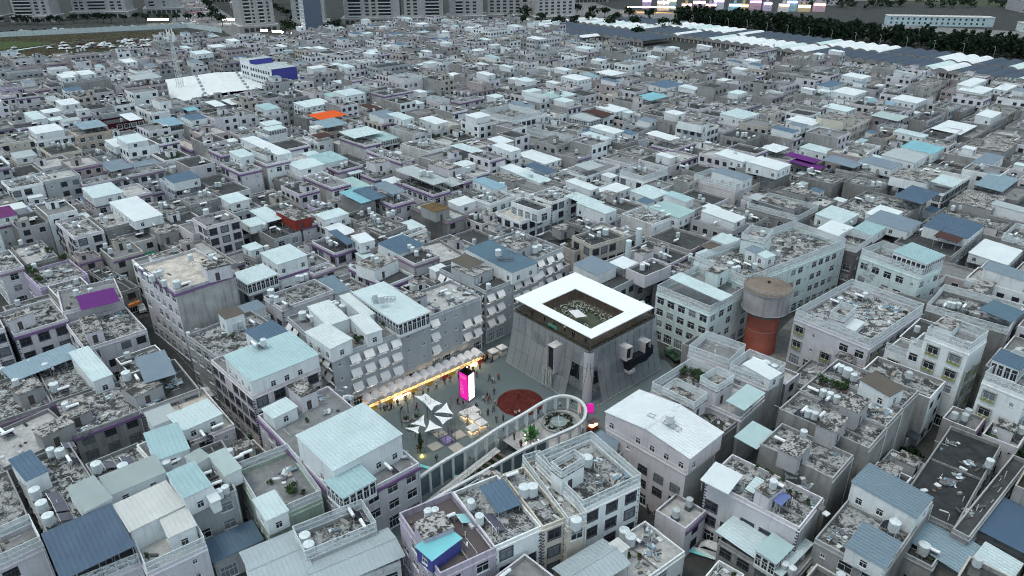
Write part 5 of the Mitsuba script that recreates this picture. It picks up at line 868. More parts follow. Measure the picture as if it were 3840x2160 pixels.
def person(x, y, z, pose, face, top, legs, where, group=None, long_hair=False):
    k = thing('person', f'person in {TOPS[top][0]} top, {LEGS[legs][0]} trousers, {where}', 'person', group)
    a = math.radians(face); m = frame((x, y, z), A3(math.cos(a), -math.sin(a), 0), A3(math.sin(a), math.cos(a), 0))
    for n, i, c in (('body', 0, (.36, .23, .17)), ('top', 1, TOPS[top][1]), ('trousers', 2, LEGS[legs][1]), ('shoes', 3, (.05, .05, .05)), ('hair', 4, (.015, .012, .01))): scene[f'{k}__{n}'] = {**ppart(pose, i, c), 'to_world': T(m)}
pr = random.Random(4)
POS = [(-21.8, 119.2, 'walking by the left end of the stall row'), (-9.8, 121.0, 'in front of the magenta screen'), (-10.9, 121.9, 'beside the left foot of the magenta screen'), (-5.8, 122.8, 'between the screen and the red disc'), (-5.1, 123.9, 'in the group left of the red disc, farthest back'), (-4.6, 123.2, 'in the group left of the red disc, right one'),
    (-4.9, 122.1, 'in the group left of the red disc, nearest one'), (-3.5, 121.4, 'at the left edge of the red disc'), (-4.8, 118.1, 'near the white tents, left of the red disc'), (-3.7, 119.4, 'below the left edge of the red disc'), (-3.1, 115.9, 'right of the white tents'), (-1.8, 116.3, 'under the lower left of the red disc'), (0.6, 117.6, 'at the near edge of the red disc, left of a pair'), (1.4, 118.0, 'at the near edge of the red disc, right of a pair'),
    (-3.7, 125.3, 'behind the red disc to the left'), (5.0, 118.0, 'behind the curved wall near the red disc'), (-1.5, 112.6, 'just behind the curved ramp wall'), (-7.6, 103.8, 'behind the ramp wall at its middle'), (-13.6, 104.2, 'behind the lower ramp wall'), (-7.1, 120.1, 'beside the back of the white tents'), (14.4, 117.1, 'outside the loop of the ramp wall'), (-24.7, 119.9, 'at the leftmost stall'), (-23.8, 120.4, 'at the second stall from the left'),
    (9.5, 120.6, 'standing behind the loop of the wall'), (12.0, 122.4, 'between the loop and the pavilion corner'), (-18.9, 119.9, 'beside the shade sails by the stalls'), (15.5, 115.4, 'by the lit food cart'),
    (-4.8, 130.4, 'leftmost of three in the empty paving'), (-4.0, 129.4, 'middle one of three in the empty paving'), (-2.9, 130.8, 'rightmost of three in the empty paving'), (-7.5, 131.7, 'near the right part of the stall row'), (-8.2, 132.5, 'close to the right part of the stalls'), (-9.3, 134.0, 'at a counter in the right part of the stalls')]
for i, (x, y, w) in enumerate(POS): person(x, y, .02, pr.choice(['stand', 'walk', 'walk', 'hold']), pr.random() * 360, pr.choice([0, 0, 1, 2, 2, 3, 4, 5]), pr.choice([0, 0, 1, 2]), w)
for i in range(12):
    q = A3(-6.6, 139.0, 0) + A3(pr.random() * 2.6, pr.random() * 2.4 - 1.6, 0); person(q[0], q[1], .02, pr.choice(['stand', 'hold']), pr.random() * 360, pr.choice([0, 0, 2, 2, 4]), pr.choice([0, 0, 1]), 'in the dark crowd at the right end of the stalls', 'crowd at the end of the stalls')
for i in range(14):
    t = .06 + i / 15; x, y = -27.0 + 21 * t + pr.random() * .6, 118.6 + 18 * t - pr.random() * .8; person(x, y, .02, pr.choice(['stand', 'hold', 'walk']), 320 + pr.random() * 50, pr.choice([0, 1, 2, 3, 4, 5, 7]), pr.choice([0, 1, 2]), f'queueing at the stall row, {nth(i + 1)} from its dim end', 'queue along the stalls')

# ---------------------------------------------------------------- market stalls
SD, SA = hdg(49.8), hdg(-40.2); S0 = A3(-28.2, 119.2, 0); NST = 15
bulbs = MB()
for i in range(NST):
    o = S0 + SD * i * 1.93; w, d, h = 1.86, 2.5, 2.1; k = thing('market_stall', f'white canopied market stall with lit counter, {ORD[i]} from the left of the long row', 'market stall', 'market stalls in a row')
    cn, lg, ct = MB(), MB(), MB(); wc = pk((.74, .70, .70)); pt = [o, o + SD * w, o + SD * w + SA * d, o + SA * d]; top = o + SD * w / 2
    for a in range(7):                             # a softly arched canopy
        z0, z1 = (math.sin(math.pi * q / 7) ** .7 * .7 for q in (a, a + 1)); p0, p1 = o + SD * w * a / 7, o + SD * w * (a + 1) / 7
        cn.quad(p0 + Z * (h + z0), p1 + Z * (h + z1), p1 + SA * d + Z * (h + z1 + .12), p0 + SA * d + Z * (h + z0 + .12), wc); cn.quad(p0 + Z * (h + z0), p1 + Z * (h + z1), p1 + Z * (h - .16), p0 + Z * (h - .16), wc)
    for p in pt: lg.tube(p, p + Z * h, .03, pk((.6, .6, .6)), 5)
    cc = [(.62, .40, .05), (.72, .68, .6), (.60, .34, .06), (.70, .66, .55), (.45, .08, .05)][i % 5]
    ct.box(o + SA * .25, SD * w, SA * .75, Z * .9, pk(cc)); ct.box(o + SA * .2 + Z * .9, SD * w, SA * .85, Z * .04, pk((.7, .62, .5)))
    for j in range(9): ct.cbox(o + SD * (.15 + .19 * j) + SA * (.35 + .35 * pr.random()) + Z * .94, .13, .13, .08 + .16 * pr.random(), pk(pr.choice([(.5, .3, .08), (.6, .55, .4), (.35, .12, .06), (.2, .25, .1), (.7, .6, .3)])))
    ct.quad(o + SA * d + Z * .1, o + SD * w + SA * d + Z * .1, o + SD * w + SA * d + Z * h, o + SA * d + Z * h, pk((.55, .5, .48)))
    put(k + '__canopy', cn); put(k + '__frame', lg); put(k + '__counter', ct)
    bulbs.box(o + SA * .12 + SD * .1 + Z * (h - .12), SD * (w - .2), SA * .07, Z * .07, pk((.8, .6, .3)))
    if i in (3, 4, 12, 13): bulbs.box(o + SA * .16 + Z * .25, SD * w, SA * .05, Z * .3, pk((.8, .55, .1)))
scene['stall_light_string'] = bulbs.ply(**emit((6.5, 4.6, 2.4))); tag('stall_light_string', 'warm yellow light strips hung along the front of the stall row', 'light string')
def small_tent(x, y, hd, lab, rim=True):
    k = thing('white_tent', lab, 'tent', None); u, v = hdg(hd), hdg(hd - 90); o = A3(x, y, 0) - u * .95 - v * .95; cn, lg, ct = MB(), MB(), MB(); wc = pk((.74, .70, .68)); s = 1.9; h = 1.9
    P = [o, o + u * s, o + u * s + v * s, o + v * s]; ap = o + (u + v) * s / 2 + Z * (h + .75)
    for a in range(4): cn.add([P[a] + Z * h, P[(a + 1) % 4] + Z * h, ap], [[0, 1, 2]], wc); cn.quad(P[a] + Z * h, P[(a + 1) % 4] + Z * h, P[(a + 1) % 4] + Z * (h - .22), P[a] + Z * (h - .22), wc); lg.tube(P[a], P[a] + Z * h, .03, pk((.6, .6, .6)), 5)
    ct.box(o + (u + v) * .15, u * (s - .3), v * .5, Z * .85, pk((.75, .7, .62))); ct.box(o + (u + v) * .15, u * .5, v * (s - .3), Z * .85, pk((.75, .7, .62)))
    for j in range(6): ct.cbox(o + (u + v) * .3 + u * .22 * j + Z * .85, .15, .15, .2, pk(pr.choice([(.6, .4, .2), (.7, .65, .5), (.5, .2, .1)])))
    put(k + '__canopy', cn); put(k + '__frame', lg); put(k + '__counter', ct); return o, u, v
tb = MB()
for (x, y), w in zip([(-9.0, 116.6), (-7.6, 117.6), (-7.3, 115.3), (-5.9, 113.5), (-7.4, 111.9)], ['leftmost of the tent cluster', 'at the back of the tent cluster', 'in the middle of the tent cluster', 'at the right of the tent cluster', 'nearest of the tent cluster, with goods on the counter']):
    o, u, v = small_tent(x, y, 49.8, 'small white peaked tent ' + w); tb.box(o + (u + v) * .2 + Z * 1.72, u * 1.4, v * .06, Z * .06, pk((.8, .6, .3)))
scene['tent_light_string'] = tb.ply(**emit((5.5, 4.0, 2.2))); tag('tent_light_string', 'warm light bars under the canopies of the tent cluster', 'light string')
small_tent(-4.2, 139.6, 49.8, 'white peaked tent alone between the stalls and the pavilion'); small_tent(-2.3, 141.2, 49.8, 'white tent with table right of the stall row end')

# ---------------------------------------------------------------- screen pillar, red disc, sails, gazebo, trees on the square
k = thing('screen_pillar', 'tall magenta and white glowing screen pillar on the square', 'screen'); N_, L_, R_ = A3(-8.8, 122.5, 0), A3(-10.7, 124.4, 0), A3(-7.6, 124.2, 0); B_ = L_ + R_ - N_; HP = 6.3
b = MB()
for a, c in ((R_, B_), (B_, L_)): b.quad(a, c, c + Z * HP, a + Z * HP, pk((.02, .02, .025)))
for p in (N_, L_, R_, B_): b.tube(p, p + Z * (HP + .5), .07, pk((.02, .02, .02)), 4)
for a, c in ((N_, L_), (N_, R_), (R_, B_), (B_, L_)): b.tube(a + Z * (HP + .45), c + Z * (HP + .45), .05, pk((.02, .02, .02)), 4)
put(k + '__frame', b)
m = MB(); m.quad(L_ + Z * .3, N_ + Z * .3, N_ + Z * HP, L_ + Z * HP, pk((.7, .03, .4))); scene[k + '__magenta_screen'] = m.ply(**emit((.082, .0015, .036))); labels[k + '__magenta_screen'] = {'label': 'glowing magenta face with small white lines of text'}
m = MB(); m.quad(N_ + Z * .3, R_ + Z * .3, R_ + Z * HP, N_ + Z * HP, pk((.8, .8, .8))); scene[k + '__white_screen'] = m.ply(**emit((.22, .20, .22)))
tx = MB(); u = (N_ - L_) / np.linalg.norm(N_ - L_); nn = A3(u[1], -u[0], 0)
for i, (z, w) in enumerate([(5.6, 1.6), (5.3, 1.9), (5.0, 1.2), (3.9, .5), (3.4, .9), (3.1, .8), (2.6, 1.0), (2.3, .9), (1.8, 1.1), (1.5, 1.0)]):
    x = .3
    while x < .3 + w: ww = .10 + .14 * pr.random(); tx.box(L_ + u * x + nn * .02 + Z * z, u * ww, nn * .01, Z * .11, pk((.8, .7, .78))); x += ww + .07
put(k + '__lettering', tx)
rd = MB(); rr = np.random.default_rng(2); rd.lathe((1.6, 122.5, .03), [(0, .12), (4.3, .1), (4.7, 0)], pk((.14, .04, .035), 8), 40); put('red_disc', rd, label='round red-brown planted disc on the grey paving', cat='flower bed')
ft = MB(); n = 2600; a = rr.random(n) * 6.28; q = 4.6 * np.sqrt(rr.random(n))
for i in range(n):
    p = A3(1.6 + q[i] * math.cos(a[i]), 122.5 + q[i] * math.sin(a[i]), .1); e = rr.normal(size=3) * .08; ft.add([p - e, p + e, p + Z * (.12 + .14 * rr.random()) + e[[1, 0, 2]]], [[0, 1, 2]], pk([(.20, .055, .045), (.13, .035, .03), (.25, .075, .06)][i % 3]))
put('red_disc__tufts', ft, kind='stuff')
def sail(pts, lab):
    k = thing('shade_sail', lab, 'shade sail', None); m, po = MB(), MB(); c = np.mean(pts, 0); n = len(pts); wc = pk((.80, .81, .82))
    for i in range(n):
        a, b_ = A3(*pts[i]), A3(*pts[(i + 1) % n]); seg = []
        for t in np.linspace(0, 1, 7): q = a * (1 - t) + b_ * t; seg.append(q + (c - q) * .22 * math.sin(math.pi * t))
        for s, e in zip(seg[:-1], seg[1:]): m.add([s, e, A3(*c) - Z * .15], [[0, 1, 2]], wc)
        po.tube((a[0], a[1], 0), a, .045, pk((.3, .3, .32)), 5)
    put(k + '__fabric', m); put(k + '__frame', po)
sail([(-19.1, 118.9, 4.2), (-17.1, 120.6, 3.7), (-13.4, 116.2, 4.2), (-15.3, 114.6, 3.7)], 'largest four-cornered white shade sail beside the stalls')
sail([(-14.7, 114.5, 3.4), (-12.6, 117.0, 4), (-11.1, 113.9, 3.4)], 'white triangular shade sail right of the largest one'); sail([(-14.7, 113.3, 3.6), (-11.1, 113.2, 3.2), (-12.9, 110.7, 3.4)], 'white triangular shade sail pointing down, rightmost of the sails')
sail([(-18.9, 110.9, 3.4), (-16.5, 113.0, 4), (-15.9, 109.9, 3.4)], 'white triangular shade sail left of the middle'); sail([(-19.9, 110.3, 3.0), (-17.1, 110.3, 3.4), (-17.0, 108.2, 3.2)], 'small white shade sail, leftmost of all'); sail([(-15.4, 111.7, 3.8), (-12.8, 109.9, 3.3), (-16.1, 108.5, 3.3)], 'white triangular shade sail nearest the purple frame')
k = thing('purple_frame', 'open square metal frame with purple bench around a bare tree', 'pavilion'); m, c2 = MB(), MB(); o = A3(-12.3, 108.6, 0); u, v = hdg(49.8), hdg(-40.2)
for a in (0, 2.2):
    for b_ in (0, 2.2): m.tube(o + u * a + v * b_, o + u * a + v * b_ + Z * 2.2, .06, pk((.14, .12, .17)), 5)
for z in (1.1, 2.2):
    for p, q in ((o, o + u * 2.2), (o + u * 2.2, o + (u + v) * 2.2), (o + (u + v) * 2.2, o + v * 2.2), (o + v * 2.2, o)): m.tube(p + Z * z, q + Z * z, .05, pk((.16, .13, .2)), 5)
c2.box(o + (u + v) * .2, u * 1.8, v * 1.8, Z * .5, pk((.33, .26, .48))); put(k + '__frame', m); put(k + '__bench', c2)  # bench is one plain purple box
for i, (dx, dy) in enumerate([(-2.6, .2), (.2, 2.7), (2.7, .1), (.1, -2.6)]):
    m = MB()
    for j in range(5): m.box(o + u * (dx + .45 * j) + v * dy + Z * .05, u * .42, v * 2.1, Z * .12, pk((.42, .39, .35)))
    put('timber_deck', m, label=['pale timber deck left of the purple frame', 'pale timber deck behind the purple frame', 'pale timber deck right of the purple frame', 'pale timber deck in front of the purple frame'][i], cat='deck')
for i, (x, y) in enumerate([(-26.1, 119.9), (-20.5, 119.0), (-16.5, 117.3), (-21.1, 114.3), (-18.2, 111.5), (-11.2, 109.7), (-12.1, 118.0), (-8.6, 115.0)]):
    bare_tree((x, y, 0), 4.6 + .6 * (i % 3), 'leafless tree ' + ['by the left stalls', 'between the stalls and the big sail', 'under the big sail', 'left of the small sails', 'beside the leftmost sails', 'rising from the purple frame', 'left of the screen pillar', 'among the white tents'][i], 40 + i)
for i, (x, y) in enumerate([(-20.6, 116.5), (-18.6, 117.2), (-15.2, 113.2), (-19.3, 113.9)]):
    k = thing('planter', ['round planter of grasses by the left stalls', 'round planter of grasses under the big sail', 'round planter between the sails', 'round planter left of the small sails'][i], 'planter'); m, l_ = MB(), MB(); m.lathe((x, y, 0), [(.9, 0), (.95, .45), (.8, .45), (.8, .4), (0, .4)], pk((.25, .25, .25)), 16); l_.leaves(np.random.default_rng(i), (x, y, .75), .8, 120, .16, GREEN, .6, .2); put(k + '__tub', m); put(k + '__grass', l_)
k = thing('pine_tree', 'small dark conical evergreen with a yellow spotlight at its foot', 'tree'); m, l_, t_ = MB(), MB(), MB(); rr = np.random.default_rng(8); px_, py_ = -16.7, 106.8
for i in range(9): l_.leaves(rr, (px_, py_, .9 + i * .42), 1.15 - i * .11, 70, .16, [pk((.03, .05, .03), 4), pk((.05, .07, .035), 4), pk((.09, .09, .04), 4)], .6, .2)
t_.tube((px_, py_, 0), (px_, py_, 4.5), .09, pk((.07, .06, .05)), 5, .03); put(k + '__trunk', t_); put(k + '__crown', l_)
m = MB(); m.lathe((px_ + .35, py_ - 1.0, .05), [(0, .0), (.13, .0), (.16, .3), (0, .32)], pk((.8, .7, .1)), 10); scene['spotlight'] = m.ply(**emit((9, 7.2, .8))); tag('spotlight', 'small yellow ground spotlight before the conical evergreen', 'lamp')

# ---------------------------------------------------------------- ramp with the looped wall
RIM = [(-21.9, 86.9, 4.1), (-18.9, 90.6, 4.3), (-15.9, 94.3, 4.6), (-11.1, 99.3, 4.9), (-6.7, 103.0, 5.2), (-2.6, 107.1, 5.4), (2.7, 111.9, 5.5), (6.6, 115.7, 5.5), (10.0, 117.1, 5.5), (12.7, 115.5, 5.5), (13.6, 112.1, 5.5), (12.6, 108.9, 5.5), (9.7, 106.3, 5.5), (2.5, 101.6, 5.4), (-4.2, 96.2, 5.2), (-9.5, 92.0, 5.0), (-15.5, 86.8, 4.6)]
from scipy.interpolate import CubicSpline
R_ = np.array(RIM); s_ = np.r_[0, np.cumsum(np.linalg.norm(np.diff(R_[:, :2], axis=0), axis=1))]; CS = CubicSpline(s_, R_)
ramp = thing('ramp', 'long looped pale concrete ramp wall with planted terraces inside', 'ramp'); ss = np.arange(0, s_[-1], .5); P_ = CS(ss); D_ = CS(ss, 1)[:, :2]; D_ /= np.linalg.norm(D_, axis=1)[:, None]; Nn = np.column_stack([-D_[:, 1], D_[:, 0], D_[:, 0] * 0])
bm = MB(); w = .26; c = pk((.62, .64, .65), 0)
for i in range(len(ss) - 1):
    a, b_, na, nb = P_[i], P_[i + 1], Nn[i] * w, Nn[i + 1] * w; hb = Z * .42
    bm.quad(a - na, b_ - nb, b_ + nb, a + na, c); bm.quad(a - na - hb, b_ - nb - hb, b_ - nb, a - na, c); bm.quad(a + na - hb, b_ + nb - hb, b_ + nb, a + na, c); bm.quad(a - na - hb, b_ - nb - hb, b_ + nb - hb, a + na - hb, c)
put(ramp + '__rim_beam', bm)
DECK = 2.4
def floor_z(x, y):                                # height of the ramp's floor along its axis
    t = (A3(x, y, 0) - A3(-18.5, 91, 0)) @ A3(.70, .714, 0); return min(DECK, max(.15, .15 + (DECK - .15) * t / 21.))
for j in range(0, len(ss), 5):
    p, d, n_ = P_[j], D_[j], Nn[j]; m = MB(); u = A3(d[0], d[1], 0); m.box(A3(p[0], p[1], 0) - u * .24 - n_ * .24, u * .48, n_ * .48, Z * (p[2] - .55), c); put(ramp + '__pier', m)
gl = MB()
for j in range(0, len(ss) - 6, 5):
    if ss[j] < 19 or ss[j] > 62:
        a, b_ = P_[j], P_[j + 5]; gl.quad(A3(a[0], a[1], .2), A3(b_[0], b_[1], .2), A3(b_[0], b_[1], b_[2] - .55), A3(a[0], a[1], a[2] - .55), pk((.10, .14, .16)))
    else:                                         # solid upstand below the ramp's floor
        a, b_ = P_[j], P_[j + 5]; za, zb = floor_z(*a[:2]) + .5, floor_z(*b_[:2]) + .5; gl.quad(A3(a[0], a[1], .05), A3(b_[0], b_[1], .05), A3(b_[0], b_[1], min(za, zb)), A3(a[0], a[1], min(za, zb)), pk((.36, .38, .39), 1))
put(ramp + '__infill_panels', gl, 'metal', kind='stuff', label='dark panels between the piers')
AX, CX = A3(.70, .714, 0), A3(.714, -.70, 0)        # along and across the ramp
dk = MB(); pts = [q[:2] for q in CS(np.linspace(s_[5] + .2, s_[13] - .2, 24)) - 0]
cen = np.mean(pts, 0); inner = [tuple(cen + (np.array(q) - cen) * .94) for q in pts]
import trimesh
from shapely.geometry import Polygon
v_, f_ = trimesh.creation.triangulate_polygon(Polygon(inner), engine='earcut'); dk.add(np.column_stack([v_, np.full(len(v_), DECK)]), f_, pk((.40, .385, .38), 8)); put(ramp + '__deck', dk)
for i in range(13):                                # terraces: plank wall, planting bed
    o = A3(-3.3, 105.0, 0) - AX * (1.45 * i); z = DECK - .16 * (i + 1); wdt = 3.7; st = o + CX * 1.3
    if i in (8,):
        m = MB(); m.box(o - AX * 1.4 + CX * .2 + Z * (z - .3), AX * 1.4, CX * 5.0, Z * .35, pk((.42, .40, .38), 8)); put(ramp + '__landing', m); continue
    pl, bd, gr = MB(), MB(), MB()
    for q in range(3): pl.box(st - AX * (.02 + .16 * (q + 1)) + Z * (z - .25), AX * .15, CX * wdt, Z * (.32 + .03 * (q % 2)), pk((.17, .10, .085) if i in (0, 9) else (.13, .10, .09)))
    bd.box(st - AX * 1.45 + Z * (z - .5), AX * .95, CX * wdt, Z * .35, pk((.03, .03, .028)))
    rr = np.random.default_rng(100 + i)
    for q in range(7): gr.leaves(rr, st - AX * .95 + CX * (.3 + .52 * q) + Z * (z - .02), .42, 34, .13, [pk((.025, .055, .025), 4), pk((.04, .075, .03), 4), pk((.02, .035, .02), 4)], .5, .2)
    put(ramp + '__plank_wall', pl); put(ramp + '__planting_bed', bd); put(ramp + '__planting', gr)
for i in range(38):
    o = A3(-3.0, 105.3, 0) - AX * (.5 * i) - CX * .15; z = DECK - .058 * (i + 1); m = MB(); m.box(o - AX * .5 + Z * (z - .22), AX * .5, CX * 1.4, Z * .22, pk((.55, .55, .55), 8)); put(ramp + '__step', m)
rl = MB(); o = A3(-3.0, 105.3, 0) + CX * 1.28
for i in range(10): p = o - AX * 2 * i + Z * (DECK - .23 * i); rl.tube(p, p + Z * .9, .025, pk((.1, .1, .1)), 4)
rl.tube(o + Z * (DECK + .9), o - AX * 18 + Z * (DECK + .9 - 2.07), .03, pk((.1, .1, .1)), 4); put(ramp + '__handrail', rl)
k = thing('ring_planter', 'round sunken planter with dark green ring inside the loop', 'planter'); m, gr, ds = MB(), MB(), MB(); cxy = (8.7, 112.4)
m.lathe((*cxy, DECK), [(3.3, 0), (3.3, .45), (3.1, .45), (3.1, .1), (1.6, .1), (1.6, .45), (1.5, .45), (1.5, 0)], pk((.33, .34, .34), 8), 40); rr = np.random.default_rng(6)
for i in range(70): a, q = rr.random() * 6.28, 1.85 + 1.0 * rr.random(); gr.leaves(rr, (cxy[0] + q * math.cos(a), cxy[1] + q * math.sin(a), DECK + .3), .38, 26, .12, [pk((.02, .035, .02), 4), pk((.035, .06, .03), 4), pk((.06, .06, .03), 4)], .5, .2)
ds.lathe((*cxy, DECK + .05), [(1.48, .3), (0, .34)], pk((.2, .25, .26)), 32); ds.box((cxy[0] - 1.5, cxy[1] - .06, DECK + .4), (3, 0, 0), (0, .12, 0), (0, 0, .05), pk((.5, .52, .53))); ds.box((cxy[0] - .06, cxy[1] - 1.5, DECK + .41), (.12, 0, 0), (0, 3, 0), (0, 0, .05), pk((.5, .52, .53)))
put(k + '__kerb_ring', m); put(k + '__planting', gr); put(k + '__skylight', ds, 'metal')
k = thing('palm_plant', 'big bright green leafy plant on the ramp deck', 'plant'); lf, st = MB(), MB(); rr = np.random.default_rng(12); o = A3(3.4, 107.6, DECK)
for i in range(34):
    a, el, L = rr.random() * 6.28, .35 + rr.random() * 1.1, 1.4 + rr.random() * 1.3; d = A3(math.cos(a) * math.cos(el), math.sin(a) * math.cos(el), math.sin(el)); sd = np.cross(d, Z); sd /= np.linalg.norm(sd); prev = o + Z * .4; wv = .0
    for j in range(4):
        nx = prev + d * L / 4; d = d - Z * .16; d /= np.linalg.norm(d); w1 = .34 * math.sin(math.pi * (j + 1) / 4.4); lf.quad(prev - sd * wv, prev + sd * wv, nx + sd * w1, nx - sd * w1, pk([(.07, .19, .06), (.10, .25, .08), (.05, .12, .05), (.16, .28, .12)][i % 4], 4)); prev, wv = nx, w1
for i in range(12): q = o + rr.normal(size=3) * (.7, .7, .3) + Z * 1.3; lf.leaves(rr, q, .22, 14, .12, [pk((.6, .6, .58)), pk((.45, .4, .45))], 1, .3)
st.lathe(tuple(o), [(0, 0), (.7, 0), (.8, .5), (0, .5)], pk((.2, .2, .2)), 14); st.tube(o, o + Z * 1.6, .1, pk((.08, .1, .05)), 6); put(k + '__leaves', lf); put(k + '__tub', st)
lp = MB()
for x, y in ((2.4, 106.0), (3.6, 105.6), (4.6, 106.6), (2.3, 108.0)): lp.lathe((x, y, DECK + .55), [(0, -.16), (.11, -.11), (.16, 0), (.11, .11), (0, .16)], pk((.8, .8, .8)), 8)
scene['globe_lamps'] = lp.ply(**emit((2.6, 2.4, 2.2))); tag('globe_lamps', 'cluster of white globe lamps round the big green plant', 'lamp', kind='stuff')
for i, (x, y, w) in enumerate([(0.3, 107.5, 'left of the big green plant on the deck'), (1.5, 105.4, 'in front of the big green plant on the deck'), (-2.6, 105.9, 'at the head of the ramp stairs')]): person(x, y, DECK, 'stand', 120 + 60 * i, [0, 0, 1][i], [0, 0, 3][i], w)

# ---------------------------------------------------------------- pavilion
pv = thing('rooftop_pavilion', 'square pavilion wrapped in grey mesh with a white ring roof over a rooftop garden', 'building')
NC, LC, RC_ = A3(15.0, 122.6, 0), A3(.4, 139.4, 0), A3(30.5, 136.6, 0); BC = LC + RC_ - NC; PZ = 12.0; U, V = (LC - NC), (RC_ - NC); lu, lv = np.linalg.norm(U), np.linalg.norm(V); U, V = U / lu, V / lv
m = MB(); m.box(NC + (U + V) * .2 + Z * (PZ - .5), V * (lv - .4), U * (lu - .4), Z * .5, pk((.115, .105, .095), 8)); put(pv + '__roof_deck', m)
co = MB(); o = NC + (U + V) * 2.0; facade(co, o, V, lv - 4, PZ - .6, -U, [(2, 5, 1, 4.5), (7, 12, .2, 4), (14, 17, 5.5, 9), (3, 9, 6, 9.6)], pk((.34, .35, .37), 1), .4); facade(co, o + U * (lu - 4), -U, lu - 4, PZ - .6, -V, [(2, 6, 5, 8), (8, 12.5, .2, 4), (13, 16, 2, 8.5), (7, 12, 6.2, 9.4)], pk((.34, .35, .37), 1), .4)
q = [o + V * (lv - 4), o + V * (lv - 4) + U * (lu - 4), o + U * (lu - 4)]
for a, b_ in zip(q[:-1], q[1:]): co.quad(a, b_, b_ + Z * (PZ - .6), a + Z * (PZ - .6), pk((.34, .35, .37), 1))
put(pv + '__core_wall', co)
gp = MB()
for (uu, oo, L_, n_) in ((V, o, lv - 4, -U), (-U, o + U * (lu - 4), lu - 4, -V)): gp.quad(oo - n_ * .35 + Z * .2, oo + uu * L_ - n_ * .35 + Z * .2, oo + uu * L_ - n_ * .35 + Z * 10, oo - n_ * .35 + Z * 10, pk((.1, .1, .1)))
put(pv + '__window', gp, 'pane_glass')
prof = [(12.0, .15), (10, .25), (8, .5), (6, .9), (4, 1.4), (2, 1.95), (.15, 2.5)]
def skirt(a, b_, n_, gap0, gap1, nb):
    d = b_ - a; L = np.linalg.norm(d); u = d / L; sc, fr = MB(), MB()
    for i in range(nb):
        x0, x1 = L * i / nb, L * (i + 1) / nb
        for (z0, f0), (z1, f1) in zip(prof[:-1], prof[1:]):
            if (x0 < gap0 and z1 < 7) or (x1 > L - gap1 and z1 < 7): continue
            e0, e1 = (1 + .0 * f0), 1; sc.quad(a + u * x0 + n_ * f0 + Z * z0, a + u * x1 + n_ * f0 + Z * z0, a + u * x1 + n_ * f1 + Z * z1, a + u * x0 + n_ * f1 + Z * z1, pk((.4, .4, .4)))
        if i % 1 == 0:
            for (z0, f0), (z1, f1) in zip(prof[:-1], prof[1:]): fr.tube(a + u * x0 + n_ * f0 + Z * z0, a + u * x0 + n_ * f1 + Z * z1, .045, pk((.11, .12, .13)), 4, None, False)
    for z, f in ((11.95, .15), (8, .5), (4, 1.4), (.2, 2.5)): fr.tube(a + n_ * f + Z * z, b_ + n_ * f + Z * z, .05, pk((.14, .15, .16) if z > 1 else (.5, .5, .5)), 4)
    for i in range(0, nb, 2):
        x = L * (i + .5) / nb
        for z, f in ((9, .35), (6, .9), (3, 1.6)): fr.tube(a + u * x + Z * z - n_ * 1.6, a + u * x + n_ * f + Z * z, .04, pk((.4, .42, .44)), 4); fr.tube(a + u * (x - .9) + Z * z, a + u * (x + .9) + Z * z, .04, pk((.4, .42, .44)), 4)
    k_ = put(pv + '__mesh_skirt', fr); scene[k_ + '__scrim'] = sc.ply('scrim')
skirt(NC, LC, -V, 2.4, 0, 11); skirt(NC, RC_, -U, 1.6, 0, 11); skirt(LC, BC, U, 0, 0, 11); skirt(RC_, BC, V, 0, 0, 11)
m = MB(); m.lathe((NC[0] + .5 * (U + V)[0], NC[1] + .5 * (U + V)[1], 0), [(1.0, 0), (1.0, 11.6)], pk((.45, .48, .50)), 20); put(pv + '__corner_column', m)
rf = MB(); O4 = [A3(15.2, 121.9, 15.2), A3(29.3, 134.5, 15.2), A3(14.4, 151.9, 15.2), A3(.5, 138.9, 15.2)]; I4 = [A3(15.5, 126.4, 14.75), A3(23.2, 133.6, 14.75), A3(13.9, 144.4, 14.75), A3(6.2, 137.2, 14.75)]
for i in range(4):
    j = (i + 1) % 4; rf.quad(O4[i], O4[j], I4[j], I4[i], pk((.82, .84, .86))); rf.quad(O4[i] - Z * .18, O4[j] - Z * .18, I4[j] - Z * .18, I4[i] - Z * .18, pk((.4, .38, .35))); rf.quad(O4[i], O4[j], O4[j] - Z * .18, O4[i] - Z * .18, pk((.8, .82, .84))); rf.quad(I4[i], I4[j], I4[j] - Z * .18, I4[i] - Z * .18, pk((.6, .6, .6)))
    m = MB()
    for t in np.linspace(.04, .96, 6): q = I4[i] * (1 - t) + I4[j] * t; m.tube(A3(q[0], q[1], PZ), q - Z * .15, .05, pk((.12, .12, .13)), 5)
    q = O4[i] * .93 + A3(14.8, 136.6, 15) * .07; m.tube(A3(q[0], q[1], PZ), q - Z * .1, .07, pk((.12, .12, .13)), 5); put(pv + '__roof_post', m)
put(pv + '__ring_roof', rf)
rs = MB()
for i in range(4): j = (i + 1) % 4; e = O4[j] - O4[i]; ee = (O4[i] + I4[i]) / 2; e2 = (O4[j] + I4[j]) / 2; d = e2 - ee; s = np.cross(Z, d); s /= np.linalg.norm(s); rs.box(ee + d * .1 - Z * .32 - s * .05, d * .8, s * .1, Z * .05, pk((.8, .7, .5)))
scene[pv + '__ceiling_lights'] = rs.ply(**emit((1.1, .7, .36))); labels[pv + '__ceiling_lights'] = {'label': 'warm strip lights under the ring roof', 'kind': 'stuff'}
rl, hg = MB(), MB(); rr = np.random.default_rng(3); cs = [NC, RC_, BC, LC]
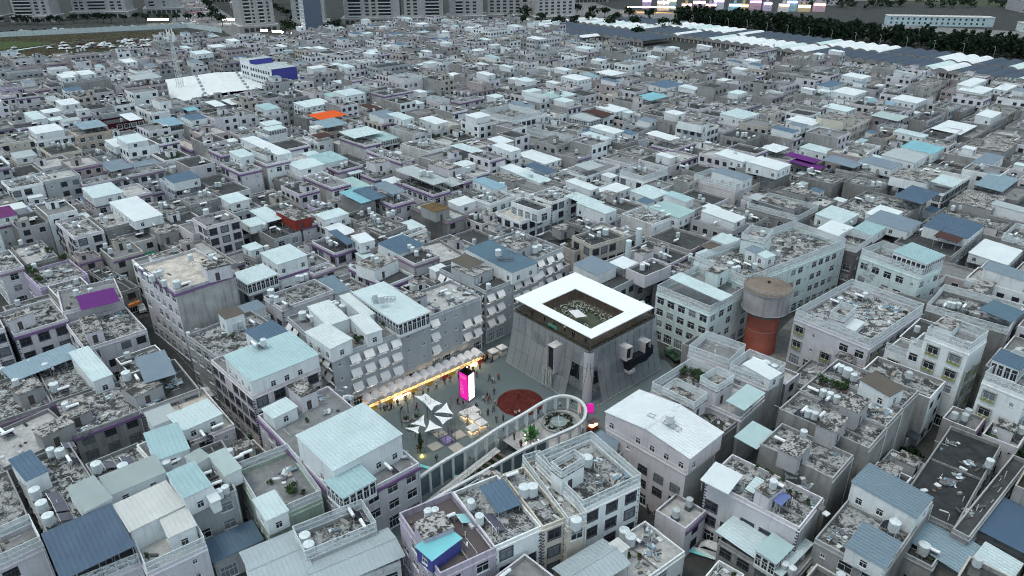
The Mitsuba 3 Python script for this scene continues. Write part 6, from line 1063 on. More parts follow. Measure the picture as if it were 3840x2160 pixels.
for i in range(4):
    a, b_ = cs[i] + (np.mean(cs, 0) - cs[i]) * .02, cs[(i + 1) % 4] + (np.mean(cs, 0) - cs[(i + 1) % 4]) * .02; d = b_ - a; L = np.linalg.norm(d)
    rl.tube(a + Z * (PZ + 1.1), b_ + Z * (PZ + 1.1), .03, pk((.06, .06, .07)), 4)
    for t in np.linspace(0, 1, 14): rl.tube(a + d * t + Z * PZ, a + d * t + Z * (PZ + 1.1), .025, pk((.06, .06, .07)), 4)
    for t in np.linspace(.02, .98, 40): hg.leaves(rr, a + d * t + Z * (PZ + .35), .34, 22, .12, [pk((.03, .045, .03), 4), pk((.05, .065, .04), 4), pk((.02, .03, .02), 4)], .8, .2)
put(pv + '__railing', rl); put(pv + '__hedge', hg)
gd = thing('roof_garden', 'rooftop garden bed full of white flowers under the ring roof opening', 'garden'); m = MB(); I5 = [p * 1.0 for p in I4]; ce = np.mean(I5, 0); J5 = [ce + (p - ce) * .92 for p in I5]
m.quad(*[A3(p[0], p[1], PZ + .05) for p in J5], pk((.09, .10, .075), 8)); put(gd + '__soil', m); fl_, gl_ = MB(), MB()
for i in range(420):
    s, t = rr.random(2); p = J5[0] * (1 - s) * (1 - t) + J5[1] * s * (1 - t) + J5[2] * s * t + J5[3] * (1 - s) * t
    if abs(s - .5) < .17 and t < .62 or (abs(s - .5) < .3 and abs(t - .45) < .12): continue
    q = A3(p[0], p[1], PZ + .3 + .25 * rr.random()); gl_.leaves(rr, q, .34, 20, .11, [pk((.03, .06, .03), 4), pk((.045, .08, .04), 4)], .8, .2); fl_.leaves(rr, q + Z * .18, .3, 12, .075, [pk((.72, .72, .68)), pk((.6, .6, .55))], .6, .5)
put(gd + '__foliage', gl_); put(gd + '__white_flowers', fl_)
k = thing('garden_canopy', 'small tilted white cloth canopy in the middle of the roof garden', 'canopy'); m, po = MB(), MB(); c = A3(13.6, 133.8, PZ); a, b_ = hdg(49), hdg(-41); Q = [c - a * 1.6 - b_ * 1.0 + Z * 2.2, c + a * 1.4 - b_ * 1.3 + Z * 1.6, c + a * 1.2 + b_ * 1.1 + Z * 2.3, c - a * 1.5 + b_ * 1.3 + Z * 2.9]; m.quad(*Q, pk((.68, .66, .66))); [po.tube(A3(q[0], q[1], PZ), q, .04, pk((.2, .2, .2)), 4) for q in Q]; put(k + '__cloth', m); put(k + '__frame', po)
for i, (s, t) in enumerate([(.2, .02), (.35, .015), (.5, .02), (.62, .02), (.75, .02), (.88, .02)]):   # visitors under the roof, left side
    q = NC + U * lu * (1 - s) + V * (1.2 + .5 * (i % 2)); person(q[0], q[1], PZ, ['stand', 'hold'][i % 2], 200 + 40 * i, [0, 2, 0, 1, 0, 2][i], 0, f'on the pavilion terrace, {ORD[i]} along its left side', 'visitors on the pavilion terrace')
person(6.6, 140.2, PZ, 'hold', 150, 6, 0, 'at the left corner of the rooftop garden')
for i in range(4):
    q = RC_ + (BC - RC_) * (.25 + .17 * i) - V * 2.2; k = thing('terrace_table', f'pale wooden table with benches under the far ring roof, {ORD[i]} from the right', 'table', 'terrace tables'); m, b2 = MB(), MB()
    m.cbox(q + Z * (PZ + .7), 1.8, .8, .05, pk((.45, .36, .28)), .7); m.cbox(q + Z * PZ, .1, .5, .7, pk((.2, .2, .2)), .7)
    for s in (-.75, .75): b2.cbox(q + hdg(139) * s + Z * (PZ + .4), 1.7, .3, .05, pk((.42, .34, .27)), .7); b2.cbox(q + hdg(139) * s + Z * PZ, .1, .25, .4, pk((.2, .2, .2)), .7)
    put(k + '__table_top', m); put(k + '__bench', b2)
m = MB(); q = NC + U * 9.6 + V * .5; m.box(q + Z * (PZ + .1), U * 2.6, V * .06, Z * 1.0, pk((.10, .33, .25))); put('green_banner', m, label='green banner hung on the left terrace rail of the pavilion', cat='banner')
def pod(c, a, b_, z, h, w, d, lab):
    k = thing('viewing_box', lab, 'viewing box'); m = MB(); t = .12; o = c - a * w / 2; cl = pk((.46, .46, .48), 1); dk_ = pk((.035, .035, .04))
    m.box(o + Z * z, a * w, b_ * d, Z * t, cl); m.box(o + Z * (z + h - t), a * w, b_ * d, Z * t, pk((.55, .54, .54), 8)); m.box(o + Z * (z + t), a * t, b_ * d, Z * (h - 2 * t), cl); m.box(o + a * (w - t) + Z * (z + t), a * t, b_ * d, Z * (h - 2 * t), cl); put(k + '__shell', m)
    m = MB(); m.quad(o + a * t + b_ * .5 + Z * (z + t), o + a * (w - t) + b_ * .5 + Z * (z + t), o + a * (w - t) + b_ * .5 + Z * (z + h - t), o + a * t + b_ * .5 + Z * (z + h - t), dk_); put(k + '__painted_dark_inside', m); return k  # near-black sheet paints the shaded inside of the box
pod(NC + U * 8.2 - V * 2.6, -U, V, 4.2, 6.2, 2.0, 2.8, 'tall grey box projecting from the left mesh face of the pavilion')
m = MB(); rr = np.random.default_rng(9); o = NC + U * 10.2 - V * 3.0
for i in range(150): q = o - U * 2.6 * rr.random() + V * rr.random() * 1.4; z1 = 4.6 + rr.random() * .8; z0 = .1 + rr.random() * 1.6; m.tube(q + Z * z1, q + rr.normal(size=3) * (.1, .1, 0) + Z * z0, .035, pk([(.55, .58, .57), (.42, .47, .45), (.62, .63, .62)][i % 3]), 3)
put('white_fringe', m, label='hanging pale fringe like a waterfall below the projecting box', cat='fringe')
for i, (t, z) in enumerate([(9.6, 7.0), (15.6, 6.0)]): pod(NC + V * t - U * 2.4, V, U, z, 2.9, 1.9, 2.4, ['grey box on the right mesh face of the pavilion, nearer one', 'grey box on the right mesh face of the pavilion, farther one'][i])
br = MB(); p0, p1 = NC + V * 9.6 - U * 2.6, NC + V * 17.2 - U * 2.6
for (a, za), (b_, zb) in zip([(0, 4.4), (.35, 5.0), (.7, 4.6), (1, 5.6)][:-1], [(.35, 5.0), (.7, 4.6), (1, 5.6)]): q0, q1 = p0 + (p1 - p0) * a, p0 + (p1 - p0) * b_; br.add([q0 + Z * za, q1 + Z * zb, q1 + Z * (zb + 1.9), q0 + Z * (za + 1.9), q0 + Z * za + U * 1.6, q1 + Z * zb + U * 1.6, q1 + Z * (zb + 1.9) + U * 1.6, q0 + Z * (za + 1.9) + U * 1.6], [[0, 1, 2, 3], [4, 5, 6, 7], [0, 1, 5, 4], [3, 2, 6, 7], [0, 3, 7, 4], [1, 2, 6, 5]], pk((.022, .024, .03)))
br.box(p0 - U * .3 + Z * 3.7, V * 1.8, U * 1.8, Z * .7, pk((.45, .45, .47))); put('black_bridge', br, label='black covered bridge across the right mesh face of the pavilion', cat='bridge')
m = MB(); a = A3(14.6, 119.0, .1); m.box(a, A3(1.3, -.35, 0), A3(.08, .3, 0), Z * 2.0, pk((.55, .03, .36))); scene['magenta_sign'] = m.ply(**emit((.07, .0015, .032))); tag('magenta_sign', 'small magenta sign board beside the loop of the wall', 'sign')

# ---------------------------------------------------------------- water tower
wt = thing('water_tower', 'round brick water tower with grey concrete tank and railing', 'water tower'); cx, cy = 55.8, 143.5
m = MB(); m.lathe((cx, cy, 0), [(3.6, 0), (3.42, 4), (3.3, 9.2)], pk((.40, .125, .095), 7), 40); put(wt + '__brick_shaft', m); m = MB(); m.lathe((cx, cy, 5.6), [(3.46, 0), (3.5, .0), (3.5, .14), (3.45, .14)], pk((.45, .30, .28)), 40); put(wt + '__pipe_band', m)
m = MB(); m.lathe((cx, cy, 9.2), [(3.35, -.2), (3.4, .25), (3.9, .5), (4.9, 1.0), (5.1, 1.3)], pk((.20, .195, .19), 6), 48); m.lathe((cx, cy, 10.5), [(5.1, 0), (4.95, .05), (4.85, 4.6), (5.15, 4.7), (5.2, 4.95)], pk((.36, .345, .36), 6), 48); put(wt + '__tank_wall', m)
m = MB(); m.lathe((cx, cy, 15.45), [(5.2, 0), (5.0, .12), (3.5, .55), (1.5, .85), (.3, .95), (0, .95)], pk((.23, .19, .155), 6), 48); m.lathe((cx, cy, 16.35), [(.3, 0), (.32, .5), (0, .55)], pk((.04, .04, .04)), 8); put(wt + '__cap', m)
m = MB(); c = pk((.22, .22, .23))
for i in range(28):
    a, b_ = i * 2 * math.pi / 28, (i + 1) * 2 * math.pi / 28; p, q = A3(cx + 5.15 * math.cos(a), cy + 5.15 * math.sin(a), 15.4), A3(cx + 5.15 * math.cos(b_), cy + 5.15 * math.sin(b_), 15.4); m.tube(p, p + Z * 1.25, .04, c, 4)
    for z in (.45, .85, 1.25): m.tube(p + Z * z, q + Z * z, .035, pk((.4, .4, .41)) if z > .5 else c, 4)
put(wt + '__railing', m)

# ---------------------------------------------------------------- vehicles
def car_proto(L, W, H, col, van=False, far=False):
    b, w, wh = MB(), MB(), []
    if van: prof = [(0, .35), (0, 1.0), (.25, 1.15), (.95, H - .08), (1.3, H), (L - .15, H), (L, H - .3), (L, .4)]; cab = [(.32, 1.2), (.95, H - .15), (L - .35, H - .22), (L - .2, 1.2)]
    else: prof = [(0, .35), (0, .72), (.9, .88), (1.45, H - .04), (1.8, H), (L - 1.2, H), (L - .45, .95), (L, .88), (L, .38)]; cab = [(1.0, .92), (1.5, H - .1), (L - 1.25, H - .1), (L - .6, .95)]
    n = len(prof); v = np.array([(W / 2 * s * (.88 if z > 1.0 else 1), y, z) for s in (-1, 1) for y, z in prof]); i = np.arange(n); j = (i + 1) % n
    b.add(v, np.stack([i, j, j + n, i + n], 1), pk(col))
    import trimesh
    from shapely.geometry import Polygon
    for s in (0, n):
        _, f = trimesh.creation.triangulate_polygon(Polygon(prof), engine='earcut'); b.add(v[s:s + n], f, pk(col))
    for s in (-1, 1): w.quad(*[(s * (W / 2 * .89 + .03), y, z) for y, z in cab], pk((.03, .03, .03)))
    w.quad((-W * .4, .28 if van else .93, 1.17 if van else .9), (W * .4, .28 if van else .93, 1.17 if van else .9), (W * .38, .93 if van else 1.42, H - .12), (-W * .38, .93 if van else 1.42, H - .12), pk((.03, .03, .03)))
    for x in (-W / 2 + .08, W / 2 - .08):
        for y in (.85, L - .85): q = MB(); q.tube((x - .11, y, .33), (x + .11, y, .33), .33, pk((.02, .02, .02)), 12); q.tube((x - .12, y, .33), (x + .12, y, .33), .18, pk((.35, .35, .36)), 8); wh.append(q.ply())
    li = MB(); [li.box((x - .15, -.03, .6), (.3, 0, 0), (0, .05, 0), (0, 0, .14), pk((.7, .7, .66))) for x in (-W * .36, W * .36)]
    return b.ply('metal'), w.ply('pane_glass'), wh, li.ply()
def vehicle(name, lab, cat, pr_, o, u, group=None, full=True):
    k = thing(name, lab, cat, group); u = u / np.linalg.norm(u); m = frame(o, A3(u[1], -u[0], 0), u); scene[k + '__body'] = {**pr_[0], 'to_world': T(m)}; scene[k + '__windows'] = {**pr_[1], 'to_world': T(m)}
    if full:
        for q in pr_[2]: place(k + '__wheel', q, m)
        scene[k + '__headlights'] = {**pr_[3], 'to_world': T(m)}
    return k
VAN = car_proto(4.6, 1.75, 1.95, (.66, .67, .68), True); vehicle('parked_van', 'white minivan parked in the lower street beside the sheet-roofed house', 'van', VAN, A3(28.6, 83.6, .02), A3(.8, -.53, 0))
vehicle('parked_car', 'white car in the narrow back street by the long grey side wall', 'car', car_proto(4.2, 1.75, 1.45, (.6, .62, .64)), A3(-61.0, 124.0, .02), A3(-.62, .78, 0)); vehicle('parked_car', 'pale van-like car farther up the narrow back street', 'car', car_proto(4.4, 1.75, 1.9, (.5, .52, .54), True), A3(-91.3, 160.8, .02), A3(-.62, .78, 0))
def truck(o, u, lab, bed):
    k = thing('truck', lab, 'truck'); u = u / np.linalg.norm(u); s = A3(u[1], -u[0], 0); m = frame(o, s, u); cb, bd, gl_ = MB(), MB(), MB(); g_ = pk((.05, .115, .075))
    cb.box((-.85, 0, .5), (1.7, 0, 0), (0, 1.5, 0), (0, 0, 1.0), g_); cb.add([(-.85, 0, 1.5), (.85, 0, 1.5), (.8, .4, 2.1), (-.8, .4, 2.1), (-.85, 1.5, 1.5), (.85, 1.5, 1.5), (.8, 1.45, 2.1), (-.8, 1.45, 2.1)], [[0, 1, 2, 3], [4, 5, 6, 7], [3, 2, 6, 7], [0, 3, 7, 4], [1, 2, 6, 5]], pk((.12, .19, .13)))
    gl_.quad((-.7, .02, 1.55), (.7, .02, 1.55), (.66, .36, 2.0), (-.66, .36, 2.0), pk((.03, .03, .03))); bd.box((-.9, 1.65, .75), (1.8, 0, 0), (0, 2.9, 0), (0, 0, .08), g_)
    for q in (((-.9, 1.65, .8), (.06, 0, 0), (0, 2.9, 0)), ((.84, 1.65, .8), (.06, 0, 0), (0, 2.9, 0)), ((-.9, 1.65, .8), (1.8, 0, 0), (0, .06, 0)), ((-.9, 4.5, .8), (1.8, 0, 0), (0, .06, 0))): bd.box(*q, (0, 0, .45), pk((.06, .10, .075)))
    if bed: bd.leaves(np.random.default_rng(5), (0, 3.1, 1.15), .8, 120, .18, GREEN, .45, .2)
    for n_, q, bs in (('cab', cb, 'metal'), ('cargo_bed', bd, 'metal'), ('windscreen', gl_, 'pane_glass')): scene[f'{k}__{n_}'] = q.ply(bs, to_world=T(m))
    for x in (-.72, .72):
        for y in (.75, 3.7): q = MB(); q.tube((x - .12, y, .36), (x + .12, y, .36), .36, pk((.02, .02, .02)), 10); place(k + '__wheel', q.ply(), m)
truck(A3(-48.6, 111.2, .02), A3(.35, -.94, 0), 'small green truck parked in the narrow street left of the square', False); truck(A3(34.6, 141.0, .02), A3(.42, -.9, 0), 'dark green truck loaded with greenery behind the pavilion', True)
def scooter(x, y, a, col, lab):
    k = thing('scooter', lab, 'scooter', None); u, v = rot(a); b, w = MB(), MB(); o = A3(x, y, .01); c = pk(col)
    for t in (-.6, .6): w.tube(o + u * t - v * .06 + Z * .25, o + u * t + v * .06 + Z * .25, .25, pk((.02, .02, .02)), 10)
    b.box(o - u * .75 - v * .14 + Z * .35, u * .7, v * .28, Z * .35, c); b.box(o - u * .1 - v * .14 + Z * .28, u * .5, v * .28, Z * .08, c); b.add([o + u * .38 - v * .2 + Z * .3, o + u * .38 + v * .2 + Z * .3, o + u * .5 + v * .14 + Z * .95, o + u * .5 - v * .14 + Z * .95], [[0, 1, 2, 3]], c); b.tube(o + u * .6 + Z * .25, o + u * .42 + Z * 1.0, .04, pk((.1, .1, .1)), 5); b.tube(o + u * .42 - v * .32 + Z * 1.0, o + u * .42 + v * .32 + Z * 1.0, .025, pk((.05, .05, .05)), 5); b.box(o - u * .72 - v * .13 + Z * .7, u * .62, v * .26, Z * .1, pk((.03, .03, .03)))
    put(k + '__body', b); put(k + '__wheels', w)
for i, (x, y) in enumerate([(24.5, 89.4), (25.8, 88.3), (23.2, 91.2), (22.1, 91.8), (26.6, 87.2)]): scooter(x, y, .6 + .3 * i, [(.6, .6, .62), (.05, .05, .06), (.45, .46, .48), (.1, .1, .12), (.3, .32, .34)][i], ['white scooter in the shadow before the mural house shopfront', 'black scooter right of the white one by the shopfront', 'pale grey scooter left of the white one by the shopfront', 'dark scooter farthest left by the shopfront', 'grey scooter nearest the corner of the mural house'][i])
k = thing('food_cart', 'orange food cart with canopy and added glow in its goods, outside the loop', 'food cart'); m, w, s = MB(), MB(), MB(); o = A3(15.3, 113.4, 0); m.cbox(o + Z * .35, 1.7, 1.0, .75, pk((.3, .08, .04)), .7); m.cbox(o + Z * 2.1, 2.1, 1.4, .06, pk((.12, .1, .1)), .7); s.cbox(o + Z * 1.1, 1.5, .8, .25, pk((.8, .3, .1)), .7)
for a in (-.7, .7):
    for b_ in (-.4, .4): q = o + A3(math.cos(.7), math.sin(.7), 0) * a + A3(-math.sin(.7), math.cos(.7), 0) * b_; m.tube(q + Z * 1.0, q + Z * 2.1, .03, pk((.3, .3, .3)), 4); w.tube(q + Z * .3 - A3(0, .04, 0), q + Z * .3 + A3(0, .04, 0), .28, pk((.03, .03, .03)), 10)
put(k + '__frame', m); put(k + '__wheel', w); scene[k + '__goods_added_glow'] = s.ply(**emit((4.5, 1.2, .35)))  # goods emit an added glow in place of lamps over the cart
m = MB(); a, b_ = A3(-94.0, 159.6, 2.6), A3(-92.2, 161.9, 2.6); m.box(a, b_ - a, A3(.5, -.4, 0), Z * .7, pk((.8, .3, .1))); scene['shop_sign'] = m.ply(**emit((3.4, 1.05, .25))); tag('shop_sign', 'glowing orange shop sign in the back street beside the tall blank-walled house', 'sign')
tx = MB(); u = (b_ - a) / np.linalg.norm(b_ - a); nn = A3(.78, -.62, 0)
for i in range(6): tx.box(a + u * (.3 + .42 * i) + nn * .66 + Z * .95, u * .26, nn * .03, Z * .3, pk((.75, .5, .2)))
put('shop_sign__lettering', tx)
sp = MB(); [sp.tube(A3(84.1 + i * .75, 175.0 - i * .42, 3.4), A3(84.5 + i * .75, 174.8 - i * .42, 3.4), .14, pk((.8, .8, .8)), 6) for i in (0, 1, 2.6, 3.4)]; scene['shop_lamps'] = sp.ply(**emit((7, 6.6, 6))); tag('shop_lamps', 'row of white shop lamps at the corner of the dark-fronted house', 'lamp', kind='stuff')
for x, y, h, r, lab, s in ((70.6, 103.6, 2.6, 2.0, 'dense dark shrub tree in the walled courtyard at right', 1), (81.9, 94.6, 6.5, 2.2, 'dark conical conifer beside the blue roof at the right edge', 2), (86.6, 98.0, 7, 3.0, 'dark round tree at the right edge behind the conifer', 3)): tree((x, y, 0), h, r, 700, .3, lab, None, [pk((.015, .035, .018), 4), pk((.025, .05, .025), 4), pk((.012, .022, .014), 4)], 'tree', s)
k = thing('courtyard_gate', 'canopied courtyard gate with white roof behind the black flat roof', 'gate'); m = MB(); m.box((71.5, 107.0, 0), A3(4.6, 4.2, 0), A3(-.3, .3, 0), Z * 2.6, pk((.5, .5, .5), 1)); put(k + '__wall', m); m = MB(); m.box((72.5, 106.4, 2.7), A3(3.6, 3.2, 0), A3(-1.2, 1.3, .3), Z * .12, pk((.06, .07, .09))); put(k + '__canopy', m)

# ---------------------------------------------------------------- far setting
def tower(x, y, hd, w, d, h, lab, col=(.36, .365, .37), bays=((.08, .36),), win_=((.46, .56), (.62, .72)), side=(.3, .6), fh=3.1):
    k = thing('apartment_tower', lab, 'apartment tower', None); ub, ua = hdg(hd), hdg(hd - 90); o = A3(x, y, 0); wl, up = MB(), MB(); c = pk(col, 1); L = o + ua * d; R = o + ub * w
    nf = int(h / fh); NV = 11
    ops = [(round(w * a, 2), round(w * b_, 2), round(7 + f * fh + .95, 2), round(7 + f * fh + 2.7, 2)) for f in range(nf - 2) for a, b_ in win_] + [(round(w * a, 2), round(w * b_, 2), round(7 + f * fh + .9, 2), round(7 + f * fh + 2.85, 2)) for f in range(nf - 2) for a, b_ in bays]
    facade(wl, o, ub, w, h, -ua, ops, c, .5); sops = [(round(d * a, 2), round(d * a + 1.6, 2), round(7 + f * fh + .95, 2), round(7 + f * fh + 2.5, 2)) for f in range(nf - 2) for a in side]; facade(wl, L, -ua, d, h, -ub, sops, c, .4)
    wl.quad(R, R + ua * d, R + ua * d + Z * h, R + Z * h, c); wl.quad(L, R + ua * d, R + ua * d + Z * h, L + Z * h, c); wl.quad(o + Z * h, R + Z * h, R + ua * d + Z * h, L + Z * h, pk((.3, .3, .3)))
    put(k + '__wall', wl)
    dk_ = MB(); dk_.quad(o + ua * .45 + Z * 7.2, R + ua * .45 + Z * 7.2, R + ua * .45 + Z * (h - .3), o + ua * .45 + Z * (h - .3), pk((.045, .05, .058))); dk_.quad(o + ub * .36 + Z * 7.2, L + ub * .36 + Z * 7.2, L + ub * .36 + Z * (h - .3), o + ub * .36 + Z * (h - .3), pk((.045, .05, .058))); put(k + '__dark_panes', dk_, kind='stuff')
    for a, b_ in bays:
        pb = MB(); wb = w * (b_ - a) + .8; c3 = pk(tuple(min(.8, q * 1.35) for q in col))
        pb.box((-.4, 0, 0), (wb, 0, 0), (0, -1.3, 0), (0, 0, .18), c3); pb.box((-.4, -1.3, .18), (wb, 0, 0), (0, .12, 0), (0, 0, .75), c3); pb.box((-.4, -1.18, .18), (.12, 0, 0), (0, 1.18, 0), (0, 0, .75), c3); pb.box((wb - .52, -1.18, .18), (.12, 0, 0), (0, 1.18, 0), (0, 0, .75), c3); pp = pb.ply()
        for f in range(nf - 2):
            if f < NV: place(k + '__balcony', pp, frame(o + ub * w * a + Z * (7 + f * fh), ub, ua))
            else:
                q = o + ub * (w * a - .4) - ua * 1.3 + Z * (7 + f * fh); up.box(q, ub * wb, ua * 1.3, Z * .18, c3); up.box(q + Z * .18, ub * wb, ua * .12, Z * .75, c3)
    if up.n: put(k + '__upper_balconies', up, kind='stuff')
    pod_ = MB(); pod_.box(o - (ua + ub) * 3, ub * (w + 6), ua * (d + 4), Z * 5.5, pk((.33, .33, .335), 1)); pod_.box(o - (ua + ub) * 3.4 + Z * 5.5, ub * (w + 6.8), ua * (d + 5), Z * .5, pk((.5, .5, .5)))
    for i in range(int(w / 5)): pod_.box(o - ua * 3.06 + ub * (1 + 5 * i) + Z * .3, ub * 3.8, ua * .04, Z * 3.6, pk((.05, .055, .06)))
    put(k + '__podium', pod_)
TW = [(-560, 790, 84, 40, 22, 'leftmost tower, cut by the photo edge', ((.5, .9),), ((.1, .2), (.27, .37))), (-502, 788, 84, 36, 22, 'tower at the far left with a column of curved balconies', ((.05, .5),), ((.6, .7), (.8, .88))), (-464, 828, 84, 54, 24, 'broad tower left of the avenue, balconies in its middle', ((.3, .62),), ((.05, .12), (.15, .22), (.72, .8), (.86, .93))),
    (-402, 862, 70, 36, 24, 'plain grey tower behind the broad one left of the avenue', ((.1, .25),), ((.5, .56),)), (-330, 930, 75, 40, 25, 'far tower at the top above the lit street', ((.2, .5),), ((.6, .7),)), (-243, 700, 58, 30, 26, 'big tower right of the avenue with two balcony columns', ((.12, .30), (.55, .7)), ((.36, .42), (.8, .88))),
    (-205, 730, 80, 30, 24, 'dark-sided tower behind the slate block', ((.5, .8),), ((.15, .3),)), (-163, 762, 86, 54, 22, 'tower with wide balcony bays right of the slate block', ((.08, .3), (.62, .84)), ((.38, .45), (.5, .57))), (-105, 767, 86, 38, 22, 'tower in the middle of the skyline with wide balconies', ((.55, .9),), ((.08, .16), (.24, .34))),
    (-62, 780, 86, 34, 22, 'tower right of the middle with paired windows', ((.2, .4),), ((.5, .6), (.7, .8))), (-24, 790, 86, 36, 22, 'tower with a regular window grid right of the middle', (), ((.08, .18), (.26, .36), (.44, .54), (.62, .72), (.8, .9))), (26, 769, 70, 40, 26, 'rightmost pale tower with a window grid', (), ((.05, .13), (.2, .28), (.36, .44), (.52, .6), (.68, .76), (.84, .92))), (0, 900, 80, 30, 24, 'far tower between the two rightmost ones', ((.2, .6),), ((.7, .85),)),
    (-380, 1000, 80, 36, 24, 'distant tower at the end of the avenue', ((.2, .5),), ((.6, .75),)), (60, 980, 80, 60, 24, 'distant tower behind the rightmost pale one', ((.2, .4),), ((.6, .75),))]
for x, y, hd_, w, d, lab, bays, win_ in TW: tower(x, y, hd_, w, d, 96 if y < 800 else 105, lab, (.42, .42, .425) if x > 0 else (.37, .375, .385), bays, win_)
k = thing('slate_block', 'tall dark slate-faced block with a white tiled left side among the towers', 'building'); m = MB(); o = A3(-175, 660, 0); ub, ua = hdg(62), hdg(-28); sl = pk((.12, .15, .20), 0); pa_ = pk((.45, .5, .55), 0)
facade(m, o, ub, 15, 42, -ua, [], sl); ops = [(round(1 + 2.2 * i, 2), round(2 + 2.2 * i, 2), round(3 + 3 * f, 2), round(4.4 + 3 * f, 2)) for i in range(7) for f in range(12)]; facade(m, o + ua * 17, -ua, 17, 40, -ub, ops, pa_, .3); m.quad(o + Z * 40, o + ub * 15 + Z * 40, o + ub * 15 + ua * 17 + Z * 40, o + ua * 17 + Z * 40, pk((.2, .2, .2))); m.quad(o + ub * 15, o + ub * 15 + ua * 17, o + ub * 15 + ua * 17 + Z * 42, o + ub * 15 + Z * 42, sl); put(k + '__wall', m); m = MB(); m.quad(o + ub * .3, o + ub * .3 + ua * 17, o + ub * .3 + ua * 17 + Z * 39.5, o + ub * .3 + Z * 39.5, pk((.05, .06, .07))); put(k + '__dark_panes', m)
# the white factory with its mast
k = thing('factory_hall', 'big white low-pitched factory roof behind the left houses', 'factory'); m = MB(); Q = [A3(-197.7, 429.1, 8), A3(-167.4, 365.8, 8), A3(-125.5, 405.1, 8), A3(-148.8, 456.2, 8)]; ra, rb = (Q[0] + Q[3]) / 2 + Z * 1.6, (Q[1] + Q[2]) / 2 + Z * 1.6; wc = pk((.70, .73, .73), 3)
m.quad(Q[0], Q[1], rb, ra, wc); m.quad(ra, rb, Q[2], Q[3], wc)
for i in range(4): j = (i + 1) % 4; a, b_ = Q[i], Q[j]; m.quad(A3(a[0], a[1], 0), A3(b_[0], b_[1], 0), b_, a, pk((.5, .52, .53), 1))
put(k + '__roof', m); m = MB()
for i in range(6):
    for s in (.3, .7): p = Q[0] + (Q[1] - Q[0]) * (.1 + .16 * i); q = Q[3] + (Q[2] - Q[3]) * (.1 + .16 * i); p = p * (1 - s) + q * s + Z * 1.0; m.cbox(p, 1.2, 1.2, 1.0, pk((.3, .33, .34)), .8)
put(k + '__vents', m, kind='stuff')
k = thing('painted_building', 'white building with violet, lime yellow and peach painted end walls', 'building'); wh_ = pk((.66, .70, .72), 1); u, v = hdg(46), hdg(-44)
def banded(part, n, la_, lb_, h_, bands, wn):
    m, w_ = MB(), MB(); o = A3(n[0], n[1], 0); ops = [(round(lb_ * f, 2), round(lb_ * f + 1.6, 2), z, z + 1.7) for f, z in wn]; z0 = 0
    for z1, c in bands: facade(m, o + Z * z0, u, lb_, z1 - z0, -v, [(a, b_, max(0, p - z0), min(z1 - z0, q - z0)) for a, b_, p, q in ops if p >= z0 and q <= z1], pk(c)); z0 = z1
    sw = [(round(1.4 + 2.9 * i, 2), round(3.1 + 2.9 * i, 2), round(1 + 3.3 * f, 2), round(2.7 + 3.3 * f, 2)) for i in range(int((la_ - 1.5) / 2.9)) for f in range(int(h_ / 3.3))]; facade(m, o + v * la_, -v, la_, h_, -u, sw, wh_)
    m.quad(o + u * lb_, o + u * lb_ + v * la_, o + u * lb_ + v * la_ + Z * h_, o + u * lb_ + Z * h_, wh_); m.quad(o + Z * (h_ - .8), o + u * lb_ + Z * (h_ - .8), o + u * lb_ + v * la_ + Z * (h_ - .8), o + v * la_ + Z * (h_ - .8), pk((.45, .5, .52), 8)); m.box(o + Z * h_ - (u + v) * .2, u * (lb_ + .4), v * .4, Z * .3, wh_); m.box(o + Z * h_ - (u + v) * .2, u * .4, v * (la_ + .4), Z * .3, wh_); put(f'{k}__{part}', m)
    for a, b_, z, q in ops: place(k + '__window', small_win(1.6, 1.7, False), frame(o + u * (a + b_) / 2 + Z * z, u, -v))
    for a, b_, z, q in sw: place(k + '__window', small_win(1.7, 1.7, True), frame(o + v * (la_ - (a + b_) / 2) + Z * z, -v, -u))
VI, YE, PE = (.075, .08, .30), (.50, .54, .03), (.66, .50, .34)
banded('tower_wall', (-128.5, 404.6), 26, 15, 17.5, [(3.2, (.35, .06, .2)), (6.6, PE), (10.6, YE), (17.5, VI)], [(.62, 8.0), (.62, 4.2)]); banded('wing_wall', (-117.4, 414.7), 14, 13, 11.5, [(3.2, (.35, .06, .2)), (6.4, PE), (9.6, YE), (11.5, VI)], [(.45, 4.2)]); banded('rear_wall', (-146, 423.5), 12, 14, 19.5, [(13, (.66, .70, .72)), (19.5, VI)], [(.5, 10.8)])
k = thing('radio_mast', 'white lattice radio mast with antennas rising by the factory roof', 'mast'); m, a_ = MB(), MB(); c = pk((.5, .52, .53)); mx, my = -179, 405
for i in range(10):
    r0, r1, z0, z1 = 2.4 - .2 * i, 2.2 - .2 * i, 3.6 * i, 3.6 * (i + 1)
    for q in range(4):
        t0, t1 = q * 1.571 + .7, (q + 1) * 1.571 + .7; P0, P1, P2 = (A3(mx + r * math.cos(t), my + r * math.sin(t), z) for r, t, z in ((r0, t0, z0), (r1, t0, z1), (r1, t1, z1))); m.tube(P0, P1, .12, c, 4); m.tube(P0, P2, .08, c, 4); m.tube(P1, P2, .08, c, 4)
for q in range(10): t = q * .63; a_.tube(A3(mx + 1.6 * math.cos(t), my + 1.6 * math.sin(t), 32 + 1.6 * (q % 3)), A3(mx + 1.6 * math.cos(t), my + 1.6 * math.sin(t), 35 + 1.6 * (q % 3)), .3, pk((.7, .72, .73)), 6)
put(k + '__lattice', m); put(k + '__antennas', a_)
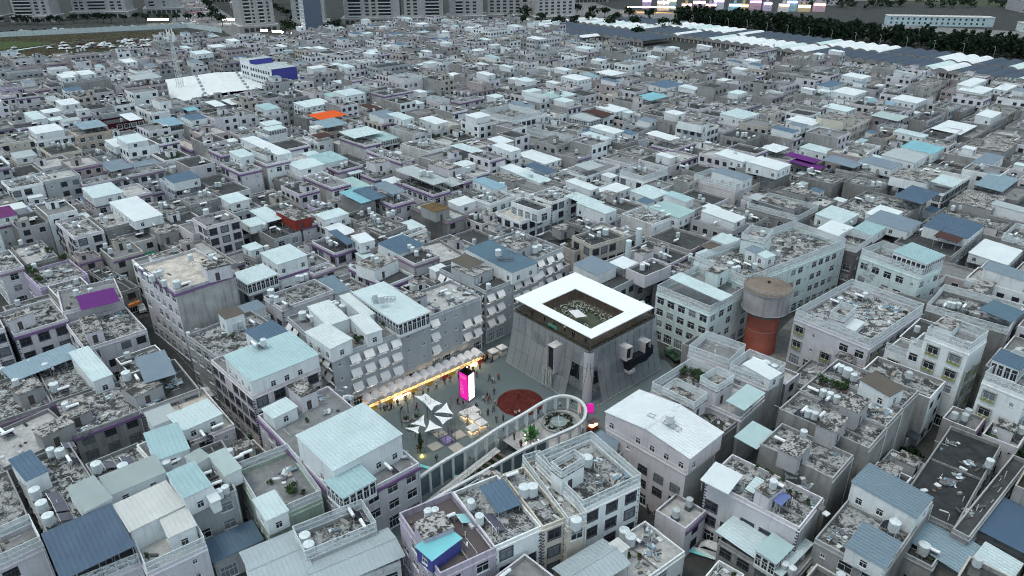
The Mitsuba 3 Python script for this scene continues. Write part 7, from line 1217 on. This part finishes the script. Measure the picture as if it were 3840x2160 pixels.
# boundary wall round the field
bw = thing('boundary_wall', 'long pale blue boundary wall between the field and the road', 'wall'); pts = [(-700, 600), (-447, 676), (-308, 738), (-262, 700)]
for a, b_ in zip(pts[:-1], pts[1:]):
    a, b_ = A3(*a, 0), A3(*b_, 0); n = int(np.linalg.norm(b_ - a) / 6); u = (b_ - a) / n; sd = np.cross(Z, u); sd /= np.linalg.norm(sd)
    for i in range(n): m = MB(); m.box(a + u * i, u * .985, sd * .25, Z * (4.2 + .15 * (i % 2)), pk((.52, .60, .61), 1)); put(bw + '__panel', m)
# parked cars
CC = [('white', (.62, .64, .66)), ('silver', (.36, .38, .4)), ('black', (.02, .02, .022)), ('grey', (.14, .145, .15)), ('white', (.66, .68, .7))]
CP = [car_proto(4.4, 1.8, 1.5, c, i == 4) for i, (_, c) in enumerate(CC)]; cr = random.Random(9); nc = 0
for row in range(6):
    for i in range(22):
        t = i / 21; a = A3(-372, 596, 0) * (1 - t) + A3(-262, 622, 0) * t; b_ = A3(-352, 640, 0) * (1 - t) + A3(-268, 672, 0) * t; p = a + (b_ - a) * row / 5
        if cr.random() < .16 or (row > 3 and i < 6) or (row < 1 and i < 3): continue
        j = cr.randrange(5); an = .9 + cr.random() * .5; nc += 1
        vehicle('lot_car', f'{CC[j][0]} car in the field lot, row {ORD[row]}, {nth(i + 1)} along', 'car', CP[j], p + A3(cr.random() * 2, cr.random() * 2, .05), A3(math.cos(an), math.sin(an), 0), 'cars in the lot on the field', False)
for i, (x, y) in enumerate([(-395, 605), (-414, 588), (-388, 588), (-371, 632)]): vehicle('field_car', ['white car alone on the grass left of the lot', 'dark car alone farthest left on the field', 'white car on the track left of the lot', 'white van at the back left of the lot'][i], 'car', CP[[0, 2, 4, 0][i]], A3(x, y, .05), A3(.5, .8, 0), None, False)
for i in range(40):
    t = i / 39; p = A3(-300, 742, 0) * (1 - t) + A3(-408, 1020, 0) * t + A3(cr.random() * 34 - 17, 0, .06); j = cr.randrange(5); vehicle('street_car', f'{CC[j][0]} car on the avenue between the towers, {nth(i + 1)} going away', 'car', CP[j], p, A3(-.36, .93, 0) * (1 if i % 2 else -1), 'cars on the avenue', False)
for i in range(26):
    t = i / 25; p = A3(-520, 690, 0) * (1 - t) + A3(-320, 760, 0) * t + A3(0, cr.random() * 8, .06); j = cr.randrange(5); vehicle('roadside_car', f'{CC[j][0]} car parked behind the boundary wall, {nth(i + 1)} along', 'car', CP[j], p, A3(.9, .32, 0), 'cars behind the boundary wall', False)
# trees along the roads and the dark belt
tr_ = random.Random(3); DG = [pk((.018, .034, .022), 4), pk((.03, .048, .03), 4), pk((.012, .022, .016), 4)]
for i in range(26): t = i / 25; tree((-560 + 250 * t + tr_.random() * 6, 745 + 45 * t + tr_.random() * 10, 0), 6 + 5 * tr_.random(), 4 + 2.4 * tr_.random(), 150, 1.0, f'dark street tree below the left towers, {nth(i + 1)} along', 'street trees below the left towers', DG, 'street_tree', i)
for i in range(16): t = i / 15; tree((-265 - 130 * t + (60 if i % 2 else -12), 745 + 290 * t, 0), 8 + 3 * tr_.random(), 5 + 2 * tr_.random(), 150, 1.1, f'dark tree along the avenue, {nth(i + 1)} going away', 'trees along the avenue', DG, 'street_tree', 50 + i)
for i, (x, y) in enumerate([(-2, 742), (12, 735), (28, 728), (44, 722), (60, 735), (75, 745), (92, 722), (100, 745), (116, 730), (-190, 668), (-196, 676), (-160, 700), (85, 800), (98, 815), (70, 830), (14, 780), (20, 800), (118, 780), (135, 760), (108, 660), (135, 690), (150, 705)]): tree((x, y, 0), 9 + 6 * tr_.random(), 6 + 3 * tr_.random(), 220, 1.1, f'dark green tree by the outer road, {nth(i + 1)} along', 'trees by the outer road', DG, 'tree', 80 + i)
cr_, tk = MB(), MB(); rr = np.random.default_rng(21)
for i in range(430):
    t = rr.random(); a = A3(150, 765, 0) * (1 - t) + A3(420, 430, 0) * t; off = A3(.785, .62, 0) * (4 + 42 * rr.random()); p = a + off; h = 11 + 6 * rr.random(); r = 3.6 + 2 * rr.random(); tk.tube(p, p + Z * h * .6, .25, pk((.06, .05, .04)), 4)
    for q in range(5): cr_.leaves(rr, p + A3(rr.normal() * r * .4, rr.normal() * r * .4, h * (.35 + .13 * q)), r * (.8 - .08 * q), 44, .95, DG, .8, .25)
put('tree_belt', cr_, kind='stuff', label='dark belt of dense trees behind the market sheds', cat='trees'); put('tree_belt__trunks', tk)
cr_ = MB()
for i in range(300): p = A3(330 + 900 * rr.random(), 900 + 700 * rr.random() ** 1.5, 0); [cr_.leaves(rr, p + A3(rr.normal() * 5, rr.normal() * 5, 4 + 2 * q), 6, 24, 1.8, [pk((.035, .055, .04), 4), pk((.06, .08, .055), 4), pk((.025, .04, .03), 4)], .7, .3) for q in range(3)]
put('distant_scrub', cr_, kind='stuff', label='dull green scrub on the far right plain', cat='trees')
# market sheds beside the belt
u_, v_s = hdg(51.7), hdg(141.7); sh = random.Random(5); B0 = A3(172, 728, 0); run, cur_ = 0, 0
for row, (off, t0, t1, Ls) in enumerate([(8, -70, 330, 34), (48, -95, 330, 34), (92, -100, 60, 36), (132, -90, 10, 30)]):
    for i in range(int((t1 - t0) / 9)):
        if run <= 0: run, cur_ = sh.randint(1, 4), sh.random() < (.6 if i < 12 else .3)
        run -= 1; o = B0 + v_s * (t0 + 9 * i) - u_ * (off + Ls); k = thing('market_shed', f'{"white" if cur_ else "slate grey"} arched market shed, {["row by the trees", "second row", "third row", "fourth row"][row]}, {nth(i + 1)} from the far end', 'shed', 'market sheds beside the tree belt'); m, w = MB(), MB(); c = pk(((.72, .75, .77) if sh.random() < .7 else (.55, .66, .66)) if cur_ else (.085, .11, .145), 3); W_, h0, hr = 8.7, 4.2, 1.5
        for a in range(8):
            z0, z1 = (h0 + hr * math.sin(math.pi * q / 8) for q in (a, a + 1)); p0, p1 = o + v_s * W_ * a / 8, o + v_s * W_ * (a + 1) / 8; m.quad(p0 + Z * z0, p1 + Z * z1, p1 + u_ * Ls + Z * z1, p0 + u_ * Ls + Z * z0, c); w.quad(A3(*p0[:2], 2.6), A3(*p1[:2], 2.6), p1 + Z * z1 - Z * .1, p0 + Z * z0 - Z * .1, pk((.28, .27, .27)))
        for a in range(4): p = o + u_ * .4 + v_s * W_ * a / 4; w.box(p + v_s * .3, v_s * 1.3, u_ * .2, Z * 2.4, pk((.45, .44, .43) if a % 2 else (.12, .12, .13)))
        w.quad(o, o + u_ * Ls, o + u_ * Ls + Z * h0, o + Z * h0, pk((.3, .3, .3))); put(k + '__arched_roof', m); put(k + '__end_wall', w)
for i in range(18):
    p = B0 + v_s * (-40 + 20 * i) - u_ * 3; k = thing('street_lamp', f'slim street lamp before the tree belt, {nth(i + 1)} from the far end', 'street lamp', 'street lamps along the tree belt'); m = MB(); m.tube(p, p + Z * 11, .14, pk((.5, .52, .53)), 5, .08); m.tube(p + Z * 11, p + Z * 11.4 - u_ * 1.8, .07, pk((.5, .52, .53)), 4); put(k + '__pole', m); m = MB(); m.box(p + Z * 11.3 - u_ * 2.2 - v_s * .2, u_ * .9, v_s * .4, Z * .15, pk((.7, .7, .7))); put(k + '__head', m)
# fairground, far right buildings, lit shop fronts
FC = [(.55, .45, .62), (.62, .62, .66), (.35, .55, .62), (.66, .5, .3), (.6, .4, .5)]; FE = {}
for i in range(15):
    t = i / 14; p = A3(150, 880, 0) * (1 - t) + A3(330, 850, 0) * t + A3(cr.random() * 6, cr.random() * 26, 0); w = 9 + 6 * cr.random(); h = 7 + 5 * cr.random(); k = thing('fair_booth', f'brightly lit fairground booth with pointed turrets, {nth(i + 1)} along', 'fairground booth', 'fairground booths'); m, r_ = MB(), MB(); c = FC[i % 5]; m.box(p, A3(w, -2, 0), A3(1, 5, 0), Z * h, pk(c)); q = p + A3(w * .5, 1, 0); m.lathe(tuple(q), [(1.6, 0), (1.6, h + 4)], pk(c), 8); r_.lathe((q[0], q[1], h + 4), [(2.2, 0), (0, 5.5)], pk([(.18, .3, .5), (.35, .15, .4), (.2, .45, .5)][i % 3]), 8); put(k + '__body', m); put(k + '__turret_roof', r_)
    FE.setdefault(i % 3, MB()).box(p + A3(.5, -.5, h - 2.2), A3(w - 1, -2, 0), A3(.05, .2, 0), Z * 1.3, pk((.8, .8, .8)))
for j, (c, nme) in enumerate(zip(((1.1, .75, 1.5), (1.5, 1.5, 1.6), (1.9, 1.1, .45)), ('violet', 'white', 'amber'))): scene[f'fair_lights_{j + 1:03d}' if j else 'fair_lights'] = FE[j].ply(**emit(c)); tag(f'fair_lights_{j + 1:03d}' if j else 'fair_lights', f'{nme} light bands on the fairground booths', 'lights', kind='stuff')
m = MB(); m.box((128, 862, 5), (52, -4, 0), (1, 8, 0), (0, 0, .8), pk((.8, .5, .2))); scene['amber_canopy'] = m.ply(**emit((1.5, .85, .3))); tag('amber_canopy', 'long amber canopy with its lamplight added as surface glow, left of the fairground', 'canopy')  # canopy surface itself emits the amber light that lamps would cast on it
ls = MB()
for x, y, w, z in ((-286, 770, 30, 3.5), (-272, 800, 26, 4), (-360, 770, 22, 3.5), (-208, 672, 10, 3.5), (-192, 664, 12, 3), (-222, 684, 7, 3)): ls.box((x, y, z), (w, -3, 0), (.2, 1, 0), (0, 0, 1.6), pk((.8, .8, .7)))
scene['shopfront_lights'] = ls.ply(**emit((3.2, 3.0, 2.5))); tag('shopfront_lights', 'white glowing shop fronts at the foot of the towers', 'lights', kind='stuff')
def long_building(x, y, hd_, w, d, h, col, lab, roof=(.5, .5, .5)):
    k = thing('far_building', lab, 'building'); ub, ua = hdg(hd_), hdg(hd_ - 90); o = A3(x, y, 0); m = MB(); ops = [(round(2 + 5 * i, 2), round(3.8 + 5 * i, 2), round(1.6 + 3.6 * f, 2), round(3.4 + 3.6 * f, 2)) for i in range(int((w - 3) / 5)) for f in range(max(1, int(h / 3.7)))]; facade(m, o, ub, w, h, -ua, ops, pk(col, 1), .3); facade(m, o + ua * d, -ua, d, h, -ub, [], pk(col, 1)); m.quad(o + ub * w, o + ub * w + ua * d, o + ub * w + ua * d + Z * h, o + ub * w + Z * h, pk(col, 1)); put(k + '__wall', m); m = MB(); m.box(o - (ua + ub) * .4 + Z * (h - .02), ub * (w + .8), ua * (d + .8), Z * .5, pk(roof, 3)); put(k + '__roof', m); m = MB(); m.quad(o + ua * .28 + Z * .3, o + ua * .28 + ub * w + Z * .3, o + ua * .28 + ub * w + Z * (h - .3), o + ua * .28 + Z * (h - .3), pk((.05, .055, .06))); put(k + '__panes', m)
for a in ((360, 742, 102, 92, 14, 8, (.45, .58, .62), 'long pale blue low building behind the tree belt'), (455, 690, 104, 60, 12, 7, (.62, .66, .68), 'white low building right of the long pale blue one'), (555, 850, 100, 110, 40, 12, (.36, .37, .38), 'big grey warehouse with pale teal roof at the upper right', (.45, .60, .60)), (640, 760, 102, 130, 50, 11, (.40, .40, .40), 'wide warehouse with pale roof at the right edge', (.62, .68, .68)), (340, 940, 95, 60, 20, 12, (.55, .55, .56), 'white hall with steep dark roof right of the fairground', (.07, .09, .13)), (420, 1000, 95, 120, 20, 9, (.55, .52, .5), 'pale row of buildings behind the white hall'), (480, 1180, 90, 200, 30, 10, (.5, .5, .5), 'far pale row of buildings near the top edge')): long_building(*a)

# ---------------------------------------------------------------- the rest of the village: houses past those built one by one
from shapely.geometry import Polygon as SP, LineString as SL, box as sbox
from shapely.strtree import STRtree
def fp(x, y, hd_, la, lb): n = A3(x, y, 0); a, b_ = hdg(hd_ - 90) * la, hdg(hd_) * lb; return SP([(n)[:2], (n + b_)[:2], (n + a + b_)[:2], (n + a)[:2]])
built = []
for r in HOUSES:
    built.append(fp(*r[1:6]))
    built += [fp(*s[1:6]) for s in r[10] if s[0] == 'X']
OUT = SP([(-420, 380), (-345, 475), (-319, 505), (-240, 523), (-266, 583), (-229, 592), (-183, 580), (-165, 610), (-137, 640), (-125, 684), (-52, 705), (8, 690), (36, 640), (62, 560), (108, 510), (150, 520), (178, 500), (219, 452), (245, 408), (290, 370), (420, 260), (400, 60), (60, 20), (-60, 20), (-420, 120)])
KEEP = [SP(PLAZA).buffer(1.5), SL([(-96, 166), (-38, 98), (-30, 88)]).buffer(2.2), SL([(96, 186), (56, 132), (34, 116)]).buffer(4), SL([(10, 84), (24, 90), (44, 102), (58, 116)]).buffer(2.2), SL([(32, 82), (18, 74), (26, 62)]).buffer(3), SP([(64, 101), (73, 92), (80, 100), (72, 110)]), SL([(-40, 104), (-22, 72), (-14, 58)]).buffer(2.0), SP([(-202, 432), (-166, 360), (-120, 404), (-148, 462)]).buffer(1), sbox(-183, 400, -175, 410), sbox(44, 124, 63, 152), SP([(-130, 398), (-104, 424), (-140, 450), (-165, 432)])]
OBS = built + KEEP; TREE = STRtree(OBS); taken = []
gr_ = random.Random(77); U6, V6 = hdg(46), hdg(-44); dh = MB(); cells = {}
WCH = ['lavw', 'lavw', 'lav', 'white', 'white', 'conc', 'concp', 'greyb', 'lav', 'dimpink', 'pinkw', 'pinkw', 'beige']
def free(p):
    if not OUT.contains(p.centroid): return False
    a = p.area
    return all(OBS[i].intersection(p).area < .04 * a for i in TREE.query(p))
def cheap_house(n, la, lb, h, far):
    wc = C[gr_.choice(WCH)]; c = pk(wc, 1); raw = pk((.33, .33, .335), 6); side = raw if gr_.random() < .5 else c; ph = .7; o = A3(n[0], n[1], 0); a, b_ = V6 * la, U6 * lb; zt = Z * h; zr = Z * (h - ph); L, R, B = o + a, o + b_, o + a + b_; t = .25
    dh.quad(o, R, R + zt, o + zt, c); dh.quad(L, o, o + zt, L + zt, side); dh.quad(R, B, B + zt, R + zt, raw); dh.quad(B, L, L + zt, B + zt, raw)
    i0, i1, i2, i3 = o + (U6 + V6) * t, R + (V6 - U6) * t, B - (U6 + V6) * t, L + (U6 - V6) * t; cc = pk(tuple(min(.75, x * 1.05) for x in wc), 1)
    for p, q, r, s in ((o, R, i1, i0), (R, B, i2, i1), (B, L, i3, i2), (L, o, i0, i3)): dh.quad(p + zt, q + zt, r + zt, s + zt, cc)
    for p, q in ((i1, i2), (i2, i3)): dh.quad(p + zr, q + zr, q + zt, p + zt, raw)
    dh.quad(i0 + zr, i1 + zr, i2 + zr, i3 + zr, pk(*RC[gr_.choice(['mot', 'dark', 'dark', 'pale', 'grey', 'grey'])]))
    for p, u, w, nn in ((o, U6, lb, -V6),) + (((L, -V6, la, -U6),) if side is c else ()):
        nw = max(1, int(w / 2.9)); ns = max(1, int(round(h / 3.2)))
        for s in range(max(0, ns - 3), ns):
            for i in range(nw):
                if gr_.random() < .1: continue
                q = p + u * (w * (i + .5) / nw - .75) + Z * (s * (h - ph) / ns + 1.0) + nn * .02; dh.box(q - u * .08 - Z * .08, u * 1.66, nn * .03, Z * 1.6, pk((.6, .62, .64) if gr_.random() < .6 else (.12, .13, .14)), False); dh.quad(q + nn * .05, q + u * 1.5 + nn * .05, q + u * 1.5 + Z * 1.44 + nn * .05, q + Z * 1.44 + nn * .05, pk((.035, .04, .048)))
    if gr_.random() < .25: tb_ = pk((.2, .13, .24), 1); dh.box(o + Z * (h - ph - .5) - V6 * .2, U6 * lb, V6 * .19, Z * .5, tb_)
    if gr_.random() < .2:                         # a sheet-roofed shed
        col = gr_.choice(['pteal', 'white', 'white', 'pteal', 'slatep', 'slate', 'teal', 'grey', 'corrw']); f0 = gr_.random() * .4; w1, d1 = lb * (.4 + .5 * gr_.random()), la * (.35 + .5 * gr_.random()); q = o + U6 * (lb - w1) * gr_.random() + V6 * (la - d1) * gr_.random() + zr; hh = 2.3 + gr_.random() * .5; wl = pk((.70, .73, .75), 1); x, y = U6 * w1, V6 * d1; up_ = Z * .06 * d1
        dh.quad(q, q + x, q + x + Z * hh, q + Z * hh, wl); dh.quad(q + y, q, q + Z * hh, q + y + Z * hh + up_, wl); dh.quad(q + x, q + x + y, q + x + y + Z * hh + up_, q + x + Z * hh, wl); dh.quad(q - U6 * .2 - V6 * .2 + Z * (hh + .05), q + x + U6 * .2 - V6 * .2 + Z * (hh + .05), q + x + y + (U6 + V6) * .2 + Z * (hh + .05) + up_, q + y - U6 * .2 + V6 * .2 + Z * (hh + .05) + up_, pk(SC[col], 3))
        if gr_.random() < .7: dh.quad(*[q + x * .3 + Z * .7 - V6 * .03, q + x * .3 + U6 * 1.2 + Z * .7 - V6 * .03, q + x * .3 + U6 * 1.2 + Z * 1.8 - V6 * .03, q + x * .3 + Z * 1.8 - V6 * .03], pk((.06, .07, .08)))
    elif gr_.random() < .5:                        # a stair room
        q = o + U6 * (lb - 3.2) * gr_.random() + V6 * (la - 3.2) * gr_.random() + zr; dh.box(q, U6 * 2.8, V6 * 3, Z * 2.4, c, False); dh.box(q - (U6 + V6) * .12 + Z * 2.4, U6 * 3.05, V6 * 3.25, Z * .13, pk((.36, .35, .34), 2)); dh.quad(q + U6 * .8 - V6 * .03, q + U6 * 1.7 - V6 * .03, q + U6 * 1.7 - V6 * .03 + Z * 1.9, q + U6 * .8 - V6 * .03 + Z * 1.9, pk((.05, .05, .055)))
    for _ in range(gr_.choice([0, 1, 1, 2, 2, 3])):
        q = o + U6 * (.8 + (lb - 1.6) * gr_.random()) + V6 * (.8 + (la - 1.6) * gr_.random()) + zr
        if gr_.random() < .55: dh.tube(q + Z * .9, q + Z * 2.15, .58, pk((.47, .51, .53)), 8); dh.box(q - (U6 + V6) * .45, U6 * .9, V6 * .9, Z * .9, pk((.13, .14, .15)), False)
        else: dh.tube(q + Z * 1.4 - U6, q + Z * 1.4 + U6, .25, pk((.78, .8, .82)), 6); dh.quad(q + Z * 1.3 - U6 * .9 + V6 * .1, q + Z * 1.3 + U6 * .9 + V6 * .1, q + Z * .2 + U6 * .9 + V6 * 1.4, q + Z * .2 - U6 * .9 + V6 * 1.4, pk((.04, .04, .055)))
    for _ in range(gr_.choice([0, 1, 2])): q = o + U6 * (.8 + (lb - 1.6) * gr_.random()) + V6 * (.8 + (la - 1.6) * gr_.random()) + zr; dh.cbox(q, .6 + gr_.random() * 1.4, .4 + gr_.random(), .2 + .5 * gr_.random(), pk(gr_.choice([(.5, .5, .5), (.1, .1, .1), (.05, .08, .04), (.3, .28, .25)])), gr_.random() * 3)
HT = built; HTREE = STRtree(HT)
v = -480.; pair = 0; nh = 0
def add_new(p):
    global TREE
    OBS.append(p); fresh.append(p)
fresh = []
while v < 760:
    d = gr_.uniform(9.5, 13.5); u = 20.
    while u < 900:
        w = gr_.uniform(7, 11.5); n = U6 * u + V6 * v; r = (n[0] ** 2 + n[1] ** 2) ** .5
        if n[1] > 35 and abs(n[0]) < .78 * n[1] + 50:
            p = fp(n[0], n[1], 46, d, w)
            if free(p) and not any(p.intersection(f).area > .04 * p.area for f in fresh[-3:]):
                h = gr_.choice([7.2, 10, 10, 10.4, 10.6, 10.8, 11.6, 13, 13.4, 14.6]) if r > 230 else gr_.choice([7.2, 9, 9.6, 10.2, 10.6]); cheap_house(n, d - .05, w - .05, h + gr_.uniform(-.4, .4), r > 250); fresh.append(p); nh += 1; u += w + (gr_.uniform(.2, 2.2) if gr_.random() < .3 else .1); continue
        u += 2.
    v += d + (.15 if pair % 2 == 0 else gr_.uniform(2.4, 4.2)); pair += 1
OBS = OBS + fresh; TREE = STRtree(OBS)
for v in np.arange(-260, 300, 3.2):                # small low houses in the gaps that are left
    for u in np.arange(30, 420, 3.2):
        n = U6 * u + V6 * v
        if n[1] < 40 or abs(n[0]) > .78 * n[1] + 30: continue
        for s in (8., 5.6):
            p = fp(n[0], n[1], 46, s, s)
            if free(p) and not any(p.intersects(f) for f in taken): cheap_house(n, s - .2, s - .2, gr_.choice([6.4, 7.4, 8.4, 9.2]), False); taken.append(p); nh += 1; break
print('further houses', nh)
put('distant_houses', dh, kind='stuff', label='crowded grey and white flat-roofed houses filling the rest of the village', cat='houses')
